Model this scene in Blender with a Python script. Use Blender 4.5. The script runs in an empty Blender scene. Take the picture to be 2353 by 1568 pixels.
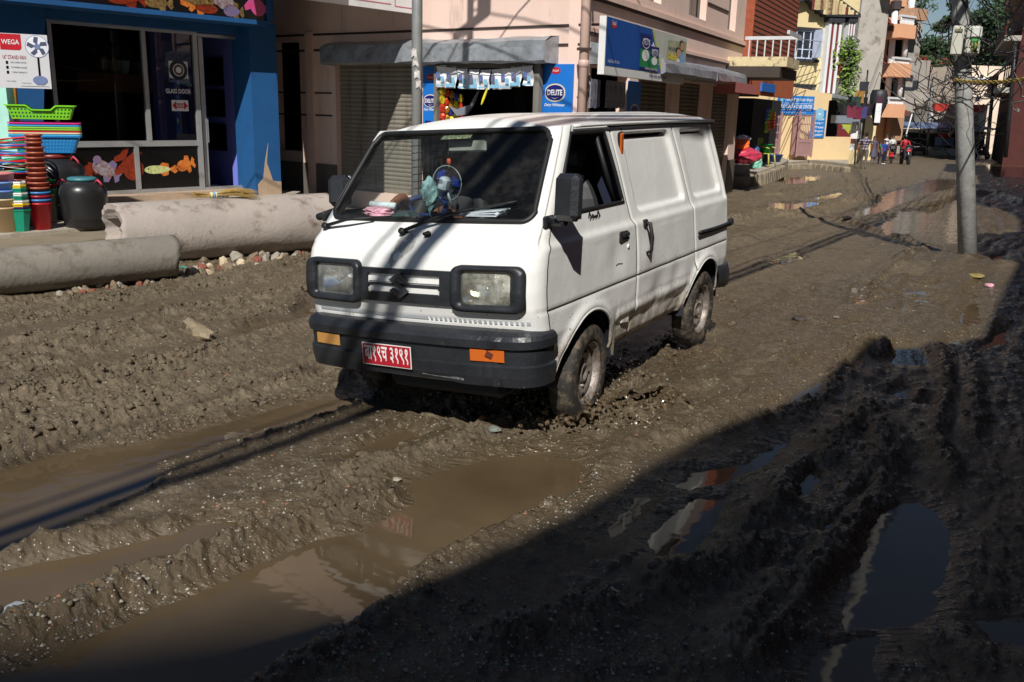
import bpy, math, random
import numpy as np
from mathutils import Vector, Matrix, Euler
random.seed(7)
rs = np.random.RandomState(7)
scene = bpy.context.scene
C = scene.collection
R_ = math.radians

# ---------------------------------------------------------------- camera
F_PIX, PITCH, ROLL, CAM_H = 2109.0, 0.2487, 0.026, 1.657      # focal length in units of a 2353 wide frame
fw = Vector((0, math.cos(PITCH), -math.sin(PITCH)))
rt0 = Vector((1, 0, 0)); up0 = rt0.cross(fw)
RT = rt0*math.cos(ROLL)+up0*math.sin(ROLL)
UP = -rt0*math.sin(ROLL)+up0*math.cos(ROLL)
cd = bpy.data.cameras.new('camera'); cam = bpy.data.objects.new('camera', cd); C.objects.link(cam)
m = Matrix((RT, UP, -fw)).transposed().to_4x4(); m.translation = (0, 0, CAM_H)
cam.matrix_world = m
cd.sensor_width = 36; cd.lens = F_PIX/2353*36; cd.clip_end = 2000; cd.clip_start = .05
scene.camera = cam

# ---------------------------------------------------------------- daylight
SUN = Vector((-.10, -1.0, .92)).normalized()
w = bpy.data.worlds.new("World"); scene.world = w; w.use_nodes = True
nt = w.node_tree; nt.nodes.clear()
wo = nt.nodes.new('ShaderNodeOutputWorld'); bg = nt.nodes.new('ShaderNodeBackground'); sk = nt.nodes.new('ShaderNodeTexSky')
sk.sky_type = 'NISHITA'; sk.sun_disc = False
sk.sun_elevation = math.asin(SUN.z); sk.sun_rotation = math.atan2(SUN.x, SUN.y)
sk.air_density = 1.1; sk.dust_density = .35; sk.ozone_density = 1.6; sk.altitude = 1300
bg.inputs['Strength'].default_value = .05
nt.links.new(sk.outputs[0], bg.inputs[0]); nt.links.new(bg.outputs[0], wo.inputs[0])
sd = bpy.data.lights.new('sun', 'SUN'); sd.energy = 5.0; sd.angle = R_(.5); sd.color = (1, .965, .91)
so = bpy.data.objects.new('sun', sd); C.objects.link(so); so.rotation_euler = SUN.to_track_quat('Z', 'Y').to_euler(); so.location = (0, -20, 30)
vs = scene.view_settings; vs.view_transform = 'Standard'; vs.look = 'None'; vs.exposure = .02; vs.gamma = 1

# ---------------------------------------------------------------- helpers
def ray(x, y):
    return fw + RT*((x-1176.5)/F_PIX) - UP*((y-784.)/F_PIX)
def base_z(X, Y):
    return np.where(np.asarray(Y) > 6, -.0185*(np.minimum(Y, 75)-6), 0.0)
def gp(x, y, dz=0.0):
    """point of the sloping street seen at photo position x, y (2353 wide)"""
    d = ray(x, y); z = 0.0
    for _ in range(12):
        t = (z+dz-CAM_H)/d.z; z = float(base_z(0, t*d.y))
    return Vector((t*d.x, t*d.y, z+dz))
def at(x, y, Y):
    d = ray(x, y); t = Y/d.y
    return Vector((t*d.x, Y, CAM_H+t*d.z))

MATS = {}
def M(name, col, rough=.6, metal=0., var=.12, vs_=3., bump=0., bs=25., spec=.5, dirt=None, dirt_amt=.5, coat=0., emit=None, col2=None, streak=False, island=0.):
    if name in MATS: return MATS[name]
    m = bpy.data.materials.new(name); m.use_nodes = True; MATS[name] = m
    n = m.node_tree.nodes; l = m.node_tree.links; b = n['Principled BSDF']
    b.inputs['Roughness'].default_value = rough; b.inputs['Metallic'].default_value = metal
    b.inputs['Specular IOR Level'].default_value = spec
    if coat: b.inputs['Coat Weight'].default_value = coat; b.inputs['Coat Roughness'].default_value = .08
    tc = n.new('ShaderNodeTexCoord'); src = tc.outputs['Object']
    if streak:
        mp = n.new('ShaderNodeMapping'); mp.inputs['Scale'].default_value = (1, 1, .12); l.new(src, mp.inputs[0]); src = mp.outputs[0]
    no = n.new('ShaderNodeTexNoise'); no.inputs['Scale'].default_value = vs_; no.inputs['Detail'].default_value = 6; no.inputs['Roughness'].default_value = .65
    l.new(src, no.inputs['Vector'])
    mx = n.new('ShaderNodeMix'); mx.data_type = 'RGBA'
    c2 = col2 or tuple(min(1, c*(1+var)) for c in col)
    c1 = tuple(c*(1-var) for c in col) if not col2 else col
    mx.inputs[6].default_value = (*c1, 1); mx.inputs[7].default_value = (*c2, 1)
    rp = n.new('ShaderNodeMapRange'); rp.inputs[1].default_value = .32; rp.inputs[2].default_value = .68
    l.new(no.outputs[0], rp.inputs[0]); l.new(rp.outputs[0], mx.inputs[0]); out = mx.outputs[2]
    if dirt:
        n2 = n.new('ShaderNodeTexNoise'); n2.inputs['Scale'].default_value = vs_*2.3; n2.inputs['Detail'].default_value = 8; n2.inputs['Roughness'].default_value = .7
        l.new(src, n2.inputs['Vector'])
        r2 = n.new('ShaderNodeMapRange'); r2.inputs[1].default_value = .72-dirt_amt*.4; r2.inputs[2].default_value = .84-dirt_amt*.3; l.new(n2.outputs[0], r2.inputs[0])
        m2 = n.new('ShaderNodeMix'); m2.data_type = 'RGBA'; m2.inputs[7].default_value = (*dirt, 1)
        l.new(r2.outputs[0], m2.inputs[0]); l.new(out, m2.inputs[6]); out = m2.outputs[2]
    l.new(out, b.inputs['Base Color'])
    if bump:
        nb = n.new('ShaderNodeTexNoise'); nb.inputs['Scale'].default_value = bs; nb.inputs['Detail'].default_value = 5
        l.new(src, nb.inputs['Vector'])
        bp = n.new('ShaderNodeBump'); bp.inputs['Strength'].default_value = 1.0; bp.inputs['Distance'].default_value = bump
        l.new(nb.outputs[0], bp.inputs['Height']); l.new(bp.outputs[0], b.inputs['Normal'])
    if emit: b.inputs['Emission Color'].default_value = (*emit, 1); b.inputs['Emission Strength'].default_value = 1
    return m
def srgb(r, g, b):
    f = lambda c: (c/255/12.92 if c/255 <= .04045 else ((c/255+.055)/1.055)**2.4)
    return (f(r), f(g), f(b))
def P(name, r, g, b, **k):            # plain material from an sRGB colour
    return M(name, srgb(r, g, b), **k)

class MB:
    """collects shapes and links them as one mesh object"""
    def __init__(s): s.v = []; s.f = []; s.mi = []; s.mats = []; s.smooth = []
    def _m(s, mat):
        if mat is None: return 0
        if mat not in s.mats: s.mats.append(mat)
        return s.mats.index(mat)
    def add(s, vs, fs, mat=None, smooth=False):
        o = len(s.v); s.v += [tuple(v) for v in vs]; k = s._m(mat)
        for f in fs: s.f.append([i+o for i in f]); s.mi.append(k); s.smooth.append(smooth)
    def box(s, c, d, mat=None, rot=None, bevel=0):
        x, y, z = d[0]/2, d[1]/2, d[2]/2
        if bevel:
            b = min(bevel, x*.9, y*.9, z*.9); vs = []
            for sx in (-1, 1):
                for sy in (-1, 1):
                    for sz in (-1, 1):
                        vs += [(sx*x, sy*(y-b), sz*(z-b)), (sx*(x-b), sy*y, sz*(z-b)), (sx*(x-b), sy*(y-b), sz*z)]
            i = lambda sx, sy, sz, k: ((sx > 0)*4+(sy > 0)*2+(sz > 0))*3+k
            fs = []
            for a in (-1, 1):
                fs.append([i(a, -1, -1, 0), i(a, 1, -1, 0), i(a, 1, 1, 0), i(a, -1, 1, 0)][::a])
                fs.append([i(-1, a, -1, 1), i(-1, a, 1, 1), i(1, a, 1, 1), i(1, a, -1, 1)][::a])
                fs.append([i(-1, -1, a, 2), i(1, -1, a, 2), i(1, 1, a, 2), i(-1, 1, a, 2)][::a])
                for c_ in (-1, 1):
                    fs.append([i(a, c_, -1, 0), i(a, c_, 1, 0), i(a, c_, 1, 1), i(a, c_, -1, 1)])
                    fs.append([i(a, -1, c_, 0), i(a, 1, c_, 0), i(a, 1, c_, 2), i(a, -1, c_, 2)])
                    fs.append([i(-1, a, c_, 1), i(1, a, c_, 1), i(1, a, c_, 2), i(-1, a, c_, 2)])
            for sx in (-1, 1):
                for sy in (-1, 1):
                    for sz in (-1, 1): fs.append([i(sx, sy, sz, 0), i(sx, sy, sz, 1), i(sx, sy, sz, 2)])
        else:
            vs = [(sx*x, sy*y, sz*z) for sx in (-1, 1) for sy in (-1, 1) for sz in (-1, 1)]
            fs = [[0, 1, 3, 2], [4, 6, 7, 5], [0, 4, 5, 1], [2, 3, 7, 6], [0, 2, 6, 4], [1, 5, 7, 3]]
        R = rot if rot is not None else Matrix.Identity(3)
        if not isinstance(R, Matrix): R = Euler(R).to_matrix()
        s.add([Vector(c)+R@Vector(v) for v in vs], fs, mat)
    def hexa(s, p, mat=None):        # 8 points: bottom 4 then top 4
        s.add(p, [[3, 2, 1, 0], [4, 5, 6, 7], [0, 1, 5, 4], [1, 2, 6, 5], [2, 3, 7, 6], [3, 0, 4, 7]], mat)
    def tube(s, pts, r, mat=None, n=8, caps=True, smooth=True):
        pts = [Vector(p) for p in pts]; k = len(pts)
        rr = r if hasattr(r, '__len__') else [r]*k
        vs = []; t0 = None
        for i, p in enumerate(pts):
            t = (pts[min(i+1, k-1)]-pts[max(i-1, 0)])
            if t.length < 1e-9: t = Vector((0, 0, 1))
            t.normalize()
            if t0 is None:
                a = t.orthogonal().normalized()
            else:
                a = (a - t*a.dot(t))
                a = a.normalized() if a.length > 1e-6 else t.orthogonal().normalized()
            t0 = t; b = t.cross(a)
            vs += [p+(a*math.cos(2*math.pi*j/n)+b*math.sin(2*math.pi*j/n))*rr[i] for j in range(n)]
        fs = [[i*n+j, i*n+(j+1) % n, (i+1)*n+(j+1) % n, (i+1)*n+j] for i in range(k-1) for j in range(n)]
        if caps: fs += [list(range(n))[::-1], [(k-1)*n+j for j in range(n)]]
        s.add(vs, fs, mat, smooth)
    def lathe(s, prof, mat=None, n=24, c=(0, 0, 0), rot=None, smooth=True, arc=None):
        R = rot if rot is not None else Matrix.Identity(3)
        if not isinstance(R, Matrix): R = Euler(R).to_matrix()
        c = Vector(c); vs = []
        for (r, z) in prof:
            vs += [c+R@Vector((r*math.cos(2*math.pi*j/n), r*math.sin(2*math.pi*j/n), z)) for j in range(n)]
        fs = [[i*n+j, i*n+(j+1) % n, (i+1)*n+(j+1) % n, (i+1)*n+j] for i in range(len(prof)-1) for j in range(n)]
        s.add(vs, fs, mat, smooth)
    def prism(s, poly, o, ax, ay, az, h, mat=None):     # polygon in plane (ax, ay) at o, thickness h along az
        o = Vector(o); ax = Vector(ax); ay = Vector(ay); az = Vector(az); n = len(poly)
        vs = [o+ax*p[0]+ay*p[1] for p in poly]+[o+ax*p[0]+ay*p[1]+az*h for p in poly]
        fs = [list(range(n))[::-1], list(range(n, 2*n))]+[[i, (i+1) % n, n+(i+1) % n, n+i] for i in range(n)]
        s.add(vs, fs, mat)
    def blob(s, c, r, mat=None, seed=0, amp=.25, nu=10, nv=7, rot=None):
        rg = random.Random(seed); vs = []; c = Vector(c)
        ph = [rg.uniform(0, 6.28) for _ in range(6)]
        R = rot if rot is not None else Matrix.Identity(3)
        for i in range(nv+1):
            th = math.pi*i/nv
            for j in range(nu):
                f = 2*math.pi*j/nu
                k = 1+amp*(math.sin(2*f+ph[0]+th)*.5+math.sin(3*th+ph[1])*.3+rg.uniform(-.5, .5)*.8*math.sin(th))
                vs.append(c+R@Vector((r[0]*k*math.sin(th)*math.cos(f), r[1]*k*math.sin(th)*math.sin(f), r[2]*k*math.cos(th))))
        fs = [[i*nu+j, i*nu+(j+1) % nu, (i+1)*nu+(j+1) % nu, (i+1)*nu+j][::-1] for i in range(nv) for j in range(nu)]
        s.add(vs, fs, mat, False)
    def build(s, name, mat=None, parent=None, smooth=None):
        me = bpy.data.meshes.new(name); me.from_pydata(s.v, [], s.f)
        if mat is not None and not s.mats: s.mats = [mat]
        for m_ in s.mats: me.materials.append(m_)
        if len(s.mats) > 1: me.polygons.foreach_set('material_index', s.mi)
        me.polygons.foreach_set('use_smooth', s.smooth if smooth is None else [smooth]*len(s.f))
        me.update()
        o = bpy.data.objects.new(name, me); C.objects.link(o)
        if parent is not None: o.parent = parent
        return o
def tag(o, label=None, cat=None, group=None, kind=None):
    if label: o['label'] = label
    if cat: o['category'] = cat
    if group: o['group'] = group
    if kind: o['kind'] = kind
    return o
def empty(name, loc, rz=0., label=None, cat=None, group=None, rot=None):
    o = bpy.data.objects.new(name, None); C.objects.link(o); o.location = loc
    o.rotation_euler = rot if rot is not None else (0, 0, rz); o.empty_display_size = .2
    return tag(o, label, cat, group)
def copy_tree(o, parent=None):
    c = o.copy(); C.objects.link(c); c.parent = parent
    for ch in list(o.children): copy_tree(ch, c)
    return c
def local(o, p):      # a world point in the space of thing o
    return Matrix.LocRotScale(o.location, o.rotation_euler, o.scale).inverted() @ Vector(p)
def text_mesh(mb, s, o, ax, ay, width=None, height=None, mat=None, depth=.002, shear=0., bold=0., center=False, res=2):
    """lettering laid on a plane: o origin (lower left), ax and ay unit directions"""
    cu = bpy.data.curves.new('t', 'FONT'); cu.body = s; cu.size = 1; cu.resolution_u = res; cu.offset = bold; cu.shear = shear
    ob = bpy.data.objects.new('t', cu); C.objects.link(ob)
    dg = bpy.context.evaluated_depsgraph_get(); me = bpy.data.meshes.new_from_object(ob.evaluated_get(dg))
    vs = [v.co.copy() for v in me.vertices]; fs = [list(p.vertices) for p in me.polygons]
    bpy.data.objects.remove(ob); bpy.data.curves.remove(cu); bpy.data.meshes.remove(me)
    if not vs: return
    x0 = min(v.x for v in vs); x1 = max(v.x for v in vs); y0 = min(v.y for v in vs); y1 = max(v.y for v in vs)
    kx = ky = None
    if height: ky = height/(y1-y0)
    if width: kx = width/(x1-x0)
    if kx is None: kx = ky
    if ky is None: ky = kx
    o = Vector(o); ax = Vector(ax); ay = Vector(ay); nz = ax.cross(ay)
    cx = (x0+x1)/2 if center else x0
    mb.add([o+ax*((v.x-cx)*kx)+ay*((v.y-y0)*ky)+nz*depth for v in vs], fs, mat)

# ---- noise on arrays
_perm = rs.permutation(512).astype(np.int64); _g = rs.uniform(0, 2*np.pi, 512)
_gx, _gy = np.cos(_g), np.sin(_g)
def pnoise(x, y, seed=0):
    x = np.asarray(x, float)+seed*17.3; y = np.asarray(y, float)-seed*9.1
    xi = np.floor(x).astype(np.int64); yi = np.floor(y).astype(np.int64); xf = x-xi; yf = y-yi
    u = xf*xf*xf*(xf*(xf*6-15)+10); v = yf*yf*yf*(yf*(yf*6-15)+10)
    def g(a, b, dx, dy):
        h = _perm[(_perm[a & 511]+b) & 511]; return _gx[h]*dx+_gy[h]*dy
    a = g(xi, yi, xf, yf); b = g(xi+1, yi, xf-1, yf); c = g(xi, yi+1, xf, yf-1); d = g(xi+1, yi+1, xf-1, yf-1)
    return (a+(b-a)*u+((c+(d-c)*u)-(a+(b-a)*u))*v)*1.5
def fbm(x, y, o=4, seed=0, rough=.5):
    s = 0; a = 1; t = 0
    for i in range(o):
        s = s+a*pnoise(x*2**i, y*2**i, seed+i*3); t += a; a *= rough
    return s/t
# ---------------------------------------------------------------- street: one sheet of rutted mud, and the water standing in it
S1 = lambda u, v: (u*.5973, 632+v*.5973)
S2 = lambda u, v: (1149+u*.524, 747+v*.524)
S3 = lambda u, v: (1608.6+u*.3664, 287.3+v*.3664)
def poly(f, pts): return [tuple(gp(*f(*p))[:2]) for p in pts]
# ridges thrown up by the wheels are near the end of the next list
PUDDLES = [
 poly(S1, [(-300,860),(0,770),(200,690),(560,650),(900,560),(1150,490),(1390,470),(1300,520),(1050,580),(600,720),(600,800),(450,870),(250,950),(0,1075),(-300,1180)]),
 poly(S1, [(-200,1180),(0,1140),(200,1100),(420,1050),(650,1000),(760,960),(1100,920),(1290,900),(1100,950),(900,1030),(700,1100),(560,1140),(350,1210),(200,1290),(-200,1330)]),
 poly(S1, [(-200,1640),(200,1470),(500,1320),(760,1220),(1000,1110),(1200,1020),(1330,1005),(1480,950),(1580,880),(1570,800),(1750,740),(1920,705),(2100,690),(2260,730),(2240,820),(2160,880),(1950,960),(1600,1130),(1490,1260),(1350,1350),(1200,1430),(950,1568),(900,1900),(-200,1900)]),
 poly(S1, [(1400,650),(1560,590),(1650,620),(1500,690),(1300,715)]),
 poly(S1, [(-100,445),(100,430),(180,432),(150,462),(0,472),(-100,475)]),
 poly(S1, [(1110,150),(1200,115),(1250,120),(1230,160)]),
 poly(S1, [(950,200),(1060,180),(1080,190),(960,215)]),
 poly(S2, [(1720,95),(1830,90),(1880,160),(1850,190),(1720,180)]),
 poly(S2, [(1520,165),(1570,165),(1575,230),(1530,220)]),
 poly(S2, [(1180,410),(1300,300),(1430,240),(1390,310),(1280,370)]),
 poly(S2, [(1290,690),(1370,620),(1450,640),(1400,720),(1320,785),(1300,750)]),
 poly(S2, [(1640,820),(1740,785),(1840,780),(1920,830),(1985,905),(1950,1100),(1900,1240),(1850,1300),(1720,1325),(1520,1340),(1490,1260),(1550,1100),(1610,930)]),
 poly(S2, [(1370,1460),(1550,1370),(1660,1370),(1650,1700),(1300,1700)]),
 poly(S2, [(640,950),(830,770),(1000,755),(940,890),(870,1010),(690,1010)]),
 poly(S2, [(480,890),(590,760),(655,760),(560,890),(490,930)]),
 poly(S2, [(780,710),(840,650),(1040,620),(1240,520),(1270,510),(1170,610),(1000,685),(830,725)]),
 poly(S2, [(1350,960),(1500,800),(1630,680),(1620,730),(1500,860),(1390,960)]),
 poly(S2, [(1230,1100),(1310,985),(1340,985),(1280,1100)]),
 poly(S2, [(2100,1310),(2330,1300),(2330,1400),(2160,1380)]),
 poly(S2, [(390,1200),(480,1130),(570,1160),(520,1230)]),
 poly(S2, [(1700,310),(1800,280),(1770,330)]),
 poly(S2, [(1840,360),(1880,330),(1890,370)]),
 poly(S3, [(430,535),(440,488),(750,483),(745,520),(640,540),(560,572)]),
 poly(S3, [(700,462),(900,415),(860,462),(760,475)]),
 poly(S3, [(470,350),(560,325),(740,320),(720,350),(560,385),(500,375)]),
 poly(S3, [(1100,500),(1150,430),(1400,370),(1640,335),(1600,400),(1400,440),(1150,545),(900,600),(860,580)]),
 poly(S3, [(1130,640),(1250,540),(1500,520),(1660,440),(1660,760),(1480,765),(1300,700),(1150,700)]),
 poly(S3, [(1600,1235),(1650,1180),(1680,1130),(1745,1118),(1750,1190),(1765,1250),(1680,1262)]),
 poly(S3, [(1370,990),(1480,983),(1510,1022),(1400,1012)]),
 poly(S3, [(1290,1090),(1550,1108),(1540,1152),(1400,1125)]),
 poly(S3, [(1420,342),(1610,338),(1570,372),(1440,385)]),
 poly(S3, [(830,1260),(950,1235),(1040,1230),(960,1262),(880,1285)]),
 poly(S3, [(1790,250),(2020,220),(2030,330),(1850,330)]),
 poly(S3, [(430,850),(600,800),(640,840),(480,880)]),
]
RIDGES = [  # polyline, height, half width, clumpiness
 (poly(S1, [(-150,540),(0,520),(230,480),(380,440),(560,390),(760,330),(900,280),(1100,215),(1200,185)]), .085, .14, .8),
 (poly(S1, [(-150,745),(0,710),(200,655),(450,590),(700,520),(1000,440),(1150,405)]), .065, .12, .7),
 (poly(S1, [(-100,390),(200,330),(420,290),(640,260),(850,220),(1100,150),(1210,60)]), .065, .08, .8),
 (poly(S1, [(-100,200),(300,140),(600,90),(900,30),(1200,-40)]), .055, .07, .6),
 (poly(S1, [(-100,300),(250,250),(500,195),(800,130),(1200,60)]), .050, .06, .6),
 (poly(S1, [(0,1130),(150,1080),(300,1040),(450,1025),(600,990),(660,975)]), .045, .07, .8),
 (poly(S1, [(650,850),(900,900),(1150,860),(1300,780),(1450,720),(1650,610),(1800,540),(1950,500)]), .03, .14, .5),
 (poly(S1, [(1350,650),(1550,560),(1700,500),(1750,470)]), .045, .06, .6),
 (poly(S1, [(0,1410),(250,1375),(450,1270),(650,1190),(850,1100),(1000,1020),(1180,975),(1350,910),(1430,860)]), .075, .12, .9),
 (poly(S1, [(1250,850),(1450,760),(1650,690),(1900,600),(2050,560)]), .06, .10, .8),
 (poly(S1, [(950,1640),(1250,1450),(1420,1370),(1560,1260),(1640,1150),(1900,990),(2100,900)]), .05, .10, .8),
 (poly(S1, [(500,1060),(800,980),(1000,930)]), .03, .05, .6),
 (poly(S2, [(420,440),(600,330),(800,290),(1000,270)]), .03, .09, .7),
 (poly(S2, [(0,900),(250,790),(420,640),(560,560),(900,400),(1150,330)]), .03, .12, .6),
 (poly(S2, [(1000,1450),(1250,1150),(1450,950),(1640,700),(1680,560),(1600,400)]), .06, .10, .6),
 (poly(S2, [(1100,1500),(1330,1200),(1500,980),(1680,780)]), .05, .06, .6),
 (poly(S2, [(1100,900),(1250,780),(1450,560),(1600,420)]), .06, .10, .7),
 (poly(S2, [(0,1420),(400,1280),(700,1150),(900,1100),(1100,1020)]), .06, .12, .8),
 (poly(S2, [(700,520),(950,470),(1200,430),(1400,340),(1600,110)]), .055, .10, .8),
 (poly(S2, [(1590,110),(1650,105),(1700,130)]), .08, .10, .6),
 (poly(S2, [(1930,110),(1960,300),(1900,520),(1980,700)]), .05, .06, .5),
 (poly(S2, [(2060,130),(2080,300),(2060,520)]), .04, .06, .5),
 (poly(S3, [(190,620),(400,570),(560,590),(700,560),(870,530)]), .12, .22, .8),
 (poly(S3, [(600,640),(830,590),(1050,655),(1170,690),(1400,780)]), .04, .10, .6),
 (poly(S3, [(900,500),(1150,470),(1300,410),(1620,390)]), .10, .22, .8),
 (poly(S3, [(1280,580),(1450,520),(1560,440)]), .08, .22, .6),
 (poly(S3, [(480,455),(700,400),(900,390),(1150,340)]), .10, .3, .7),
 (poly(S3, [(1740,440),(1850,440),(2030,500)]), .10, .2, .6),
 (poly(S3, [(1090,1100),(1110,1000),(1300,880),(1400,800)]), .05, .08, .8),
 (poly(S3, [(200,760),(450,680),(640,640)]), .06, .14, .5),
 (poly(S2, [(60,450),(180,400),(300,400),(420,360),(520,310),(640,275),(740,330),(800,375)]), .055, .05, .9), (poly(S2, [(100,480),(260,470),(420,430),(600,420)]), .05, .06, .95), (poly(S2, [(-200,380),(-60,370),(60,380),(200,360)]), .08, .09, .95), (poly(S2, [(700,140),(800,60),(930,60),(1000,30)]), .04, .07, .9), (poly(S1, [(1200,330),(1300,400),(1420,450),(1560,460),(1750,470)]), .06, .08, .95),
 (poly(S1, [(-100,620),(200,570),(500,510),(800,440),(1050,370)]), .05, .08, .9), (poly(S1, [(-100,460),(250,400),(560,340),(820,290)]), .05, .07, .8), (poly(S1, [(-100,120),(300,70),(700,10),(1000,-40)]), .05, .05, .6), (poly(S1, [(-100,340),(300,270),(700,190),(1000,130)]), .055, .05, .7),
]
# rows and columns of the sheet: finest where the near street lies
th = np.concatenate([np.linspace(-180, -46, 40)[:-1], np.linspace(-46, -33, 50)[:-1], np.linspace(-33, 33, 900), np.linspace(33, 46, 50)[1:], np.linspace(46, 180, 40)[1:]])
rr = np.concatenate([[0.25, 1.0, 1.6], np.exp(np.linspace(np.log(2.05), np.log(34), 1050)), np.exp(np.linspace(np.log(34.4), np.log(110), 90)), [160, 260, 500]])
TH, RR = np.meshgrid(np.radians(th), rr)
X = RR*np.sin(TH); Y = RR*np.cos(TH)
Z = base_z(X, Y).astype(float)
def seg_dist(X, Y, pl, closed=False):
    D = np.full(X.shape, 1e9); T = np.zeros(X.shape); n = len(pl); acc = 0
    for i in range(n if closed else n-1):
        ax, ay = pl[i]; bx, by = pl[(i+1) % n]; dx, dy = bx-ax, by-ay; L2 = dx*dx+dy*dy+1e-12
        t = np.clip(((X-ax)*dx+(Y-ay)*dy)/L2, 0, 1); d = (X-ax-t*dx)**2+(Y-ay-t*dy)**2
        k = d < D; D = np.where(k, d, D); T = np.where(k, acc+t*math.sqrt(L2), T); acc += math.sqrt(L2)
    return np.sqrt(D), T
def inside(X, Y, pl):
    I = np.zeros(X.shape, bool); n = len(pl)
    for i in range(n):
        ax, ay = pl[i]; bx, by = pl[(i+1) % n]
        if ay == by: continue
        c = ((ay > Y) != (by > Y)) & (X < (bx-ax)*(Y-ay)/(by-ay)+ax); I ^= c
    return I
def crop(pl, pad):
    a = np.array(pl); m_ = (X > a[:, 0].min()-pad) & (X < a[:, 0].max()+pad) & (Y > a[:, 1].min()-pad) & (Y < a[:, 1].max()+pad)
    return np.nonzero(m_)
ang = R_(31); U_ = X*math.sin(ang)+Y*math.cos(ang); V_ = X*math.cos(ang)-Y*math.sin(ang)
n1 = fbm(X*1.1, Y*1.1, 4, 1); n2 = fbm(X*6, Y*6, 4, 5, .6); n3 = fbm(U_*.45, V_*3.2+n1*.7, 4, 9)
clump = np.maximum(0, fbm(X*9, Y*9, 3, 21, .6))
sd_ = np.full(X.shape, .6)
for pl in PUDDLES:
    ii = crop(pl, .6)
    if not len(ii[0]): continue
    d, _ = seg_dist(X[ii], Y[ii], pl, True); d = np.where(inside(X[ii], Y[ii], pl), -d, d)
    sd_[ii] = np.minimum(sd_[ii], d)
far = np.clip((RR-9)/12, 0, 1)
edge = sd_ + n2*.035*(1+2*far) + fbm(X*16, Y*16, 2, 33)*.014 + n1*.05*far
shore = np.clip(edge/.10, -1, 1)
rng_ = np.clip(RR/9, .6, 1.6)
det = .020 + .020*n3*rng_ + .013*n1 + .006*n2
det = np.maximum(det, .004)
Zd = np.where(shore < 0, shore*(.045-.030*far)+far*.013*np.maximum(0, n2-.02+.4*fbm(U_*1.1, V_*5, 2, 97))*2, shore*det)
rdg = np.zeros(X.shape)
for pl, h, wd, cl in RIDGES:
    ii = crop(pl, wd*3.2)
    d, t = seg_dist(X[ii], Y[ii], pl); x_, y_ = X[ii], Y[ii]
    wob = wd*(1+.45*fbm(x_*3, y_*3, 2, 41)); prof = np.exp(-(d/wob)**2*1.3)
    lump = 1-cl*.5+cl*(.6*fbm(x_*5, y_*5, 3, 55, .6)+.5*(1-2.2*np.abs(fbm(x_*9, y_*9, 3, 61, .6)))+.5*np.maximum(0, fbm(x_*24, y_*24, 2, 63)))
    rdg[ii] = np.maximum(rdg[ii], h*1.12*prof*np.maximum(.12, lump))
rfade = np.clip((edge+.045)/.09, 0, 1)
Zd = Zd + rdg*rfade
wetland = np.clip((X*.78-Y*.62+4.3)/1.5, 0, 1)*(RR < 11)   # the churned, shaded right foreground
dry = np.clip(edge/.08, 0, 1)
Zd += dry*(.018*np.maximum(0, n2)*(1+wetland) + clump*.024*np.clip(.4+n1*2, 0, 1.4)+.007*np.maximum(0, fbm(X*22, Y*22, 3, 111, .65))*(RR < 9))
Zd += dry*wetland*.022*np.abs(fbm(U_*1.2, V_*6, 3, 71)) - dry*wetland*.006
# wheel tracks with cleat marks on the left carriageway
for off, ph in ((2.55, 0), (3.25, 2), (4.3, 1)):
    a2 = R_(33); vv = X*math.cos(a2)-Y*math.sin(a2)+4.9+off*.8-3+.12*np.sin(U_*.7+ph); tr = np.exp(-(vv/.07)**4)
    Zd += np.where((X < -.6) & (edge > 0), tr*(-.010+.004*np.sin(U_*2*np.pi/.055)), 0)
# road shoulder rises towards the shops; mound at the leaning pole
far2 = np.clip((RR-12)/10, 0, 1)
Zd += far2*dry*(.05*np.maximum(0, fbm(X*.9, Y*.9, 3, 81))+.03*np.maximum(0, fbm(X*2.6, Y*2.6, 2, 85)))
Zd += np.maximum(0, .14*np.exp(-(((X-5.35)/.8)**2+((Y-10.9)/.9)**2)))
for wx, wy in ((.43, 4.65), (1.33, 6.26), (-.63, 5.25)): Zd += .050*np.exp(-(((X-wx)**2+(Y-wy)**2)/.035))*(1+n2)
road = np.clip((X*.86-Y*.5+2.6)/1.2, 0, 1)*np.clip((Y-3)/3, 0, 1)
rr1 = fbm(U_*.28, V_*2.0+n1*.3, 3, 101, .55)
Zd -= road*np.clip((edge-.1)/.2, 0, 1)*.024*np.clip((np.abs(rr1)-.20)/.16, 0, 1)
Zd += road*dry*(.032*np.maximum(0, 1-2.4*np.abs(rr1))+.010*np.maximum(0, fbm(U_*3, V_*7, 2, 103)))*np.clip(1.1-RR/40, .3, 1)
lft = np.clip((.2-X)/.8, 0, 1)*np.clip((Y-3.2)/1.2, 0, 1)*dry*(RR < 16)
rut = np.maximum(0, 1-3.2*np.abs(fbm(U_*.20+n1*.15, V_*2.1+n1*.12, 2, 91, .5)-.05))**1.4
Zd = np.where(lft > 0, Zd*(1-.55*lft*(1-rut)), Zd)
Zd += lft*rut*(.012+.060*np.maximum(0, fbm(X*8, Y*8, 3, 93, .65)+.05)+.032*np.maximum(0, fbm(X*24, Y*24, 2, 95)-.02))
tread = np.maximum(0, 1-2.2*np.abs(fbm(U_*.12, V_*1.5, 1, 121)-.25))**2
Zd += lft*(1-rut)*tread*.0045*np.sign(np.sin(U_*2*np.pi/.062+np.abs(np.sin(V_*26))*2.0))
Z = Z + Zd
Z[:, :] = np.where(RR > 120, base_z(0, 75)-.2, Z)
nr, ncol = X.shape
co = np.stack([X, Y, Z], -1).reshape(-1, 3)
i0 = (np.arange(nr-1)[:, None]*ncol+np.arange(ncol-1)[None, :]).ravel()
fc = np.stack([i0, i0+1, i0+ncol+1, i0+ncol], 1)[:, ::-1]
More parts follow.
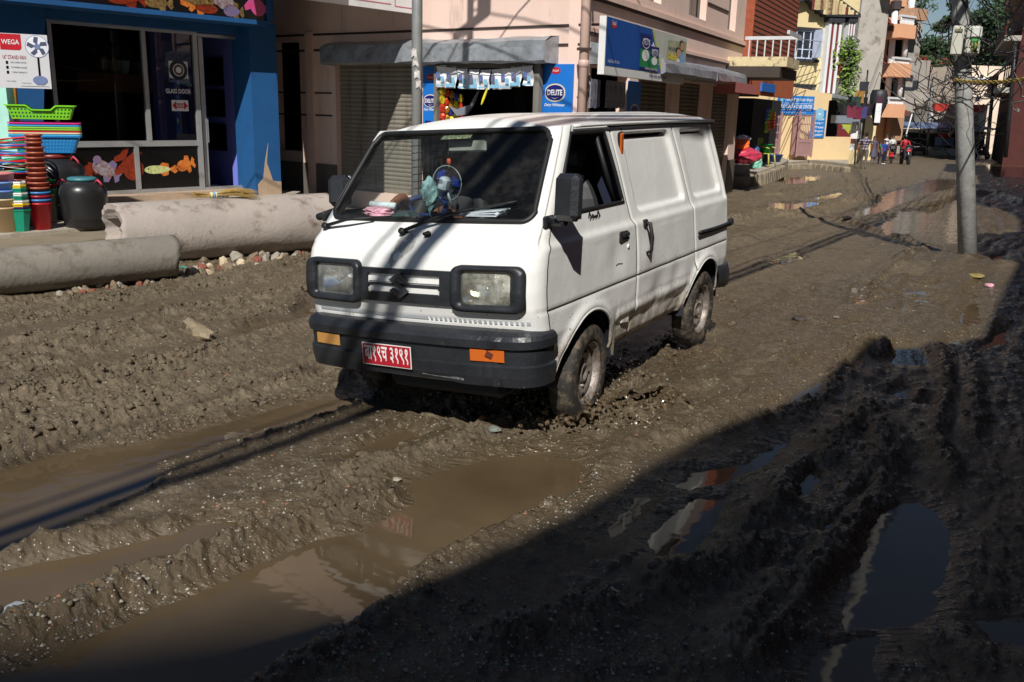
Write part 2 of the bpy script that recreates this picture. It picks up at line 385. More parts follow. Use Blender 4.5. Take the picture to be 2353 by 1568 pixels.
me = bpy.data.meshes.new('mud_street'); me.vertices.add(len(co)); me.vertices.foreach_set('co', co.ravel())
me.loops.add(fc.size); me.loops.foreach_set('vertex_index', fc.ravel().astype(np.int32))
me.polygons.add(len(fc)); me.polygons.foreach_set('loop_start', np.arange(0, fc.size, 4, dtype=np.int32))
me.polygons.foreach_set('use_smooth', np.ones(len(fc), bool)); me.update(calc_edges=True)
at_ = me.attributes.new('wet', 'FLOAT', 'POINT')
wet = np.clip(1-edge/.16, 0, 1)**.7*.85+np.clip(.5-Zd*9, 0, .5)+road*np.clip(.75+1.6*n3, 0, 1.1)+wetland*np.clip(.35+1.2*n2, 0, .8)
at_.data.foreach_set('value', wet.ravel().astype(np.float32))
street = bpy.data.objects.new('street', me); C.objects.link(street); tag(street, kind='structure')

def ground_material():
    m = bpy.data.materials.new('wet_mud'); m.use_nodes = True
    n = m.node_tree.nodes; l = m.node_tree.links; b = n['Principled BSDF']
    tc = n.new('ShaderNodeTexCoord'); ob = tc.outputs['Object']
    def noise(sc, det=5, ro=.6):
        q = n.new('ShaderNodeTexNoise'); q.inputs['Scale'].default_value = sc; q.inputs['Detail'].default_value = det; q.inputs['Roughness'].default_value = ro; l.new(ob, q.inputs['Vector']); return q.outputs[0]
    def ramp(v, a, c, o0=0., o1=1.):
        q = n.new('ShaderNodeMapRange'); q.inputs[1].default_value = a; q.inputs[2].default_value = c; q.inputs[3].default_value = o0; q.inputs[4].default_value = o1; l.new(v, q.inputs[0]); return q.outputs[0]
    def mix(f, a, c):
        q = n.new('ShaderNodeMix'); q.data_type = 'RGBA'; l.new(f, q.inputs[0])
        for k, v in ((6, a), (7, c)):
            if isinstance(v, tuple): q.inputs[k].default_value = (*v, 1)
            else: l.new(v, q.inputs[k])
        return q.outputs[2]
    wa = n.new('ShaderNodeAttribute'); wa.attribute_name = 'wet'; wet = wa.outputs['Fac']
    c = mix(ramp(noise(1.3), .35, .65), (.100, .074, .043), (.150, .114, .070))
    c = mix(ramp(noise(14), .42, .62), c, (.185, .145, .092))
    c = mix(ramp(noise(42, 6, .75), .60, .72), c, (.085, .070, .050))
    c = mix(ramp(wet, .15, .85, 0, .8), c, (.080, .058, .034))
    vo = n.new('ShaderNodeTexVoronoi'); vo.inputs['Scale'].default_value = 70; l.new(ob, vo.inputs['Vector'])
    near = ramp(vo.outputs['Distance'], .20, .28, 1, 0)
    se = n.new('ShaderNodeSeparateColor'); l.new(vo.outputs['Color'], se.inputs[0])
    pick = ramp(se.outputs[0], .935, .94)
    dens = ramp(noise(2.2, 4), .38, .55)
    a1 = n.new('ShaderNodeMath'); a1.operation = 'MULTIPLY'; l.new(near, a1.inputs[0]); l.new(pick, a1.inputs[1])
    a2 = n.new('ShaderNodeMath'); a2.operation = 'MULTIPLY'; l.new(a1.outputs[0], a2.inputs[0]); l.new(dens, a2.inputs[1])
    stone = mix(ramp(se.outputs[1], .1, .9), (.20, .15, .10), (.50, .46, .38))
    c = mix(a2.outputs[0], c, stone)
    v2 = n.new('ShaderNodeTexVoronoi'); v2.inputs['Scale'].default_value = 150; l.new(ob, v2.inputs['Vector']); s2_ = n.new('ShaderNodeSeparateColor'); l.new(v2.outputs['Color'], s2_.inputs[0])
    glint = n.new('ShaderNodeMath'); glint.operation = 'MULTIPLY'; l.new(ramp(s2_.outputs[0], .97, .975), glint.inputs[0]); l.new(ramp(v2.outputs['Distance'], .30, .42, 1, 0), glint.inputs[1])
    c = mix(glint.outputs[0], c, (.66, .60, .50))  # tiny pale facets painted in for the glints of wet pebbles
    l.new(c, b.inputs['Base Color'])
    r = n.new('ShaderNodeMath'); r.operation = 'MULTIPLY_ADD'; l.new(noise(9, 5, .7), r.inputs[0]); r.inputs[1].default_value = .5
    l.new(ramp(wet, .1, 1.5, .24, -.36), r.inputs[2])
    rm = n.new('ShaderNodeMath'); rm.operation = 'MAXIMUM'; rm.inputs[1].default_value = .085; l.new(r.outputs[0], rm.inputs[0]); l.new(rm.outputs[0], b.inputs['Roughness'])
    mp = n.new('ShaderNodeMapping'); mp.inputs['Rotation'].default_value = (0, 0, R_(-25)); mp.inputs['Scale'].default_value = (9, 34, 9); l.new(ob, mp.inputs[0])
    rn = n.new('ShaderNodeTexNoise'); rn.inputs['Scale'].default_value = 1.0; rn.inputs['Detail'].default_value = 3; l.new(mp.outputs[0], rn.inputs['Vector'])
    ripple = n.new('ShaderNodeMath'); ripple.operation = 'MULTIPLY'; l.new(rn.outputs[0], ripple.inputs[0]); l.new(ramp(wet, .7, 1.3, 0, 1.3), ripple.inputs[1])
    b.inputs['Specular IOR Level'].default_value = .5
    s1 = n.new('ShaderNodeMath'); s1.operation = 'MULTIPLY_ADD'; l.new(noise(150, 4, .6), s1.inputs[0]); s1.inputs[1].default_value = .25; l.new(noise(45, 6, .7), s1.inputs[2])
    s2 = n.new('ShaderNodeMath'); s2.operation = 'MULTIPLY_ADD'; l.new(a2.outputs[0], s2.inputs[0]); s2.inputs[1].default_value = .35; l.new(s1.outputs[0], s2.inputs[2])
    bp = n.new('ShaderNodeBump'); bp.inputs['Strength'].default_value = .9; bp.inputs['Distance'].default_value = .021
    s3 = n.new('ShaderNodeMath'); s3.operation = 'MULTIPLY_ADD'; l.new(s2.outputs[0], s3.inputs[0]); l.new(ramp(wet, .6, 1.4, 1, .35), s3.inputs[1]); l.new(ripple.outputs[0], s3.inputs[2])
    l.new(s3.outputs[0], bp.inputs['Height']); l.new(bp.outputs[0], b.inputs['Normal'])
    return m
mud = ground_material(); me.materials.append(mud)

# clods turned up along the ridges: far too many to count
def clods(count, seed):
    q = np.random.RandomState(seed); wgt = (((rdg*11)**2*np.clip((RR-3)/3, .25, 1)+lft*rut**2*.9+road*.006+.006)*dry*(RR < 13)*(np.abs(TH) < .62)*(RR > 2.2)*RR**1.5).ravel(); cs = np.cumsum(wgt); pk = np.searchsorted(cs, q.rand(count)*cs[-1])
    nu, nv = 7, 4; th_, ph_ = np.meshgrid(np.arange(nv+1)*np.pi/nv, np.arange(nu)*2*np.pi/nu, indexing='ij'); T = np.stack([np.sin(th_)*np.cos(ph_), np.sin(th_)*np.sin(ph_), np.cos(th_)*.75], -1).reshape(-1, 3)
    k = len(T); r = .005+.014*q.rand(count)**3; A = q.rand(count)*6.28; V = T[None]*(1+q.uniform(-.34, .34, (count, k, 1)))*r[:, None, None]*q.uniform(.7, 1.5, (count, 1, 3)); c_, s_ = np.cos(A)[:, None], np.sin(A)[:, None]
    V = np.stack([V[..., 0]*c_-V[..., 1]*s_, V[..., 0]*s_+V[..., 1]*c_, V[..., 2]], -1); P_ = co[pk]+np.stack([q.uniform(-.012, .012, count), q.uniform(-.012, .012, count), -r*.12], -1); V += P_[:, None]
    f = np.array([[i*nu+j, (i+1)*nu+j, (i+1)*nu+(j+1) % nu, i*nu+(j+1) % nu] for i in range(nv) for j in range(nu)]); FF = (f[None]+(np.arange(count)*k)[:, None, None]).reshape(-1, 4)
    m_ = bpy.data.meshes.new('mud_clods'); m_.vertices.add(count*k); m_.vertices.foreach_set('co', V.ravel()); m_.loops.add(FF.size); m_.loops.foreach_set('vertex_index', FF.ravel().astype(np.int32)); m_.polygons.add(len(FF)); m_.polygons.foreach_set('loop_start', np.arange(0, FF.size, 4, dtype=np.int32)); m_.update(calc_edges=True); m_.materials.append(mud)
    o = bpy.data.objects.new('mud_clods', m_); C.objects.link(o); tag(o, kind='stuff')
clods(11000, 5)
def water_material():
    m = bpy.data.materials.new('muddy_water'); m.use_nodes = True
    n = m.node_tree.nodes; l = m.node_tree.links; b = n['Principled BSDF']
    b.inputs['Roughness'].default_value = .035; b.inputs['IOR'].default_value = 1.33
    tc = n.new('ShaderNodeTexCoord')
    no = n.new('ShaderNodeTexNoise'); no.inputs['Scale'].default_value = 1.1; no.inputs['Detail'].default_value = 4; l.new(tc.outputs['Object'], no.inputs['Vector'])
    mx = n.new('ShaderNodeMix'); mx.data_type = 'RGBA'; mx.inputs[6].default_value = (.075, .052, .028, 1); mx.inputs[7].default_value = (.118, .084, .048, 1)
    rp = n.new('ShaderNodeMapRange'); rp.inputs[1].default_value = .35; rp.inputs[2].default_value = .65
    l.new(no.outputs[0], rp.inputs[0]); l.new(rp.outputs[0], mx.inputs[0]); l.new(mx.outputs[2], b.inputs['Base Color'])
    wv = n.new('ShaderNodeTexNoise'); wv.inputs['Scale'].default_value = 7; wv.inputs['Detail'].default_value = 2; l.new(tc.outputs['Object'], wv.inputs['Vector'])
    bp = n.new('ShaderNodeBump'); bp.inputs['Strength'].default_value = .25; bp.inputs['Distance'].default_value = .004
    l.new(wv.outputs[0], bp.inputs['Height']); l.new(bp.outputs[0], b.inputs['Normal'])
    return m
def rippled():
    m = water_material(); m.name = 'rippled_water'; b = m.node_tree.nodes['Principled BSDF']; b.inputs['Roughness'].default_value = .09
    for q in m.node_tree.nodes:
        if q.type == 'BUMP': q.inputs['Distance'].default_value = .008; q.inputs['Strength'].default_value = .5
    return m
wm1, wm2 = water_material(), rippled()
wb = MB()
ys = [-2, 6]+[10+5*i for i in range(14)]
for a, c in zip(ys[:-1], ys[1:]):
    za, zc = float(base_z(0, a)), float(base_z(0, c))
    k = lambda y: .345*y+(9 if y < 7 else .3)
    wb.add([(-9-c*.3, a, za), (k(a), a, za), (k(c) if a > 5 else 9, c, zc), (-9-c*.3, c, zc)], [[0, 1, 2, 3]], wm1)
    if a > 5: wb.add([(k(a), a, za), (12+a*.6, a, za), (12+c*.6, c, zc), (k(c), c, zc)], [[0, 1, 2, 3]], wm2)
tag(wb.build('puddle_water'), kind='structure')
def ground_z(x, y):
    r = math.hypot(x, y); t = math.degrees(math.atan2(x, y)); i = int(np.searchsorted(rr, r)); j = int(np.searchsorted(th, t))
    return float(Z[min(i, nr-1), min(j, ncol-1)])
# ---------------------------------------------------------------- the van (own space: x across, y towards its rear, z up; front axle at 0)
VYAW, VPIT, VROL = 0.5132, 0.0137, 0.0607
vB = Vector((math.sin(VYAW)*math.cos(VPIT), math.cos(VYAW)*math.cos(VPIT), math.sin(VPIT)))
vU0 = Vector((-math.sin(VYAW)*math.sin(VPIT), -math.cos(VYAW)*math.sin(VPIT), math.cos(VPIT)))
vR0 = Vector((math.cos(VYAW), -math.sin(VYAW), 0))
vR = vR0*math.cos(VROL)+vU0*math.sin(VROL); vU = vU0*math.cos(VROL)-vR0*math.sin(VROL)
VM = Matrix((vR, vB, vU)).transposed()
VLOC = Vector((-0.153, 4.9842, 0.0))
van = empty('van', VLOC, rot=VM.to_euler(), label='white panel van with black bumper ploughing through deep mud in the middle of the street', cat='van')
vw = lambda p: VLOC+VM@Vector(p)           # van space to world

def paint_material():
    m = bpy.data.materials.new('van_paint'); m.use_nodes = True
    n = m.node_tree.nodes; l = m.node_tree.links; b = n['Principled BSDF']
    tc = n.new('ShaderNodeTexCoord'); ob = tc.outputs['Object']
    def noise(sc, det=6, ro=.65, vec=None):
        q = n.new('ShaderNodeTexNoise'); q.inputs['Scale'].default_value = sc; q.inputs['Detail'].default_value = det; q.inputs['Roughness'].default_value = ro; l.new(vec or ob, q.inputs['Vector']); return q.outputs[0]
    def rmp(v, a, c, o0=0., o1=1.):
        q = n.new('ShaderNodeMapRange'); q.inputs[1].default_value = a; q.inputs[2].default_value = c; q.inputs[3].default_value = o0; q.inputs[4].default_value = o1; l.new(v, q.inputs[0]); return q.outputs[0]
    def mth(op, a, c):
        q = n.new('ShaderNodeMath'); q.operation = op
        for k, v in ((0, a), (1, c)):
            if isinstance(v, (int, float)): q.inputs[k].default_value = v
            else: l.new(v, q.inputs[k])
        return q.outputs[0]
    def mix(f, a, c):
        q = n.new('ShaderNodeMix'); q.data_type = 'RGBA'; l.new(f, q.inputs[0])
        for k, v in ((6, a), (7, c)):
            if isinstance(v, tuple): q.inputs[k].default_value = (*v, 1)
            else: l.new(v, q.inputs[k])
        return q.outputs[2]
    sx = n.new('ShaderNodeSeparateXYZ'); l.new(ob, sx.inputs[0]); z = sx.outputs[2]
    c = mix(rmp(noise(2.5), .3, .7), (.74, .735, .70), (.80, .80, .775))
    c = mix(mth('MULTIPLY', rmp(noise(5, 9, .75), .58, .78), .25), c, (.45, .41, .33))
    # splashed mud towards the sills
    low = rmp(z, .80, .34); spl = mth('ADD', noise(9, 9, .8), mth('MULTIPLY', low, .42))
    c = mix(rmp(spl, .72, .90, 0, .8), c, (.30, .235, .16))
    vo = n.new('ShaderNodeTexVoronoi'); vo.inputs['Scale'].default_value = 38; l.new(ob, vo.inputs['Vector'])
    se = n.new('ShaderNodeSeparateColor'); l.new(vo.outputs['Color'], se.inputs[0])
    dot = mth('MULTIPLY', rmp(vo.outputs['Distance'], .16, .22, 1, 0), mth('MULTIPLY', rmp(se.outputs[0], .80, .81), rmp(z, 1.0, .5)))
    c = mix(dot, c, (.16, .12, .08))
    rust = rmp(noise(3.3, 10, .8), .70, .76)
    c = mix(mth('MULTIPLY', rust, rmp(z, .75, .45)), c, (.22, .10, .045))
    l.new(c, b.inputs['Base Color'])
    l.new(rmp(spl, .5, .9, .32, .75), b.inputs['Roughness'])
    b.inputs['Coat Weight'].default_value = .35; b.inputs['Coat Roughness'].default_value = .12
    bp = n.new('ShaderNodeBump'); bp.inputs['Strength'].default_value = .5; bp.inputs['Distance'].default_value = .012
    l.new(noise(4.5, 3, .5), bp.inputs['Height']); l.new(bp.outputs[0], b.inputs['Normal'])
    return m
paint = paint_material()
black_pl = M('grey_black_plastic', (.020, .022, .026), rough=.38, var=.3, vs_=6, dirt=(.09, .085, .075), dirt_amt=.22, bump=.002, bs=60)
rubber = M('rubber', (.012, .012, .013), rough=.55, var=.3)
seam_m = M('panel_gap_and_shade', (.03, .026, .022), rough=.8)
dark_in = M('dark_cabin', (.012, .014, .02), rough=.7)
steel = M('rim_steel', (.30, .27, .25), rough=.5, metal=.35, dirt=(.17, .13, .09), dirt_amt=.75, vs_=9, bump=.003, bs=50)
tyre_m = M('muddy_tyre', (.022, .020, .018), rough=.75, dirt=(.15, .115, .075), dirt_amt=.62, vs_=7, bump=.003, bs=40)
chrome = M('chrome', (.75, .75, .75), rough=.12, metal=1, var=.03)
orange = M('indicator_orange', (.55, .12, .015), rough=.25, coat=.5)
def glass_material(name, tint=(1, 1, 1), refl=1.0, dust=.0, rough=.01):
    m = bpy.data.materials.new(name); m.use_nodes = True; n = m.node_tree.nodes; l = m.node_tree.links; n.clear()
    o = n.new('ShaderNodeOutputMaterial'); t = n.new('ShaderNodeBsdfTransparent'); g = n.new('ShaderNodeBsdfGlossy'); f = n.new('ShaderNodeFresnel'); x = n.new('ShaderNodeMixShader')
    t.inputs[0].default_value = (*tint, 1); g.inputs['Roughness'].default_value = rough; f.inputs[0].default_value = 1.5
    mu = n.new('ShaderNodeMath'); mu.operation = 'MULTIPLY'; mu.inputs[1].default_value = refl; l.new(f.outputs[0], mu.inputs[0])
    l.new(mu.outputs[0], x.inputs[0]); l.new(t.outputs[0], x.inputs[1]); l.new(g.outputs[0], x.inputs[2]); last = x.outputs[0]
    if dust:
        d = n.new('ShaderNodeBsdfDiffuse'); d.inputs[0].default_value = (.45, .43, .38, 1); y = n.new('ShaderNodeMixShader')
        tc = n.new('ShaderNodeTexCoord'); no = n.new('ShaderNodeTexNoise'); no.inputs['Scale'].default_value = 5; no.inputs['Detail'].default_value = 9; no.inputs['Roughness'].default_value = .7
        l.new(tc.outputs['Object'], no.inputs['Vector']); rp = n.new('ShaderNodeMapRange'); rp.inputs[1].default_value = .45; rp.inputs[2].default_value = .85; rp.inputs[3].default_value = dust*.2; rp.inputs[4].default_value = dust*2
        l.new(no.outputs[0], rp.inputs[0]); l.new(rp.outputs[0], y.inputs[0]); l.new(last, y.inputs[1]); l.new(d.outputs[0], y.inputs[2]); last = y.outputs[0]
    l.new(last, o.inputs[0]); return m
glass = glass_material('windscreen_glass', (.86, .91, .89), 1.0, .05)

def lin(x, xs, ys): return float(np.interp(x, xs, ys))
ZF = [.33, .40, .50, .62, .72, .80, .90, .96, 1.02, 1.09, 1.30, 1.565, 1.60]
YF = [-.600, -.615, -.625, -.640, -.665, -.668, -.655, -.635, -.590, -.520, -.340, -.105, -.06]
ZW = [.33, .37, .42, .50, .58, .68, .72, .97, 1.00, 1.03, 1.10, 1.30, 1.50, 1.56]
WW = [.630, .655, .668, .682, .700, .705, .704, .702, .702, .692, .680, .648, .610, .592]
def hw(z): return lin(z, ZW, WW)
def yr(z): return lin(z, [.33, .45, .6, .95, 1.1, 1.5, 1.58], [2.30, 2.36, 2.385, 2.385, 2.37, 2.26, 2.20])
CR = .09
# parameter along the half outline: front centre -> corner -> side -> rear corner -> rear centre
NF, NCn, NS, NR = 44, 14, 230, 18
def ring(z):
    W = hw(z); f = lin(z, ZF, YF); r_ = yr(z); cr = CR*(.9 if z > 1.05 else 1.0); out = []
    bul = .055 if z < 1.0 else .048
    for i in range(NF):
        x = (W-cr)*i/NF; out.append((x, f+bul*(x/W)**2.4, 0))
    yb = f+bul*((W-cr)/W)**2.4
    for i in range(NCn):
        t = (i/NCn)*math.pi/2; x = W-cr+cr*math.sin(t); y = yb+(cr*1.15)*(1-math.cos(t)); out.append((x, y, 1))
    ys_ = yb+cr*1.15; ye = r_-.12
    s1, s2 = lin(z, *DOORSEAM), lin(z, *SLIDESEAM); cl = [ys_, ys_+.010, s1-.005, s1+.005, s2-.005, s2+.005, ye]; cn = [2, 88, 2, 80, 2, 56]
    for q in range(6):
        for i in range(cn[q]): out.append((W, cl[q]+(cl[q+1]-cl[q])*i/cn[q], 2 if q not in (0, 2, 4) else 4))
    for i in range(NR+1):
        t = (i/NR)*math.pi/2; out.append((W-.12+.12*math.cos(t), ye+.12*math.sin(t), 3))
    for i in range(1, 9): out.append(((W-.12)*(1-i/8), r_, 3))
    return out
DOORSEAM = ([.33, .50, .97, 1.03, 1.55], [.585, .590, .585, .555, .455])
SLIDESEAM = ([.33, .70, 1.0, 1.55], [1.62, 1.60, 1.56, 1.41])
def sm(x, a, b):
    t = min(1, max(0, (x-a)/(b-a))); return t*t*(3-2*t)
def rrect(y, z, y0, y1, z0, z1, r, sl0=0., sl1=0.):     # signed distance to a rounded, slanted rectangle
    k = (z-z0)/(z1-z0); a = y0+sl0*k; b = y1+sl1*k
    cx, hx = (a+b)/2, (b-a)/2; cz, hz = (z0+z1)/2, (z1-z0)/2
    dx, dz = abs(y-cx)-hx+r, abs(z-cz)-hz+r
    return math.hypot(max(dx, 0), max(dz, 0))+min(max(dx, dz), 0)-r
WHF, WHR = (-.04, .285, .335), (1.82, .285, .340)
def side_off(y, z):          # pressings of the side panels (inward positive)
    d = 0.
    p = rrect(y, z, .66, 1.47, 1.055, 1.495, .05, -.06, -.12); d += .028*(1-sm(p, -.022, .004))
    p = rrect(y, z, 1.62, 2.22, 1.055, 1.480, .06, -.08, -.15); d += .025*(1-sm(p, -.022, .004))
    if z > 1.44: 
        for a, b in ((.63, 1.31), (1.56, 2.00)):
            if a < y < b: d += .022*math.exp(-((z-1.478)/.010)**2)
    d += .011*sm(z, .985, 1.02)                                       # shoulder
    for (cy, cz, r) in (WHF, WHR):                                     # flared arch lips
        q = math.hypot(y-cy, (z-cz)); d -= .020*math.exp(-((q-r-.02)/.034)**2)*(1 if z > .30 else 0)
    d += .007*math.exp(-((z-.703)/.0055)**2)                            # swage line
    d -= .010*math.exp(-((z-.52)/.03)**2)*(1 if .33 < y < 1.5 else 0)
    d += .012*sm(.50-z, 0, .06)*(1 if .3 < y < 1.5 else .4)
    d += .006*float(fbm(y*2.0, z*2.4, 2, 4))*(1.0 if z < .95 else .25) + .012*max(0, float(fbm(y*5, z*5, 2, 14)))*sm(.62-z, 0, .15)   # dents
    for (dy, dz, dr, dd) in ((.95, .56, .12, .02), (.30, .86, .10, .012), (.72, .80, .09, -.008), (1.25, .60, .10, .012), (-.12, .50, .06, .014)):
        d += dd*math.exp(-(((y-dy)**2+(z-dz)**2)/dr**2))
    return d

rows = []; zs = list(np.arange(.33, 1.556, .0105))
SEAMS = []
V2 = []; INFO = []
for z in zs:
    rg = ring(z); row = []
    for (x, y, k) in rg:
        if k in (2, 4) or (k == 1 and x > hw(z)-.02) :
            x -= side_off(y, z)
            for S in (DOORSEAM, SLIDESEAM):
                sy = lin(z, *S); x -= .010*math.exp(-((y-sy)/.007)**2)
        if k in (0, 1):
            nx = x/hw(z)
            if k == 0: y += .006*math.exp(-((z-.655)/.006)**2)+.005*math.exp(-((z-1.045)/.006)**2)*(1 if x < .52 else 0)
        row.append((x, y, z)); 
    rows.append(row); INFO.append(rg)
# roof rows
top = rows[-1]; ztop = zs[-1]; K = 14
for q in range(1, K+1):
    t = q/K; row = []
    for (x, y, z) in top:
        yc = 1.05; x2 = x*(1-t); e = 1-(1-t)**2.1; y2 = yc+(y-yc)*(1-.10*t)
        # front of the roof runs down to the windscreen head
        zz = 1.556+.068*e - .030*sm(.35-y2, 0, .45)*(1-.3*t)
        row.append((x2, y2, zz))
    rows.append(row); INFO.append(INFO[-1])
npt = len(rows[0]); nrow = len(rows)
def ws_half(z): return lin(z, [1.10, 1.52, 1.545], [.612, .545, .53])
def ws_sd(x, z):          # windscreen opening, rounded
    a, b = 1.112, 1.537; W_ = ws_half(z); r = .055
    dx, dz = abs(x)-W_+r, abs(z-(a+b)/2)-(b-a)/2+r
    return math.hypot(max(dx, 0), max(dz, 0))+min(max(dx, dz), 0)-r
def win_sd(y, z): return rrect(y, z, -.325, .485, 1.125, 1.510, .03, .305, -.10)
body_faces = {'shell': [], 'front_door': [], 'sliding_door': [], 'gap_and_shade': []}
for i in range(nrow-1):
    for j in range(npt-1):
        a, b, c, d = rows[i][j], rows[i][j+1], rows[i+1][j+1], rows[i+1][j]
        x = (a[0]+c[0])/2; y = (a[1]+c[1])/2; z = (a[2]+c[2])/2; k = INFO[min(i, len(INFO)-1)][j][2]
        key = 'shell'
        if i < len(zs)-1:
            if k <= 1 and ws_sd(x, z) < 0: continue
            if k <= 1 and .325 < x < .572 and .752 < z < .886: continue
            if k in (1, 2, 4):
                if win_sd(y, z) < 0 and k == 2: continue
                if any(math.hypot(y-cy, z-cz) < r and z < cz+r for cy, cz, r in (WHF, WHR)): continue
                if any(abs(y-cy) < math.sqrt(max(0, r*r-max(0, z-cz)**2)) and z < cz for cy, cz, r in (WHF, WHR)): continue
            if k == 2 and z > .36:
                s1, s2 = lin(z, *DOORSEAM), lin(z, *SLIDESEAM)
                if y < s1: key = 'front_door'
                elif s1 < y < s2: key = 'sliding_door'
                if abs(z-.703) < .0055: key = 'gap_and_shade'  # bottom of the swage groove coloured dark, as its shade
            if k == 4 and z > .34: key = 'gap_and_shade'
            if k == 2 and 1.42 < z < 1.50 and ((.65 < y < 1.29 and abs(z-1.472) < .009) or (1.59 < y < 1.98 and abs(z-1.47) < .007)): key = 'gap_and_shade'  # slots over the pressings painted dark for the shade in them
        body_faces[key].append((i*npt+j, i*npt+j+1, (i+1)*npt+j+1, (i+1)*npt+j))
allv = [v for r_ in rows for v in r_]
def body_part(keys, name, mat, sides=(1, -1), parent=van):
    mb = MB()
    for s in sides:
        used = {}; vs = []; fs = []
        for key in keys:
            for f in body_faces[key]:
                g = []
                for ix in f:
                    if ix not in used: used[ix] = len(vs); v = allv[ix]; vs.append((v[0]*s, v[1], v[2]))
                    g.append(used[ix])
                fs.append(g if s > 0 else g[::-1])
        mb.add(vs, fs, mat, True)
    return mb.build(name, mat, parent)
body = body_part(['shell'], 'body', paint)
body_part(['gap_and_shade'], 'panel_gap_and_shade', seam_m)
doors = {}
for s in (1, -1):
    doors[s] = body_part(['front_door'], 'front_door', paint, (s,))
slide = body_part(['sliding_door'], 'sliding_door', paint, (1,))
body_part(['sliding_door'], 'side_panel', paint, (-1,))

def side_pt(y, z, out=0., s=1):
    return (s*(hw(z)-side_off(y, z)+out), y, z)
def front_pt(x, z, out=0.):
    """point of the front skin"""
    rg = ring(z); ax = abs(x); best = None
    pts = [(p[0], p[1]) for p in rg if p[2] <= 1]+[(hw(z), lin(z, ZF, YF)+.3)]
    for a, b in zip(pts[:-1], pts[1:]):
        if a[0] <= ax <= b[0]+1e-9:
            t = (ax-a[0])/max(1e-6, b[0]-a[0]); y = a[1]+(b[1]-a[1])*t; dx, dy = b[0]-a[0], b[1]-a[1]; L = math.hypot(dx, dy)
            nx, ny = dy/L, -dx/L; best = (ax+nx*out, y+ny*out); break
    if best is None: best = (ax, pts[-1][1]-out)
    return (math.copysign(best[0], x), best[1], z)
def grid_patch(mb, fn, nu, nv, mat, thick_fn=None, smooth=True):
    vs = [fn(i/nu, j/nv) for j in range(nv+1) for i in range(nu+1)]
    fs = [[j*(nu+1)+i, j*(nu+1)+i+1, (j+1)*(nu+1)+i+1, (j+1)*(nu+1)+i] for j in range(nv) for i in range(nu)]
    mb.add(vs, fs, mat, smooth)

# windscreen, its rubber surround, and side window rubbers
mb = MB(); W0 = []
zsn = np.linspace(1.100, 1.549, 22)
vs = []; 
for z in zsn:
    for i in range(25):
        x = (ws_half(min(max(z, 1.10), 1.545))+.012)*(i/12-1); vs.append(front_pt(x, z, -.008))
fs = [[j*25+i, j*25+i+1, (j+1)*25+i+1, (j+1)*25+i] for j in range(21) for i in range(24)]
mb.add(vs, fs, glass, True); mb.build('windscreen', glass, van)
def ws_loop(out, inset):
    pts = []
    a, b, r = 1.112+inset, 1.537-inset, .055
    def P_(x, z): return front_pt(x, z, out)
    Wb, Wt = ws_half(a)-inset, ws_half(b)-inset
    for i in range(21): pts.append(P_(-Wb+r+(2*Wb-2*r)*i/20, a))
    for i in range(1, 6): t = i/6*math.pi/2; pts.append(P_(Wb-r+r*math.sin(t), a+r-r*math.cos(t)))
    for i in range(13): k = i/12; z = a+r+(b-a-2*r)*k; pts.append(P_(ws_half(z)-inset, z))
    for i in range(1, 6): t = i/6*math.pi/2; pts.append(P_(Wt-r+r*math.cos(t), b-r+r*math.sin(t)))
    for i in range(21): pts.append(P_(Wt-r-(2*Wt-2*r)*i/20, b))
    for i in range(1, 6): t = i/6*math.pi/2; pts.append(P_(-Wt+r-r*math.sin(t), b-r+r*math.cos(t)))
    for i in range(13): k = 1-i/12; z = a+r+(b-a-2*r)*k; pts.append(P_(-(ws_half(z)-inset), z))
    for i in range(1, 6): t = i/6*math.pi/2; pts.append(P_(-(Wb-r+r*math.cos(t)), a+r-r*math.sin(t)))
    pts.append(pts[0]); return pts
mb = MB(); mb.tube(ws_loop(.003, .002), .014, rubber, 8, caps=False); mb.build('windscreen_rubber', rubber, van)
for s in (1, -1):
    mb = MB(); lp = []
    cs = [(-.325, 1.125), (.485, 1.125), (.385, 1.508), (-.02, 1.508)]
    for q in range(4):
        (a0, b0), (a1, b1) = cs[q], cs[(q+1) % 4]
        for i in range(14): lp.append(side_pt(a0+(a1-a0)*i/14, b0+(b1-b0)*i/14, -.004, s))
    lp.append(lp[0]); mb.tube(lp, .012, rubber, 6, caps=False); mb.build('window_rubber', rubber, doors[s])
# rolled down pane edge, quarter pillar inside window
mb = MB(); mb.tube([side_pt(.40, 1.14, -.02), side_pt(.315, 1.49, -.02)], .014, rubber, 6); mb.build('window_channel', rubber, doors[1])

# drip rail above the doors
mb = MB()
for s in (1, -1):
    mb.tube([(s*(hw(1.55)+.012), y, 1.548-.006*((y-1.0)**2)) for y in np.linspace(.0, 2.24, 30)], .009, paint, 6)
mb.build('drip_rail', paint, van)
mb = MB()
for s in (1, -1): mb.tube([(s*(hw(1.535)+.004), y, 1.534-.006*((y-1.0)**2)) for y in np.linspace(.42, 2.22, 30)], .0055, seam_m, 5)  # dark strip drawn as the shadow line under the rail
mb.build('drip_rail_shade', seam_m, van)

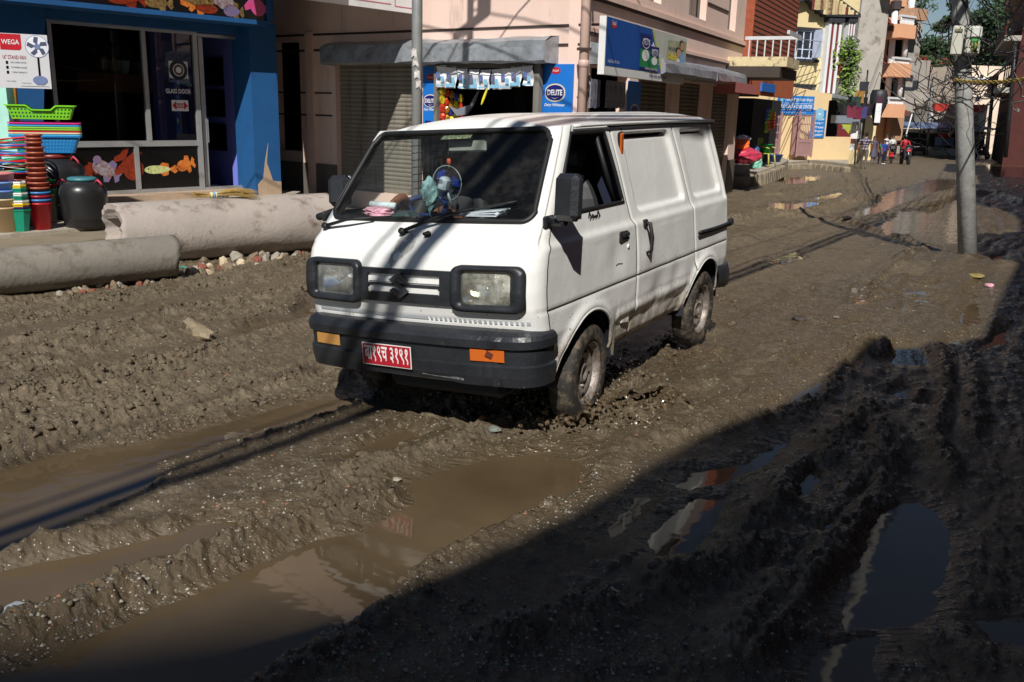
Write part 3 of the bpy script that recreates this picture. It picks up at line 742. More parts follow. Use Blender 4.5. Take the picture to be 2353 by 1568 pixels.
# front bumper: wraps round the nose
mb = MB(); BZ = [.345, .354, .40, .452, .460, .532, .542, .580, .600, .618, .632]; BO = [.028, .056, .066, .070, .058, .058, .076, .078, .066, .034, -.02]
rowsb = []
def bump_pt(t, z, o):    # t from -1 to 1 along the wrap
    L = .775; u = t*L; au = abs(u); W = .650; cr = .085; fr = -.640; fl = W-cr
    if au < fl: x = au; y = fr+.05*(au/W)**2.4; nx, ny = .12*(au/W), -1
    elif au < fl+.15: 
        k = (au-fl)/.15*math.pi/2; x = fl+cr*math.sin(k); y = fr+.05*((fl)/W)**2.4+cr*(1-math.cos(k)); nx, ny = math.sin(k), -math.cos(k)
    else: x = W; y = fr+.05*(fl/W)**2.4+cr+(au-fl-.15)*.9; nx, ny = 1, 0
    l_ = math.hypot(nx, ny); nx /= l_; ny /= l_
    dip = .012*(1-sm(abs(t), .25, .45))*(1 if z < .40 else 0)
    sag = .010*math.exp(-((t-.62)/.07)**2)*float(pnoise(t*40, z*30))
    return (math.copysign(x+nx*(o+sag), u if u else 1), y+ny*(o+sag), z+dip)
NT = 90
vs = [bump_pt(-1+2*i/NT, z, o) for z, o in zip(BZ, BO) for i in range(NT+1)]
fs = [[j*(NT+1)+i, j*(NT+1)+i+1, (j+1)*(NT+1)+i+1, (j+1)*(NT+1)+i] for j in range(len(BZ)-1) for i in range(NT)]
mb.add(vs, fs, black_pl, False)
for i in (0, NT):   # end caps
    mb.add([bump_pt(-1+2*i/NT, z, o) for z, o in zip(BZ, BO)]+[bump_pt(-1+2*i/NT, BZ[0], -.05), bump_pt(-1+2*i/NT, BZ[-1], -.05)], [list(range(len(BZ)))+[len(BZ)+1, len(BZ)]], black_pl)
bump = mb.build('front_bumper', black_pl, van)
scuff = M('scuffed_plastic', (.10, .10, .10), rough=.8, dirt=(.3, .29, .27), dirt_amt=.6, vs_=30)
for (a, b, z0) in ((-.34, -.16, .385), (.10, .34, .392), (.10, .34, .372)):
    mb = MB(); mb.add([bump_pt(a/.80, z0, .062), bump_pt(b/.80, z0, .062), bump_pt(b/.80, z0+.012, .064), bump_pt(a/.80, z0+.012, .064)], [[0, 1, 2, 3]], scuff)
    mb.build('air_slot', scuff, bump)
for (a, b) in ((-.585, -.42), (.37, .545)):
    mb = MB(); N = 8; zz = (.477, .533)
    for o, flip in ((.052, 0),):
        vs = [bump_pt((a+(b-a)*i/N)/.775, z, .067) for z in zz for i in range(N+1)]
        mb.add(vs, [[i, i+1, N+2+i, N+1+i] for i in range(N)], orange, True)
        vs2 = [bump_pt((a+(b-a)*i/N)/.775, z, .035) for z in zz for i in range(N+1)]
        mb.add(vs[:N+1]+vs2[:N+1], [[i, N+1+i, N+2+i, i+1] for i in range(N)], orange)
        mb.add(vs[N+1:]+vs2[N+1:], [[i, i+1, N+2+i, N+1+i] for i in range(N)], orange)
    if a > 0:
        q = bump_pt(.470/.775, .507, .070); mb.box((q[0], q[1], q[2]+.004), (.035, .004, .026), M('broken_lens', (.10, .02, .008), rough=.6), rot=(0, .5, .3))
    ind = mb.build('indicator_light', orange, bump)
    if a > 0: tag(ind, 'cracked orange indicator lens')
    else: ind.data.materials.clear(); ind.data.materials.append(M('faded_amber', (.42, .21, .06), rough=.4)); tag(ind, 'faded amber indicator lens')
# licence plate
mb = MB(); pc = Vector(bump_pt(-.105/.80, .462, .080)); pxa = (Vector(bump_pt(.04/.80, .462, .080))-Vector(bump_pt(-.25/.80, .462, .080))).normalized(); pz = Vector((0, 0, 1)); pn = pxa.cross(pz)
plate_m = M('plate_red', srgb(165, 30, 45), rough=.35, var=.08); plate_w = M('plate_white', (.75, .74, .70), rough=.5, var=.05)
def oriented(mb, c, ax, az, an, sx, sz, th, mat, cz=0.):
    p = [c+ax*(a*sx/2)+an*(n_*th/2)+az*(b*sz/2) for b in (-1, 1) for a, n_ in ((-1, 1), (1, 1), (1, -1), (-1, -1))]
    mb.hexa(p, mat)
oriented(mb, pc, pxa, pz, pn, .305, .112, .004, plate_w); oriented(mb, pc+pn*.0025, pxa, pz, pn, .297, .104, .003, plate_m)
text_mesh(mb, 'बा१९च ३१९१', pc-pxa*.136-pz*.038, pxa, pz, width=.272, height=.082, mat=plate_w, depth=-.0+.0045 if pn.dot(Vector((0, -1, 0))) > 0 else .0045, bold=.015)
for q in (-.075, .10): mb.lathe([(0, .001), (.005, .001), (.005, -.004)], chrome, 8, c=pc+pxa*q+pz*.043+pn*.006, rot=Matrix((pxa, pz, pn)).transposed())
mb.build('licence_plate', plate_m, bump)

# headlights, surrounds and grille
def rr_loop(x0, x1, z0, z1, r, n=5):
    pts = []
    for (cx, cz, a0) in ((x1-r, z0+r, -90), (x1-r, z1-r, 0), (x0+r, z1-r, 90), (x0+r, z0+r, 180)):
        for i in range(n+1):
            t = R_(a0+90*i/n); pts.append((cx+r*math.cos(t), cz+r*math.sin(t)))
    return pts
def frame_patch(mb, outer, inner, o_out, o_in, mat, base=-.01):
    n = len(outer); sub = 1
    vo = [front_pt(x, z, base) for x, z in outer]; v1 = [front_pt(x, z, o_out) for x, z in outer]
    mid = [((a[0]+b[0])/2, (a[1]+b[1])/2) for a, b in zip(outer, inner)]
    vm = [front_pt(x, z, o_out+.006) for x, z in mid]
    v2 = [front_pt(x, z, o_in) for x, z in inner]; v3 = [front_pt(x, z, base) for x, z in inner]
    vs = vo+v1+vm+v2+v3
    mb.add(vs, [[k*n+i, k*n+(i+1) % n, (k+1)*n+(i+1) % n, (k+1)*n+i] for k in range(4) for i in range(n)], mat, True)
def dense(lp, k=4):
    out = []
    for a, b in zip(lp, lp[1:]+lp[:1]):
        L = math.hypot(b[0]-a[0], b[1]-a[1]); q = max(1, int(L/.02))
        out += [(a[0]+(b[0]-a[0])*i/q, a[1]+(b[1]-a[1])*i/q) for i in range(q)]
    return out
refl = M('reflector', (.82, .82, .80), rough=.16, metal=1., var=.04, bump=.004, bs=30)
def lens_material(name, tint, milk):
    m = glass_material(name, tint, 1.1, milk, .02); n = m.node_tree.nodes; l = m.node_tree.links
    tc = n.new('ShaderNodeTexCoord'); wv = n.new('ShaderNodeTexWave'); wv.inputs['Scale'].default_value = 20; l.new(tc.outputs['Object'], wv.inputs[0]); bp = n.new('ShaderNodeBump'); bp.inputs['Distance'].default_value = .003; l.new(wv.outputs[0], bp.inputs['Height'])
    for q in n:
        if q.type == 'BSDF_GLOSSY': l.new(bp.outputs[0], q.inputs['Normal'])
        if q.type == 'BSDF_DIFFUSE': q.inputs[0].default_value = (.85, .84, .74, 1)
    return m
lensg = {1: lens_material('lens_yellowed', (.92, .91, .80), .42), -1: lens_material('lens_clear', (.97, .98, 1), .20)}
for s in (1, -1):
    mb = MB()
    oc = rr_loop(.272, .648, .708, .925, .045); inn = rr_loop(.322, .578 if s > 0 else .588, .742, .896, .02)
    od, idd = dense(oc), dense(inn)
    # resample both loops to the same count by angle
    def resample(lp, n=96):
        cx = sum(p[0] for p in lp)/len(lp); cz = sum(p[1] for p in lp)/len(lp); an = [(math.atan2((p[1]-cz)*1.8, p[0]-cx), p) for p in lp]; an.sort(key=lambda q: q[0])
        aa = [q[0] for q in an]; xs_ = [q[1][0] for q in an]; zs_ = [q[1][1] for q in an]
        aa = [aa[-1]-2*math.pi]+aa+[aa[0]+2*math.pi]; xs_ = [xs_[-1]]+xs_+[xs_[0]]; zs_ = [zs_[-1]]+zs_+[zs_[0]]
        return [(float(np.interp(-math.pi+2*math.pi*i/n, aa, xs_)), float(np.interp(-math.pi+2*math.pi*i/n, aa, zs_))) for i in range(n)]
    o_, i_ = resample(od), resample(idd)
    if s < 0: o_ = [(-x, z) for x, z in o_][::-1]; i_ = [(-x, z) for x, z in i_][::-1]
    frame_patch(mb, o_, i_, .030, .018, black_pl)
    hl = mb.build('headlight_surround', black_pl, van)
    lens = MB(); x0, x1 = (.316, .584) if s > 0 else (-.594, -.316); NX, NZ = 14, 8
    vs = []
    for j in range(NZ+1):
        for i in range(NX+1):
            x = x0+(x1-x0)*i/NX; z = .738+.158*j/NZ; bl = .010*(1-(2*i/NX-1)**2)*(1-(2*j/NZ-1)**2); vs.append(front_pt(x, z, .006+bl))
    lens.add(vs, [[j*(NX+1)+i, j*(NX+1)+i+1, (j+1)*(NX+1)+i+1, (j+1)*(NX+1)+i] for j in range(NZ) for i in range(NX)], lensg[s], True)
    hh = lens.build('headlight', lensg[s], van); tag(hh, 'yellowed cloudy headlight lens' if s > 0 else 'clear bright headlight lens')
    bw_ = MB(); vs = []
    for j in range(NZ+1):
        for i in range(NX+1):
            q = ((2*i/NX-1)**2*.8+(2*j/NZ-1)**2*.8); vs.append(front_pt(x0+(x1-x0)*i/NX, .740+.154*j/NZ, -.062+.058*min(1, q)))
    bw_.add(vs, [[j*(NX+1)+i, j*(NX+1)+i+1, (j+1)*(NX+1)+i+1, (j+1)*(NX+1)+i] for j in range(NZ) for i in range(NX)], refl, True); cx_ = (x0+x1)/2
    q = Vector(front_pt(cx_, .815, -.03)); bw_.lathe([(0, .018), (.012, .014), (.014, -.02)], chrome, 10, c=q, rot=(R_(90), 0, 0)); bw_.build('reflector', None, hh)
gm = black_pl
mb = MB()
def gstrip(x0, x1, z0, z1, out, mat, n=16, base=-.01, t0=0., t1=0.):
    vs = []
    for k, (z, o) in enumerate(((z0, base), (z0, out), (z1, out), (z1, base))):
        for i in range(n+1):
            x = x0+(x1-x0)*i/n; vs.append(front_pt(x, z, o))
    mb.add(vs, [[k*(n+1)+i, k*(n+1)+i+1, (k+1)*(n+1)+i+1, (k+1)*(n+1)+i] for k in range(3) for i in range(n)], mat)
gstrip(-.285, .285, .728, .772, .016, gm); gstrip(-.285, .285, .866, .893, .016, gm)
gstrip(-.285, -.225, .772, .866, .016, gm, 4); gstrip(.205, .285, .772, .866, .016, gm, 4)
gstrip(-.225, .205, .812, .820, .018, gm)
gr = mb.build('grille', gm, van)
mb = MB(); gstrip(-.225, .205, .828, .852, .008, paint); gstrip(-.215, .195, .778, .804, .008, paint); mb.build('grille_bar', paint, gr)
# S shaped emblem of two hooked strokes
mb = MB(); ec = Vector(front_pt(-.02, .815, .024))
S_ = [(a*1.3, b*1.25) for a, b in [(0, .052), (.045, .022), (.027, .010), (0, .028), (-.014, .019), (.045, -.022), (.002, -.052), (-.045, -.022), (-.027, -.010), (0, -.028), (.014, -.019), (-.045, .022)]]
mb.prism(S_, ec, (1, 0, 0), (0, 0, 1), (0, -1, 0), .008, M('emblem_grey', (.10, .10, .11), rough=.35, metal=.5)); mb.build('emblem', None, gr)
# reflective dashed tape and swage on the nose
tape = M('reflective_tape', (.55, .58, .62), rough=.3, metal=.3); mb = MB(); X0 = -.60
while X0 < .66:
    z0 = .648; q = [front_pt(X0, z0, .004), front_pt(X0+.016, z0, .004), front_pt(X0+.016, z0+.017, .004), front_pt(X0, z0+.017, .004)]; mb.add(q, [[0, 1, 2, 3]], tape); X0 += .027 if X0 > .1 else .0175
mb.build('reflective_tape', tape, van)
# worn patch where a sticker was torn off the nose
mb = MB(); rg = random.Random(3); wm = M('torn_sticker', (.50, .50, .47), rough=.9, var=.25, vs_=40, dirt=(.30, .32, .31), dirt_amt=.7)
pp = []
for i in range(40):
    t = 2*math.pi*i/40; r = 1+.22*math.sin(3*t+1)+rg.uniform(-.10, .10); pp.append((-.045+.052*r*math.cos(t)+.030*math.sin(t), .985+.068*r*math.sin(t)))
mb.add([front_pt(x, z, .0035) for x, z in pp]+[front_pt(-.045, .985, .0035)], [[i, (i+1) % 40, 40] for i in range(40)], wm); mb.build('torn_sticker', wm, van)
# wipers, washer nozzle
def wiper(p0, p1, blade0, blade1):
    mb = MB(); a = Vector(front_pt(*p0, .03)); b = Vector(front_pt(*p1, .045)); mb.lathe([(0, .012), (.016, .012), (.022, -.03), (.022, -.05)], rubber, 10, c=a, rot=(R_(60), 0, 0))
    mb.tube([a, a.lerp(b, .5)+Vector((0, -.02, .012)), b], [.010, .008, .005], rubber, 6)
    N = 10; pts = [front_pt(blade0[0]+(blade1[0]-blade0[0])*i/N, blade0[1]+(blade1[1]-blade0[1])*i/N, .022) for i in range(N+1)]; mb.tube(pts, .006, rubber, 5)
    mb.build('wiper', rubber, van)
wiper((-.60, 1.075), (-.28, 1.125), (-.45, 1.118), (-.02, 1.128)); wiper((-.07, 1.065), (.30, 1.175), (.02, 1.118), (.50, 1.205))
mb = MB(); a = Vector(front_pt(.075, 1.05, 0)); mb.lathe([(0, .035), (.008, .035), (.009, .01), (.018, .008), (.020, 0)], rubber, 10, c=a, rot=(R_(75), 0, 0)); mb.build('washer_nozzle', rubber, van)

# mirrors
for s in (1, -1):
    mb = MB()
    c = Vector((.80, -.467, 1.229)) if s > 0 else Vector((-.73, -.25, 1.235)); sc = 1.0 if s > 0 else .80
    mb.box(c, (.150*sc, .075*sc, .215*sc), black_pl, rot=(R_(-6), 0, s*R_(-18)), bevel=.026)
    arm0 = Vector(side_pt(-.42, 1.115, .004, s)); mb.tube([arm0, arm0+Vector((s*.06, -.01, -.005)), c+Vector((-s*.02, 0, -.115*sc))], [.026, .02, .016], black_pl, 8)
    mb.box(arm0+Vector((s*.0, 0, 0)), (.02, .10, .05), black_pl, bevel=.008)
    mi = mb.build('wing_mirror', black_pl, van)
    g = MB(); g.box(c+Vector((0, .040*sc, 0)), (.125*sc, .004, .200*sc), chrome, rot=(R_(-6), 0, s*R_(-18))); g.build('mirror_glass', chrome, mi)

# door furniture on the near side
mb = MB(); mb.box(side_pt(.40, .945, -.004), (.022, .115, .062), rubber, bevel=.008); mb.box(side_pt(.41, .955, .010), (.014, .085, .022), black_pl, bevel=.005); mb.build('door_handle', rubber, doors[1])
mb = MB(); mb.lathe([(0, .004), (.012, .004), (.014, -.004)], paint, 12, c=side_pt(.455, .885, .002), rot=(0, R_(90), 0)); mb.build('key_lock', None, doors[1])
mb = MB()
mb.tube([side_pt(.70, .99, .004), side_pt(.70, .985, .034), side_pt(.715, .90, .040), side_pt(.705, .83, .030), side_pt(.70, .815, .002)], [.010, .012, .010, .010, .009], rubber, 8); mb.box(side_pt(.705, .985, .002), (.02, .05, .045), rubber, bevel=.006)
mb.build('door_handle', rubber, slide)
mb = MB(); mb.tube([side_pt(.30, .80, .002), side_pt(.33, .806, .002), side_pt(.38, .800, .002)], .002, seam_m, 4); mb.build('scratch', seam_m, doors[1])
mb = MB()
for y0 in np.arange(.02, .16, .035):
    mb.tube([side_pt(y0-.01, 1.085, .003), side_pt(y0+.008, 1.098+.012*math.sin(y0*60), .003), side_pt(y0+.03, 1.080, .003)], [.003, .0055, .001], rubber, 4)
    mb.tube([side_pt(y0, 1.07, .003), side_pt(y0+.02, 1.088, .003)], [.001, .004], rubber, 4)
mb.build('decal', rubber, doors[1])
mb = MB()
mb.tube([side_pt(y, .822-.004*math.cos(y*6), .012) for y in np.linspace(1.64, 2.36, 16)], .011, black_pl, 6)
mb.tube([side_pt(y, .800, .008) for y in np.linspace(1.64, 2.36, 16)], .008, rubber, 6); mb.box(side_pt(2.335, .825, .012), (.035, .05, .05), black_pl, bevel=.01)
mb.build('sliding_door_rail', black_pl, van)
mb = MB(); mb.box(side_pt(.565, 1.435, .006), (.020, .040, .125), orange, rot=(R_(8), R_(6), 0), bevel=.007); mb.box(side_pt(.565, 1.435, .000), (.016, .052, .138), rubber, rot=(R_(8), R_(6), 0), bevel=.006); mb.build('side_marker_light', orange, van)
# fuel flap step
mb = MB(); mb.box(side_pt(.47, .47, -.004), (.016, .11, .05), paint, rot=(R_(-8), 0, 0), bevel=.006); mb.build('jacking_cover', paint, van)
# rear bumper corner
mb = MB()
vs = []; prof = [(.36, -.0), (.37, .05), (.45, .062), (.52, .05), (.53, .0)]
path = [(.66, 2.06), (.675, 2.18), (.665, 2.30), (.62, 2.38), (.50, 2.42), (0, 2.43), (-.50, 2.42), (-.62, 2.38), (-.665, 2.30), (-.675, 2.18)]
for z, o in prof:
    for k, (x, y) in enumerate(path):
        L = math.hypot(x, y-1.9); vs.append((x*(1+o/.7) if abs(x) > .55 else x, y+(o if y > 2.3 else 0), z+(.02 if k == 0 else 0)))
mb.add(vs, [[k*10+i, k*10+i+1, (k+1)*10+i+1, (k+1)*10+i] for k in range(4) for i in range(9)], black_pl, True); mb.build('rear_bumper', black_pl, van)

# rolled lips of the wheel arches
for s in (1, -1):
    for (cy, cz, r) in (WHF, WHR): mb = MB(); mb.tube([side_pt(cy+(r+.002)*math.cos(t), max(.335, cz+(r+.002)*math.sin(t)), -.001, s) for t in np.linspace(.12, math.pi-.12, 40)], .008, paint, 6); mb.build('arch_lip', paint, van)
# wheel wells and underside
mb = MB()
for s in (1, -1):
    for (cy, cz, r) in (WHF, WHR):
        n = 20; a = [(s*(hw(.5)-.018), cy+r*1.0*math.cos(math.pi*i/n), cz+r*math.sin(math.pi*i/n)) for i in range(n+1)]; b = [(s*.40, p[1], p[2]) for p in a]
        mb.add(a+b, [[i, i+1, n+2+i, n+1+i] for i in range(n)], dark_in, True)
        mb.add([(s*.40, cy-r, .25), (s*.40, cy+r, .25), (s*.40, cy+r, .66), (s*.40, cy-r, .66)], [[0, 1, 2, 3]], dark_in)
mb.box((0, .85, .37), (.78, 2.7, .12), dark_in); mb.box((0, .9, .385), (1.24, 1.05, .10), dark_in); mb.box((0, 2.2, .40), (1.2, .25, .10), dark_in)
mb.tube([(-.55, 0, .27), (.55, 0, .27)], .035, dark_in, 8); mb.tube([(-.55, 1.84, .27), (.55, 1.84, .27)], .045, dark_in, 8); mb.box((.1, -.35, .30), (.7, .35, .12), dark_in, bevel=.03)
mb.build('underbody', dark_in, van)
mfm = M('caked_mud', (.10, .078, .052), rough=.7, bump=.008, bs=40)
for s in (1, -1):
    for yy in (.34, 2.17):
        mb = MB(); mb.box((s*.60, yy, .37), (.13, .02, .17), mfm, rot=(R_(-12), 0, 0), bevel=.006); mb.build('mud_flap', mfm, van)

# wheels
def make_wheel():
    root = empty('wheel', (0, 0, 0)); mb = MB(); N = 72
    prof = [(.168, .058), (.178, .066), (.195, .072), (.225, .0725), (.245, .068), (.258, .060), (.266, .050), (.2695, .044), (.2695, .0), (.2695, -.044), (.266, -.050), (.258, -.060), (.225, -.0725), (.178, -.066), (.168, -.058)]
    vs = []
    for k, (r, x) in enumerate(prof):
        for j in range(N):
            a = 2*math.pi*j/N; rad = r
            if 6 <= k <= 10: rad = r-(.007 if (j % 2 == (0 if x > .01 else 1)) else 0)
            if k == 8: rad = r-.006
            vs.append((x, rad*math.cos(a), rad*math.sin(a)))
    mb.add(vs, [[k*N+j, k*N+(j+1) % N, (k+1)*N+(j+1) % N, (k+1)*N+j] for k in range(len(prof)-1) for j in range(N)], tyre_m, True)
    mb.build('tyre', tyre_m, root)
    mb = MB(); N = 48
    pr = [(.170, .056), (.172, .062), (.165, .062), (.160, .052), (.150, .040), (.148, .010), (.146, -.05)]
    def disc(prof, mat, hole=None):
        vs = [(x, r*math.cos(2*math.pi*j/N), r*math.sin(2*math.pi*j/N)) for r, x in prof for j in range(N)]
        fs = []
        for k in range(len(prof)-1):
            rm = (prof[k][0]+prof[k+1][0])/2
            for j in range(N):
                if hole and hole[0] < rm < hole[1] and (j % 6) in (2, 3): continue
                fs.append([k*N+j, k*N+(j+1) % N, (k+1)*N+(j+1) % N, (k+1)*N+j])
        mb.add(vs, fs, mat, True)
    disc(pr, steel)
    disc([(.147, .018), (.138, .024), (.130, .030), (.122, .033), (.110, .036), (.100, .034), (.088, .026), (.070, .020), (.055, .022), (.050, .036), (.034, .038), (.032, .020), (.0, .018)], steel, (.112, .136))
    rim = mb.build('rim', steel, root)
    mb = MB(); mb.lathe([(0, .0), (.145, 0)], dark_in, 24, c=(-.02, 0, 0), rot=(0, R_(90), 0)); 
    for k in range(4):
        a = k*math.pi/2+.4; mb.lathe([(0, .016), (.008, .016), (.010, 0)], steel, 6, c=(.020, .070*math.cos(a), .070*math.sin(a)), rot=(0, R_(90), 0))
    mb.build('hub', steel, rim)
    return root
w0 = make_wheel(); first = True
for (x, y) in ((.605, 0), (.605, 1.84), (-.605, 0), (-.605, 1.84)):
    o = w0 if first else copy_tree(w0); first = False
    o.parent = van; o.location = (x, y, .27); o.rotation_euler = (random.random()*6, 0, 0)
    o.rotation_euler = Euler((1.1+x*y, 0, 0)); 
    e = Matrix.Rotation(R_(-3.5 if True else 0)*-1, 3, 'Y') @ Matrix.Rotation(R_(4) if y == 0 else 0, 3, 'Z') @ (Matrix.Rotation(math.pi, 3, 'Z') if x < 0 else Matrix.Identity(3)) @ Matrix.Rotation(1.1+y*2, 3, 'X')
    o.rotation_euler = e.to_euler()

# cabin: floor, seats, partition, dashboard, wheel
navy = M('navy_partition', (.010, .014, .035), rough=.6); seatm = M('seat_vinyl', (.025, .025, .028), rough=.45)
cab = MB(); cab.box((0, .95, .46), (1.26, 2.7, .04), dark_in); cab.box((0, -.20, .68), (1.22, .5, .05), dark_in)
cab.build('cabin_floor', dark_in, van)
cab = MB(); cab.box((.17, .62, 1.0), (.85, .03, 1.04), navy); cab.box((0, 1.5, 1.53), (1.1, 1.6, .01), dark_in); cab.box((-.60, .62, 1.0), (.02, .04, 1.0), navy); cab.build('partition', navy, van)
sm_ = MB()
for x in (-.32, .32):
    sm_.box((x, .20, .72), (.46, .46, .16), seatm, bevel=.05); sm_.blob((x, .43, 1.00), (.23, .09, .34), seatm, 1, 0, 20, 14); sm_.blob((x, .47, 1.36), (.13, .05, .09), seatm, 1, 0, 16, 10)
sm_.build('front_seat', seatm, van)
d = MB(); dashm = M('dashboard_green', (.035, .060, .065), rough=.55)
d.box((0, -.36, 1.0), (1.14, .20, .14), dashm, bevel=.03); d.box((0, -.40, 1.082), (1.06, .12, .02), dashm); d.box((-.33, -.30, 1.10), (.30, .14, .07), dashm, bevel=.03); dash = d.build('dashboard', dashm, van)
d = MB(); blue_m = M('steering_blue', (.02, .035, .13), rough=.4)
stc = Vector((-.31, -.14, 1.10)); strot = Euler((R_(-62), 0, 0)).to_matrix().inverted()
N = 28; d.tube([stc+Euler((R_(28), 0, 0)).to_matrix()@Vector((.185*math.cos(2*math.pi*i/N), .185*math.sin(2*math.pi*i/N), 0)) for i in range(N+1)], .015, blue_m, 8, caps=False)
for a in (0, 2.3, 4.0): d.tube([stc, stc+Euler((R_(28), 0, 0)).to_matrix()@Vector((.18*math.cos(a), .18*math.sin(a), 0))], .010, blue_m, 6)
d.tube([stc, stc+Vector((0, -.18, -.12))], .02, dark_in, 6); d.build('steering_wheel', blue_m, van)
d = MB(); mirb = M('mirror_back', (.32, .33, .30), rough=.5); d.box((.03, -.095, 1.462), (.235, .022, .068), mirb, bevel=.02); d.tube([(.03, -.095, 1.49), (.03, -.085, 1.545)], .008, mirb, 6); d.build('interior_mirror', mirb, van)
d = MB(); q = [front_pt(x, z, -.012) for x, z in ((-.10, 1.497), (.085, 1.500), (.095, 1.535), (-.08, 1.533))]; d.add(q, [[0, 1, 2, 3]], M('visor_sticker', (.10, .13, .09), rough=.4, dirt=(.4, .38, .2), dirt_amt=.6, vs_=30)); d.build('windscreen_sticker', None, van)
# mesh guard inside the near window
d = MB(); gy = np.linspace(.26, .50, 6); gz = np.linspace(1.13, 1.50, 10); gm2 = M('guard_wire', (.25, .27, .30), rough=.4, metal=.6)
for y in gy: d.tube([(-.56, y, 1.13), (-.53, y, 1.5)], .003, gm2, 4)
for z in gz: d.tube([(-.56, .22, z), (-.56, .55, z)], .003, gm2, 4)
d.build('window_guard', gm2, van)
# ---------------------------------------------------------------- facades
class Fac:
    """a vertical wall plane: u runs along it from its corner, z up, out towards the street"""
    def __init__(s, o, ang, side):       # ang from +Y towards +X of the run; side=+1: street lies to the right of the run
        s.o = Vector((o[0], o[1], 0)); a = R_(ang); s.d = Vector((math.sin(a), math.cos(a), 0)); s.n = Vector((math.cos(a), -math.sin(a), 0))*side
        s.M = Matrix((s.d, -s.n, Vector((0, 0, 1)))).transposed()
        if side < 0: pass
    def P(s, u, z, out=0.): return s.o+s.d*u+s.n*out+Vector((0, 0, z))
    def uz(s, x, y, out=0.):
        d = ray(x, y); c = Vector((0, 0, CAM_H)); t = (s.o+s.n*out-c).dot(s.n)/d.dot(s.n); p = c+d*t
        return ((p-s.o).dot(s.d), p.z)
    def box(s, mb, u0, u1, z0, z1, o0, o1, mat=None):
        mb.hexa([s.P(u0, z0, o0), s.P(u1, z0, o0), s.P(u1, z0, o1), s.P(u0, z0, o1), s.P(u0, z1, o0), s.P(u1, z1, o0), s.P(u1, z1, o1), s.P(u0, z1, o1)], mat)
    def quad(s, mb, u0, u1, z0, z1, out, mat=None):
        mb.add([s.P(u0, z0, out), s.P(u1, z0, out), s.P(u1, z1, out), s.P(u0, z1, out)], [[0, 1, 2, 3]], mat)
    def poly(s, mb, pts, out, mat=None): mb.add([s.P(u, z, out) for u, z in pts], [list(range(len(pts)))], mat)
    def prism(s, mb, pts, o0, o1, mat=None): mb.prism(pts, s.P(0, 0, o0), s.d, (0, 0, 1), s.n, o1-o0, mat)
    def wall(s, mb, u0, u1, z0, z1, holes, th, mat):
        """wall slab with rectangular openings; jambs show its thickness"""
        us = sorted({u0, u1, *[h[0] for h in holes], *[h[1] for h in holes]}); zs_ = sorted({z0, z1, *[h[2] for h in holes], *[h[3] for h in holes]})
        us = [u for u in us if u0 <= u <= u1]; zs_ = [z for z in zs_ if z0 <= z <= z1]
        def hole(i, j):
            if i < 0 or j < 0 or i >= len(us)-1 or j >= len(zs_)-1: return True
            u = (us[i]+us[i+1])/2; z = (zs_[j]+zs_[j+1])/2
            return any(h[0] < u < h[1] and h[2] < z < h[3] for h in holes)
        for i in range(len(us)-1):
            for j in range(len(zs_)-1):
                if hole(i, j): continue
                a, b, c, d = us[i], us[i+1], zs_[j], zs_[j+1]
                s.quad(mb, a, b, c, d, 0, mat); s.quad(mb, a, b, c, d, -th, mat)
                if hole(i-1, j): mb.add([s.P(a, c, 0), s.P(a, c, -th), s.P(a, d, -th), s.P(a, d, 0)], [[0, 1, 2, 3]], mat)
                if hole(i+1, j): mb.add([s.P(b, c, 0), s.P(b, c, -th), s.P(b, d, -th), s.P(b, d, 0)], [[0, 1, 2, 3]], mat)
                if hole(i, j-1): mb.add([s.P(a, c, 0), s.P(b, c, 0), s.P(b, c, -th), s.P(a, c, -th)], [[0, 1, 2, 3]], mat)
                if hole(i, j+1): mb.add([s.P(a, d, 0), s.P(b, d, 0), s.P(b, d, -th), s.P(a, d, -th)], [[0, 1, 2, 3]], mat)
def txt(fac, mb, s, u, z, out, w_=None, h=None, mat=None, sign=1, center=False, bold=0., shear=0.):
    text_mesh(mb, s, fac.P(u, z, out), fac.d*sign, (0, 0, 1), width=w_, height=h, mat=mat, depth=0, bold=bold, shear=shear, center=center)
def shutter(fac, name, parent, u0, u1, z0, z1, out, mat, pitch=.075):
    mb = MB(); n = int((z1-z0)/pitch); k = 5; vs = []; us = np.linspace(u0, u1, 7)
    for i in range(n*k+1):
        z = z0+(z1-z0)*i/(n*k); o = out+.014*abs(math.sin(math.pi*i/k))
        for q, u in enumerate(us): vs.append(fac.P(u, z, o+.010*float(pnoise(u*1.7, z*2.1))))
    mb.add(vs, [[i*7+q, i*7+q+1, (i+1)*7+q+1, (i+1)*7+q] for i in range(n*k) for q in range(6)], mat)
    return mb.build(name, mat, parent)
white = M('white_paint', (.72, .72, .70), rough=.5, var=.06, dirt=(.45, .42, .37), dirt_amt=.3)
black = M('black_paint', (.012, .012, .013), rough=.4, var=.2)
pinkw = M('pink_render', srgb(230, 202, 188), rough=.85, var=.05, vs_=1.4, dirt=srgb(188, 160, 146), dirt_amt=.35, bump=.003, bs=60, streak=True)
pinkt = M('pink_trim', srgb(222, 190, 174), rough=.85, var=.08)
groove = M('dark_groove', srgb(62, 50, 45), rough=.9)
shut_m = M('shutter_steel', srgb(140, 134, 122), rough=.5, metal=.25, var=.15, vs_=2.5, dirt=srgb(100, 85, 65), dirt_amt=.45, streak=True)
alum = M('aluminium', (.42, .43, .43), rough=.4, metal=.5, var=.12, dirt=(.25, .22, .18), dirt_amt=.3)
galv = M('galvanised_sheet', (.36, .39, .42), rough=.42, metal=.45, var=.22, vs_=4, dirt=(.22, .20, .17), dirt_amt=.5, bump=.006, bs=9)
conc = M('concrete', srgb(150, 142, 130), rough=.9, var=.18, vs_=2.5, dirt=srgb(95, 88, 78), dirt_amt=.5, bump=.006, bs=30)
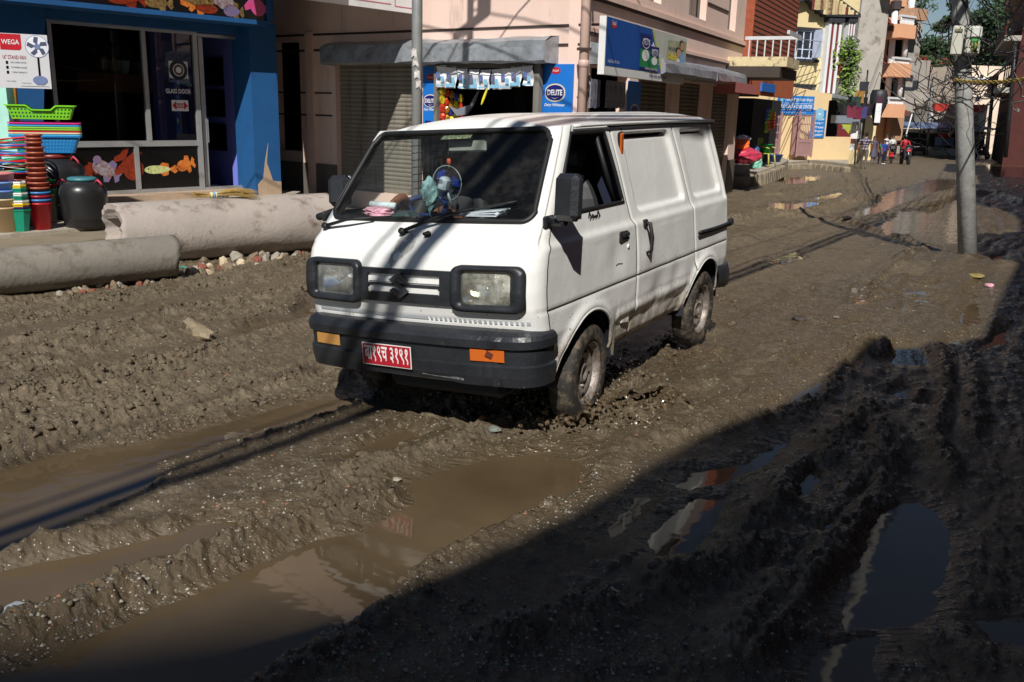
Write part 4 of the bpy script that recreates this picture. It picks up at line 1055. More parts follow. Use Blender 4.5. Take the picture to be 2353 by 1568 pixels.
room = M('room_shade', (.008, .007, .007), rough=.9)  # near-black colour stands in for the shade inside rooms
pane = glass_material('window_pane', (.45, .50, .50), .9)
banner_b = M('banner_blue', srgb(28, 115, 205), rough=.45, var=.06)
navy_p = M('print_navy', srgb(30, 30, 110), rough=.4, var=.05); whitep = M('print_white', (.78, .79, .80), rough=.45, var=.03); greenp = M('print_green', srgb(30, 130, 75), rough=.45); redp = M('print_red', srgb(190, 30, 45), rough=.4)
goldp = M('print_gold', srgb(200, 180, 120), rough=.4); skyp = M('print_sky', srgb(130, 190, 222), rough=.4, var=.1, vs_=12, dirt=(.75, .8, .82), dirt_amt=.5)

# ---- the pink corner building
C0 = (.915, 14.09)
C0v = Vector((C0[0], C0[1], 0)); PL = Fac(C0, -53.4, -1); PR = Fac(C0, 25.6, 1)
pink = empty('pink_building', (C0[0], C0[1], 0), label='pink rendered corner shop building with roller shutters and dark window recesses', cat='building')
def part(mb, name, mat, parent, fac=None):
    o = mb.build(name, mat, parent)
    if parent is not None:
        off = Vector(parent.location); 
        if parent.parent is not None: off = off+Vector(parent.parent.location)
        if parent.type == 'EMPTY': o.data.transform(Matrix.Translation(-off))
        else: 
            p = parent
            while p.type != 'EMPTY' and p.parent is not None: p = p.parent
            if p.type == 'EMPTY': o.data.transform(Matrix.Translation(-Vector(p.location)))
    return o
def uzb(fac, x0, y0, x1, y1, out=0.):
    a = fac.uz(x0, y0, out); b = fac.uz(x1, y1, out); return min(a[0], b[0]), max(a[0], b[0]), min(a[1], b[1]), max(a[1], b[1])
# openings of the left face
sh1 = (PL.uz(970, 300)[0], PL.uz(773, 300)[0], .12, 2.45)
ki = (PL.uz(1233, 200)[0], PL.uz(1003, 200)[0], .30, 2.50)
wl = (PL.uz(668, 250)[0], PL.uz(628, 250)[0], .9, 2.6)
mb = MB(); PL.wall(mb, 0, 9.5, -.4, 9.0, [ki, sh1, (PL.uz(690, 200)[0]-.0, PL.uz(630, 200)[0], .75, 2.75)], .22, pinkw)
holesR = []
W1 = uzb(PR, 1463, 12, 1519, 12); W2 = uzb(PR, 1583, 30, 1623, 30); W3 = uzb(PR, 1672, 60, 1690, 60)
zw = 3.52
for w_ in (W1, W2, W3): holesR.append((w_[0], w_[1], zw if w_ is not W2 else zw-.0, zw+1.5))
zshR = 2.25
SR = [(PR.uz(1470, 220)[0], PR.uz(1542, 220)[0]), (PR.uz(1561, 230)[0], PR.uz(1617, 230)[0]), (PR.uz(1636, 240)[0], PR.uz(1681, 240)[0])]
for a, b in SR: holesR.append((a, b, -.1, zshR))
op = (PR.uz(1357, 200)[0], PR.uz(1446, 200)[0]); holesR.append((op[0], op[1], .1, 2.3))
uend = PR.uz(1704, 150)[0]
PR.wall(mb, 0, uend, -.6, 9.0, holesR, .22, pinkw)
A_, B_ = PR.P(uend, 0, 0), PL.P(9.5, 0, 0); D_ = A_+(B_-C0v)
for a, b in ((A_, D_), (D_, B_)): mb.add([a+Vector((0, 0, -.6)), b+Vector((0, 0, -.6)), b+Vector((0, 0, 9)), a+Vector((0, 0, 9))], [[0, 1, 2, 3]], pinkw)
mb.add([p+Vector((0, 0, 9)) for p in (C0v, A_, D_, B_)], [[0, 1, 2, 3]], pinkw)
part(mb, 'wall', pinkw, pink)
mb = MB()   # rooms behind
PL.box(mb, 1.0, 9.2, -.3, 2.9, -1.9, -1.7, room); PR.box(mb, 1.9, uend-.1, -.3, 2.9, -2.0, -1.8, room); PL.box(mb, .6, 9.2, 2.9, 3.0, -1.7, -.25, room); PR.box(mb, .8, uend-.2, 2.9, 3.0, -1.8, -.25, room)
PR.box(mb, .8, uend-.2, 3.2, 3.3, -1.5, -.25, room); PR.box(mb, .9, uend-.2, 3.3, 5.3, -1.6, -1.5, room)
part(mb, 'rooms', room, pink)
mb = MB()   # horizontal grooves and string courses
zl = [PL.uz(947, 72)[1], PL.uz(1264, 104)[1]]
for z in (zl[0], zl[1]):
    PL.box(mb, -.02, 9.4, z-.018, z+.018, .002, .014, groove)
for z in (zl[1]-.75, zl[1]-1.15): PL.box(mb, sh1[1]+.1, 9.4, z-.015, z+.015, .002, .010, groove); PL.box(mb, -.01, ki[0]-.02, z-.015, z+.015, .002, .010, groove)
zA = PR.uz(1600, 72)[1]; zB = PR.uz(1620, 136)[1]
for z in (zA, zB): PR.box(mb, -.0, uend, z-.03, z+.015, .002, .05, groove)
for z in (zA+.62, zA+1.2): 
    for a, b in ((0, W1[0]-.05), (W1[1]+.05, W2[0]-.05), (W2[1]+.05, W3[0]-.05)): PR.box(mb, a, b, z-.018, z+.018, .002, .02, groove)
for z in (zB-.0-.62, zB-1.1): PR.box(mb, 0, op[0]-.05, z-.015, z+.015, .002, .02, groove)
part(mb, 'groove', groove, pink)
mb = MB(); PR.box(mb, -.0, uend, zA+.012, zA+.10, .0, .07, pinkt); PR.box(mb, 0, uend, zB+.012, zB+.07, .0, .055, pinkt); PL.box(mb, sh1[1]+.55, sh1[1]+.75, -.3, 2.9, 0, .05, pinkt)
part(mb, 'string_course', pinkt, pink)
frm = M('window_frame_brown', srgb(95, 88, 84), rough=.6)
for (a, b, z0, z1) in [(w_[0], w_[1], zw, zw+1.5) for w_ in (W1, W2, W3)]:
    mb = MB(); t = .05
    PR.box(mb, a, b, z0, z0+t, -.20, -.14); PR.box(mb, a, a+t, z0+t, z1, -.20, -.14); PR.box(mb, b-t, b, z0+t, z1, -.20, -.14); PR.box(mb, (a+b)/2-t/2, (a+b)/2+t/2, z0+t, z1, -.20, -.14)
    wf = part(mb, 'window', frm, pink); mb = MB(); PR.quad(mb, a+t, b-t, z0+t, z1, -.175); o = part(mb, 'pane', pane, wf)
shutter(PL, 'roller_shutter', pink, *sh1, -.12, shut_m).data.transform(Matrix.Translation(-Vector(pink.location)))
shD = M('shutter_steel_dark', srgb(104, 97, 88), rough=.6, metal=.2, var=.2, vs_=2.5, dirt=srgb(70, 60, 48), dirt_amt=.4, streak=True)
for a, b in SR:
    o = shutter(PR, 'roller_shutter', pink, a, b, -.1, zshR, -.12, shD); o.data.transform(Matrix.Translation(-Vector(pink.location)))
dpl = M('plinth_stone', srgb(98, 92, 84), rough=.7, var=.15, bump=.002)
for (a, b) in ((SR[0][1], SR[1][0]), (SR[1][1], SR[2][0]), (SR[2][1], uend)): mb = MB(); PR.box(mb, a, b, -.55, .55, .0, .03, dpl); part(mb, 'plinth', dpl, pink)
mb = MB(); PL.box(mb, sh1[1], 9.4, -.3, .55, 0, .03, dpl); part(mb, 'plinth', dpl, pink)
# canopies
def canopy(fac, u0, u1, zt, zb, out, mat, name, nseg=14, seed=1, droop=.0, parent=pink):
    mb = MB(); vs = []; prof = [(0, zt+.06), (out*.55, zt+.03), (out*.92, zt-.03), (out, zt-.10), (out+.01, zb+.03), (out-.04, zb)]
    for i in range(nseg+1):
        u = u0+(u1-u0)*i/nseg
        for k, (o, z) in enumerate(prof):
            j = float(pnoise(u*2.2+k*.7, k*1.3, seed))*.035; vs.append(fac.P(u, z+j*.7+droop*math.sin(i/nseg*3.1), o+j))
    n = len(prof); mb.add(vs, [[i*n+k, i*n+k+1, (i+1)*n+k+1, (i+1)*n+k] for i in range(nseg) for k in range(n-1)], mat)
    und = [fac.P(u0, zb+.01, 0), fac.P(u1, zb+.01, 0), fac.P(u1, zb+.01, out-.04), fac.P(u0, zb+.01, out-.04)]; mb.add(und, [[0, 1, 2, 3]], mat)
    for u in (u0, u1): mb.add([fac.P(u, z, o) for o, z in prof]+[fac.P(u, zb, 0)], [list(range(n+1))], mat)
    return part(mb, name, mat, parent)
oc = .36
ca = PL.uz(1252, 118, oc)[0]; cb = PL.uz(735, 118, oc)[0]; czb = PL.uz(1050, 146, oc)[1]; czt = PL.uz(1050, 94, oc)[1]
canopy(PL, ca, cb, czt, czb, oc, galv, 'canopy', 22, 3)
cgrey = M('painted_canopy', srgb(128, 128, 134), rough=.6, var=.15, vs_=5, dirt=srgb(80, 78, 76), dirt_amt=.45, streak=True)
c1 = PR.uz(1574, 155, .5)[0]; c2 = PR.uz(1649, 165, .5)[0]; c3 = PR.uz(1716, 180, .5)[0]; cz1 = PR.uz(1640, 154, .5)[1]; cz0 = PR.uz(1640, 187, .5)[1]
canopy(PR, c1-1.2, c2-.08, cz1, cz0, .5, cgrey, 'canopy', 8, 7); canopy(PR, c2+.05, c3, cz1, cz0, .5, cgrey, 'canopy', 4, 9)
canopy(PR, .22, PR.uz(1400, 120, .25)[0], PR.uz(1365, 98, .3)[1], PR.uz(1365, 143, .3)[1], .28, galv, 'canopy', 4, 11)
# unseen slab, added and shaped to shade the recess beside the blue shop
edge_px = [(964, 25), (947, 51), (920, 89), (890, 140), (879, 200), (879, 330), (879, 440)]
pts = []
for x, y in edge_px:
    u, z = PL.uz(x, y); p = PL.P(u, z, 0); k = (3.75-z)/SUN.z; pts.append(p+SUN*k)
left = [PL.P(6.62, 3.75, .0), Vector((-4.36, 12.0, 3.75))]
poly_ = [PL.P(PL.uz(964, 25)[0], 3.75, .01)]+pts+left[::-1]
mb = MB(); n = len(poly_); mb.add([p for p in poly_]+[p+Vector((0, 0, .16)) for p in poly_], [list(range(n))[::-1], list(range(n, 2*n))]+[[i, (i+1) % n, n+(i+1) % n, n+i] for i in range(n)], conc)
part(mb, 'shade_slab', conc, pink)
# white signboard hanging under that slab
sg = Fac(tuple(at(950, 20, 15.65))[:2], 38, 1)
ss = empty('hanging_signboard', sg.P(0, 3.2), label='white signboard with thin pink border hanging above the shaded doorway', cat='signboard')
mb = MB(); u0, z0 = sg.uz(512, 0); u1, z1 = sg.uz(952, 33)
sg.prism(mb, [(u0-.3, z1), (u1, z1), (u1, z1+.9), (u0-.3, z1+.9)], -.03, .03, white); part(mb, 'board', white, ss)
mb = MB(); pkl = M('pink_line', srgb(190, 100, 120)); sg.box(mb, u0-.2, u1-.55, z1+.09, z1+.105, .031, .034, pkl); sg.box(mb, u1-.45, u1-.05, z1+.07, z1+.085, .031, .034, pkl); sg.box(mb, u1-.47, u1-.455, z1+.07, z1+.8, .031, .034, pkl); part(mb, 'border', pkl, ss)

# drainpipe
dpm = M('drainpipe', srgb(205, 175, 162), rough=.5, var=.06, vs_=2, dirt=srgb(170, 140, 120), dirt_amt=.3)
u, z = PR.uz(1342, 120, .14); dp = empty('drainpipe', PR.P(u, 0, .14), label='pale pink vertical drainpipe at the corner of the pink building', cat='pipe')
mb = MB(); mb.tube([(0, 0, -.2), (0, 0, 8)], .068, dpm, 14); 
for zz in (1.55, 2.3, 4.1): mb.lathe([(.069, -.05), (.078, -.045), (.078, .045), (.069, .05)], dpm, 14, c=(0, 0, zz))
mb.build('pipe', dpm, dp)
for zz in (1.2, 2.5, 3.6): mb = MB(); mb.box((0, 0, zz), (.20, .20, .03), groove); mb.build('bracket', groove, dp)

def logo_delite(fac, mb, uc, zc, w_, out, sg_=1):
    """dark blue oval badge with white rim"""
    def ov(a, b, m, o): fac.poly(mb, [(uc+a*math.cos(t)*(1+.0)*1, zc+b*math.copysign(abs(math.sin(t))**.8, math.sin(t))) for t in np.linspace(0, 2*math.pi, 28, endpoint=False)], o, m)
    ov(w_*.5, w_*.36, goldp, out); ov(w_*.47, w_*.335, whitep, out+.002); ov(w_*.44, w_*.305, navy_p, out+.004)
    txt(fac, mb, 'DELITE', uc, zc-w_*.10, out+.006, w_=w_*.72, h=w_*.22, mat=whitep, sign=sg_, center=True, bold=.03)
    fac.poly(mb, [(uc-w_*.2, zc-w_*.17), (uc, zc-w_*.22), (uc+w_*.2, zc-w_*.17), (uc, zc-w_*.245)], out+.006, whitep)
def packet(fac, mb, u0, u1, z0, z1, out):
    um = (u0+u1)/2; h = z1-z0
    fac.poly(mb, [(u0, z0), (u1, z0), (u1*.98+um*.02, z1), (u0, z1)], out, greenp); fac.quad(mb, u0, u1, z1-h*.42, z1, out+.002, navy_p); fac.quad(mb, u0, u1, z0, z0+h*.06, out+.002, navy_p)
    fac.poly(mb, [(um+(u1-u0)*.34*math.cos(t), z0+h*.40+h*.17*math.sin(t)) for t in np.linspace(0, 6.28, 14, endpoint=False)], out+.003, whitep)
    fac.poly(mb, [(um+(u1-u0)*.36*math.cos(t), z0+h*.74+h*.15*math.sin(t)) for t in np.linspace(0, 6.28, 14, endpoint=False)], out+.004, whitep)
    fac.poly(mb, [(um+(u1-u0)*.31*math.cos(t), z0+h*.74+h*.12*math.sin(t)) for t in np.linspace(0, 6.28, 14, endpoint=False)], out+.005, navy_p)
# posters on the left face
def poster(x0, x1, y0, zbot, label, kind):
    u1, zt = PL.uz(x0, y0, .06); u0, _ = PL.uz(x1, y0, .06); W = u1-u0; um = (u0+u1)/2
    e = empty('poster', PL.P(um, zbot, .06), label=label, cat='poster')
    mb = MB(); PL.box(mb, u0, u1, zbot, zt, .0, .06, banner_b)
    part(mb, 'sheet', banner_b, e)
    mb = MB(); zz = zt-W*.12 if kind == 'r' else zt-.16
    txt_u = um
    PL.poly(mb, [(um+.085*math.cos(t), zz-.02+.05*math.sin(t)) for t in np.linspace(0, 6.28, 18, endpoint=False)], .064, redp)
    txt(PL, mb, 'Sujal', um, zz-.045, .067, w_=.11, h=.045, mat=whitep, sign=-1, center=True)
    wl_ = W*.62 if kind == 'r' else W*.9
    zc = zz-.34 if kind == 'r' else zz-.40
    logo_delite(PL, mb, um, zc, wl_, .064, -1)
    txt(PL, mb, 'Dairy Whitener', um, zc-wl_*.56, .066, w_=W*.62 if kind == 'r' else W*.86, h=.055, mat=whitep, sign=-1, center=True, bold=.02, shear=.25)
    zq = zc-wl_*.56-.12
    if kind == 'r':
        PL.quad(mb, u1-W*.33, u1-.01, zq-.45, zq, .064, M('print_room', (.5, .5, .5), var=.4, vs_=14)); PL.quad(mb, u1-W*.68, u1-W*.34, zq-.45, zq, .064, greenp)
        txt(PL, mb, 'PREMIUM DAIRY', u1-W*.51, zq-.11, .067, w_=W*.28, mat=whitep, sign=-1, center=True)
        for q in range(3): PL.quad(mb, u1-W*(.66-.0)+q*.07, u1-W*.66+q*.07+.05, zq-.36, zq-.28, .067, whitep)
        PL.poly(mb, [(u1-W*.17+.07*math.cos(t), zq-.30+.085*math.sin(t)) for t in np.linspace(0, 6.28, 14, endpoint=False)], .067, M('print_teal', srgb(50, 140, 120)))
        PL.poly(mb, [(u1-W*.17+.035*math.cos(t), zq-.26+.05*math.sin(t)) for t in np.linspace(0, 6.28, 14, endpoint=False)], .070, black)
        packet(PL, mb, u0+.04, u0+W*.30, zq-.50, zq-.22, .066)
    else:
        zr = zq
        while zr > zbot+.3:
            PL.poly(mb, [(um+W*(.42+.07*math.sin(7*t))*math.cos(t), zr-.22+.15*math.sin(t)) for t in np.linspace(0, 6.28, 40, endpoint=False)], .064, whitep)
            packet(PL, mb, um-.02, um+W*.33, zr-.33, zr-.03, .068); packet(PL, mb, um-W*.36, um-.02, zr-.36, zr-.14, .072)
            PL.quad(mb, um-W*.15, um+W*.15, zr-.45, zr-.435, .064, whitep); txt(PL, mb, 'सन्तुष्टि', um, zr-.66, .066, w_=W*.6, mat=whitep, sign=-1, center=True); zr -= .85
    part(mb, 'print', None, e)
poster(1240, 1317, 148, .3, 'wide blue dairy poster with oval badge right of the kiosk opening', 'r')
poster(972, 1007, 152, .3, 'tall narrow blue dairy poster between the steel shutter and the kiosk', 'l')
# kiosk: posts, beam, hanging sachets and packets, dark shopkeeper shapes
ko = empty('kiosk_front', PL.P(ki[0], 0), label='wooden kiosk frame of grey posts below the crumpled metal canopy', cat='kiosk')
mb = MB(); wd = M('weathered_wood', srgb(120, 116, 108), rough=.85, var=.25, vs_=6, streak=True); a = PL.uz(1238, 200, .2)[0]; b = PL.uz(1003, 200, .2)[0]
PL.box(mb, a, a+.10, 0, czb, .1, .2); part(mb, 'post', wd, ko); mb = MB(); PL.box(mb, b-.02, b+.06, 0, czb, .1, .2); part(mb, 'post', wd, ko); mb = MB(); PL.box(mb, a, b, czb-.06, czb+.02, .1, .18); part(mb, 'beam', wd, ko)
mb = MB(); PL.box(mb, a+.1, b-.05, .0, .9, .0, .35); part(mb, 'counter', wd, ko)
xs9 = np.linspace(1003, 1226, 10)
for i in range(9):
    x0, x1 = xs9[i], xs9[i+1]-1; xm = (x0+x1)/2; t = (i-4)/4.; yt = 160-9*abs(t)**1.5+5*0; yb = 206-5*abs(t)**2-(3 if i > 6 else 0)
    oo = .22; u1, zt = PL.uz(x0, yt, oo); u0, zb = PL.uz(x1, yb, oo); W = u1-u0; H = zt-zb; um = (u0+u1)/2
    e = empty('hanging_sachet', PL.P(um, zt, oo), label='', cat='sachet', group='white printed sachets strung under the kiosk canopy')
    ords = ['first', 'second', 'third', 'fourth', 'fifth', 'sixth', 'seventh', 'eighth', 'ninth']
    e['label'] = '%s sachet from the left in the row strung across the kiosk' % ords[i]
    mb = MB(); sk_ = .03*math.sin(i*2.1); N = 6; vs = []
    for r in range(N+1):
        for c in range(4): vs.append(PL.P(um+(c/3-.5)*W*.96+sk_*(1-r/N), zb+H*r/N, oo+.02*math.sin(r*1.2+i)+.012*math.sin(c*2+i)))
    mb.add(vs, [[r*4+c, r*4+c+1, (r+1)*4+c+1, (r+1)*4+c] for r in range(N) for c in range(3)], whitep, True)
    part(mb, 'sheet', whitep, e)
    mb = MB(); o2 = oo+.045
    PL.quad(mb, um-W*.42+sk_*.6, um+W*.42+sk_*.6, zb+H*.05, zb+H*(.22 if i % 2 else .12), o2, skyp); PL.quad(mb, um-W*.02+sk_*.5, um+W*.34+sk_*.5, zb+H*.42, zb+H*.70, o2, M('print_greyblue', srgb(95, 110, 165), var=.3, vs_=20)); PL.quad(mb, um-W*.38, um-W*.08, zb+H*.22, zb+H*.5, o2, skyp)
    if i % 2: PL.poly(mb, [(um-W*.12, zb+H*.25), (um+W*.16, zb+H*.3), (um+W*.12, zb+H*.72), (um, zb+H*.8), (um-W*.05, zb+H*.6)], o2+.003, M('print_figure', srgb(105, 100, 110), var=.3, vs_=25))
    part(mb, 'print', None, e)
mb = MB(); mb.tube([PL.P(PL.uz(x, y, .3)[0], PL.uz(x, y, .3)[1], .3) for x, y in ((1001, 151), (1050, 157), (1110, 161), (1170, 157), (1228, 149))], .006, black, 4); tag(mb.build('string', black), 'sagging string holding the row of sachets across the kiosk', 'string')
cols = [(220, 190, 40), (200, 60, 40), (170, 120, 40), (60, 60, 140), (230, 150, 40), (120, 40, 60), (240, 220, 80)]
rg = random.Random(5); prev = None
for si, xx in enumerate((1017, 1027, 1037, 1048, 1058)):
    oo = .12-.06*si; u, z = PL.uz(xx, 200+si*4, oo)
    e = empty('packet_strip', PL.P(u, z, oo), label='%s strip of shiny snack packets hanging inside the kiosk from its left post' % ['first', 'second', 'third', 'fourth', 'fifth'][si], cat='snack strip', group='strips of snack packets in the kiosk')
    for k in range(8):
        m_ = P('foil_%d' % ((si*2+k) % 7), *cols[(si*2+k//2) % 7], rough=.22, metal=.35, var=.5, vs_=30)
        mb = MB(); mb.blob((0, 0, -.07-.135*k), (.055, .025, .068), m_, seed=si*9+k, amp=.18, nu=7, nv=5); mb.build('packet', m_, e)
e = PL.uz(1113, 222, .35); mb = MB(); mb.blob((0, 0, 0), (.02, .02, .13), P('banana_yellow', 225, 205, 60), 2, .1, rot=Euler((0, .35, 0)).to_matrix()); o = mb.build('toy_banana'); o.location = PL.P(e[0], e[1], .35); tag(o, 'small yellow banana shaped balloon dangling in the kiosk opening', 'balloon')
# dark umbrella half open behind the counter
u, z = PL.uz(1092, 250, -.3); mb = MB()
mb.prism([(-.28, .03), (-.12, -.02), (.02, .02), (.17, .06), (.33, .28), (.22, .05), (.08, -.10), (-.10, -.12)], (0, 0, 0), PL.d*-1, (0, 0, 1), PL.n, .05, M('grey_cloth', srgb(120, 125, 135), var=.3, vs_=8)); o = mb.build('cloth_bundle'); o.location = PL.P(u, z, .0); tag(o, 'grey crumpled cloth lying over the kiosk counter', 'cloth')

# ---- dairy signboard on the right face
oS = .42
p0, p1, p2, p3 = PR.uz(1395, 37, oS), PR.uz(1577, 88, oS), PR.uz(1573, 193, oS), PR.uz(1386, 172, oS)
ua, ub = (p0[0]+p3[0])/2, (p1[0]+p2[0])/2; zt_ = (p0[1]+p1[1])/2; zb_ = (p2[1]+p3[1])/2; W = ub-ua; H = zt_-zb_
sb = empty('shop_signboard', PR.P(ua, zb_, oS), label='long blue and cream dairy billboard with milk packets mounted on the pink wall', cat='signboard')
mb = MB(); PR.box(mb, ua, ub, zb_, zt_, oS-.10, oS, white); part(mb, 'board', white, sb)
def su(k): return ua+W*k
def sz(k): return zb_+H*k
mb = MB(); o = oS+.003; bl = M('sign_blue', srgb(22, 80, 160), rough=.4, var=.08)
PR.poly(mb, [(su(.005), sz(.155)), (su(.655), sz(.155)), (su(.50), sz(.99)), (su(.005), sz(.99))], o, bl)
PR.poly(mb, [(su(.655), sz(.155)), (su(.995), sz(.155)), (su(.995), sz(.99)), (su(.50), sz(.99))], o, M('sign_cream', srgb(188, 190, 180), var=.12, vs_=1.5))
PR.poly(mb, [(su(.655), sz(.155)), (su(.675), sz(.155)), (su(.52), sz(.99)), (su(.50), sz(.99))], o+.003, M('sign_lime', srgb(180, 190, 60)))
PR.poly(mb, [(su(.505+.13*(1+.22*math.sin(9*t))*math.cos(t)*.8), sz(.46+.26*(1+.18*math.sin(11*t))*math.sin(t))) for t in np.linspace(0, 6.28, 60, endpoint=False)], o+.003, whitep)
packet(PR, mb, su(.37), su(.50), sz(.17+.02), sz(.86), o+.006); packet(PR, mb, su(.49), su(.60), sz(.19), sz(.66), o+.012)
txt(PR, mb, 'DELITE', su(.435), sz(.66), o+.014, w_=W*.09, mat=whitep, center=True); txt(PR, mb, 'DELITE', su(.545), sz(.51), o+.020, w_=W*.08, mat=whitep, center=True)
PR.poly(mb, [(su(.075+.028*math.cos(t)), sz(.87+.055*math.sin(t))) for t in np.linspace(0, 6.28, 18, endpoint=False)], o+.003, redp); txt(PR, mb, 'Sujal', su(.075), sz(.845), o+.006, w_=W*.04, mat=whitep, center=True)
txt(PR, mb, 'Sujal Dairy Pvt. Ltd.', su(.03), sz(.20), o+.003, w_=W*.12, mat=whitep); txt(PR, mb, 'Available in 500gm & 100gm', su(.43), sz(.175), o+.016, w_=W*.16, mat=whitep)
grn = M('sign_photo_green', srgb(120, 130, 95), var=.5, vs_=3, col2=srgb(190, 190, 160)); PR.poly(mb, [(su(.70), sz(.16)), (su(.995), sz(.16)), (su(.995), sz(.92)), (su(.72), sz(.86))], o+.003, grn)
skin_p = M('print_skin', srgb(190, 150, 120)); bluesh = M('print_shirt', srgb(130, 165, 195), var=.2, vs_=6)
PR.poly(mb, [(su(.84), sz(.17)), (su(.985), sz(.17)), (su(.99), sz(.55)), (su(.95), sz(.70)), (su(.90), sz(.62)), (su(.86), sz(.45))], o+.007, bluesh); PR.poly(mb, [(su(.80), sz(.17)), (su(.90), sz(.17)), (su(.90), sz(.50)), (su(.865), sz(.55)), (su(.82), sz(.42))], o+.009, whitep)
for cu_, cz_, r in ((.875, .64, .028), (.925, .80, .030)): PR.poly(mb, [(su(cu_+r*math.cos(t)), sz(cz_+.09*math.sin(t))) for t in np.linspace(0, 6.28, 14, endpoint=False)], o+.011, skin_p); PR.poly(mb, [(su(cu_-.01+r*1.15*math.cos(t)), sz(cz_+.05+.075*math.sin(t))) for t in np.linspace(0, 6.28, 14, endpoint=False)], o+.0105, M('print_hair', srgb(60, 40, 30)))
yel = M('sign_yellow', srgb(215, 190, 60)); txt(PR, mb, 'अब हरेक दिन', su(.725), sz(.66), o+.010, w_=W*.17, h=H*.10, mat=navy_p); txt(PR, mb, 'Deliteful', su(.73), sz(.47), o+.010, w_=W*.14, h=H*.15, mat=yel, bold=.04, shear=.2)
txt(PR, mb, 'रश्मी खाद्य स्टोर। भट्टी', su(.50), sz(.045), o+.004, w_=W*.22, h=H*.075, mat=navy_p, bold=.02)
part(mb, 'print', None, sb)
for k1, k2 in ((.1, .9), (.9, .9), (.9, .2)): mb = MB(); mb.tube([PR.P(su(k1), sz(k2), 0), PR.P(su(k1), sz(k2), oS-.1)], .02, black, 5); part(mb, 'bracket', black, sb)
# stock hanging at the open shop below it
for i, x in enumerate((1362, 1372, 1398, 1408, 1420, 1431)):
    u, z = PR.uz(x, 182+i*1.5, .1); o_ = empty('hanging_packet', PR.P(u, z, .1), label='%s printed packet hanging over the open shop under the billboard' % ['first', 'second', 'third', 'fourth', 'fifth', 'sixth'][i], cat='packet', group='packets hanging under the billboard')
    mb = MB(); mb.prism([(-.11, -.42), (.11, -.40), (.10, 0), (-.10, 0)], (0, 0, 0), PR.d, (0, 0, 1), PR.n, .02, M('packet_grey', srgb(150, 150, 155), var=.5, vs_=14, col2=srgb(60, 70, 110))); mb.build('packet', None, o_)
u0, u1, z0, z1 = uzb(PR, 1447, 186, 1470, 262, .03); mb = MB(); PR.box(mb, u0, u1, .2, z1, .0, .03, banner_b); logo_delite(PR, mb, (u0+u1)/2, z1-.55, (u1-u0)*.8, .035); o_ = mb.build('poster'); tag(o_, 'small shaded blue poster beside the first shutter of the right face', 'poster')
mb = MB(); u0 = PR.uz(1402, 240, -.9)[0]; u1 = PR.uz(1441, 240, -.9)[0]; PR.box(mb, u0, u1, .1, 2.2, -.95, -.9, M('door_white', srgb(150, 145, 140), var=.1)); part(mb, 'shop_door', None, pink)
# ---------------------------------------------------------------- buildings across the street, behind the photographer: they shade the foreground
shade = [(-1.6, 2.1), (-.9, 2.55), (-.39, 2.85), (.26, 3.55), (.98, 4.54), (1.44, 4.92), (1.97, 5.64), (2.62, 6.59), (2.64, 6.62), (2.96, 6.63), (3.64, 6.96), (3.66, 7.0), (4.76, 8.82), (6.0, 10.9), (6.2, 12.6), (7.2, 14.6), (8.4, 15.2), (9.4, 17.0), (10.5, 19.5), (13, 24)]
def street_building(o, ang, prof, depth, name, label, mat, wins=True):
    """prof: (s along front, height)"""
    a = R_(ang); d = Vector((math.sin(a), math.cos(a), 0)); nrm = Vector((-math.cos(a), math.sin(a), 0)); o = Vector((*o, 0))
    e = empty(name, o+d*prof[0][0], label=label, cat='building'); mb = MB()
    pts = [(prof[0][0], -.6)]+prof+[(prof[-1][0], -.6)]
    n = len(pts); vs = [o+d*s+Vector((0, 0, z)) for s, z in pts]+[o+d*s-nrm*depth+Vector((0, 0, z)) for s, z in pts]
    mb.add(vs, [list(range(n)), list(range(n, 2*n))[::-1]]+[[i, (i+1) % n, n+(i+1) % n, n+i] for i in range(n)], mat)
    part(mb, 'wall', mat, e)
    s = prof[0][0]+1.0
    while s < prof[-1][0]-1.6 and wins:
        for z in (1.0, 4.0):
            mb = MB(); c = o+d*(s+.6)+nrm*.02+Vector((0, 0, z+.7))
            R = Matrix((d, nrm, Vector((0, 0, 1)))).transposed(); mb.box(c, (1.1, .06, 1.3), frm, rot=R); wf = part(mb, 'window', frm, e)
            mb = MB(); mb.box(c+nrm*.035, (.95, .02, 1.15), M('dark_pane', (.02, .025, .03), rough=.08), rot=R); part(mb, 'pane', None, wf)
        s += 2.6
    return e
ang_ = 38.5; a_ = R_(ang_); dd = Vector((math.sin(a_), math.cos(a_))); O_ = Vector((0, -3.6)); kx, ky = SUN.x/SUN.z, SUN.y/SUN.z
prof = []
for X_, Y_ in shade:
    # X_+kx*h = s*dd.x ; Y_+ky*h = O.y+s*dd.y
    A = np.array([[dd.x, -kx], [dd.y, -ky]]); b = np.array([X_-O_.x, Y_-O_.y]); s_, h_ = np.linalg.solve(A, b); prof.append((float(s_), float(h_)))
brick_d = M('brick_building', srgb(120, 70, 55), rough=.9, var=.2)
O2 = Vector((-6, -26)); pr2 = []
for X_, Y_ in ((-6, 1.6), (-3.2, 2.2), (-1.21, 2.62), (-.39, 2.85), (.5, 3.3), (3, 4.2)):
    A = np.array([[1, -kx], [0, -ky]]); s_, h_ = np.linalg.solve(A, np.array([X_-O2.x, Y_-O2.y])); pr2.append((float(s_), float(h_)))
street_building(O2, 90, pr2, 6, 'far_shade_block', 'unseen tall block added for its shade far behind the photographer', conc, False)  # unseen block, added so the left shade edge falls softly
street_building(O_, ang_, prof, 7, 'townhouse', 'brick townhouse behind the photographer that shades the near street', brick_d)
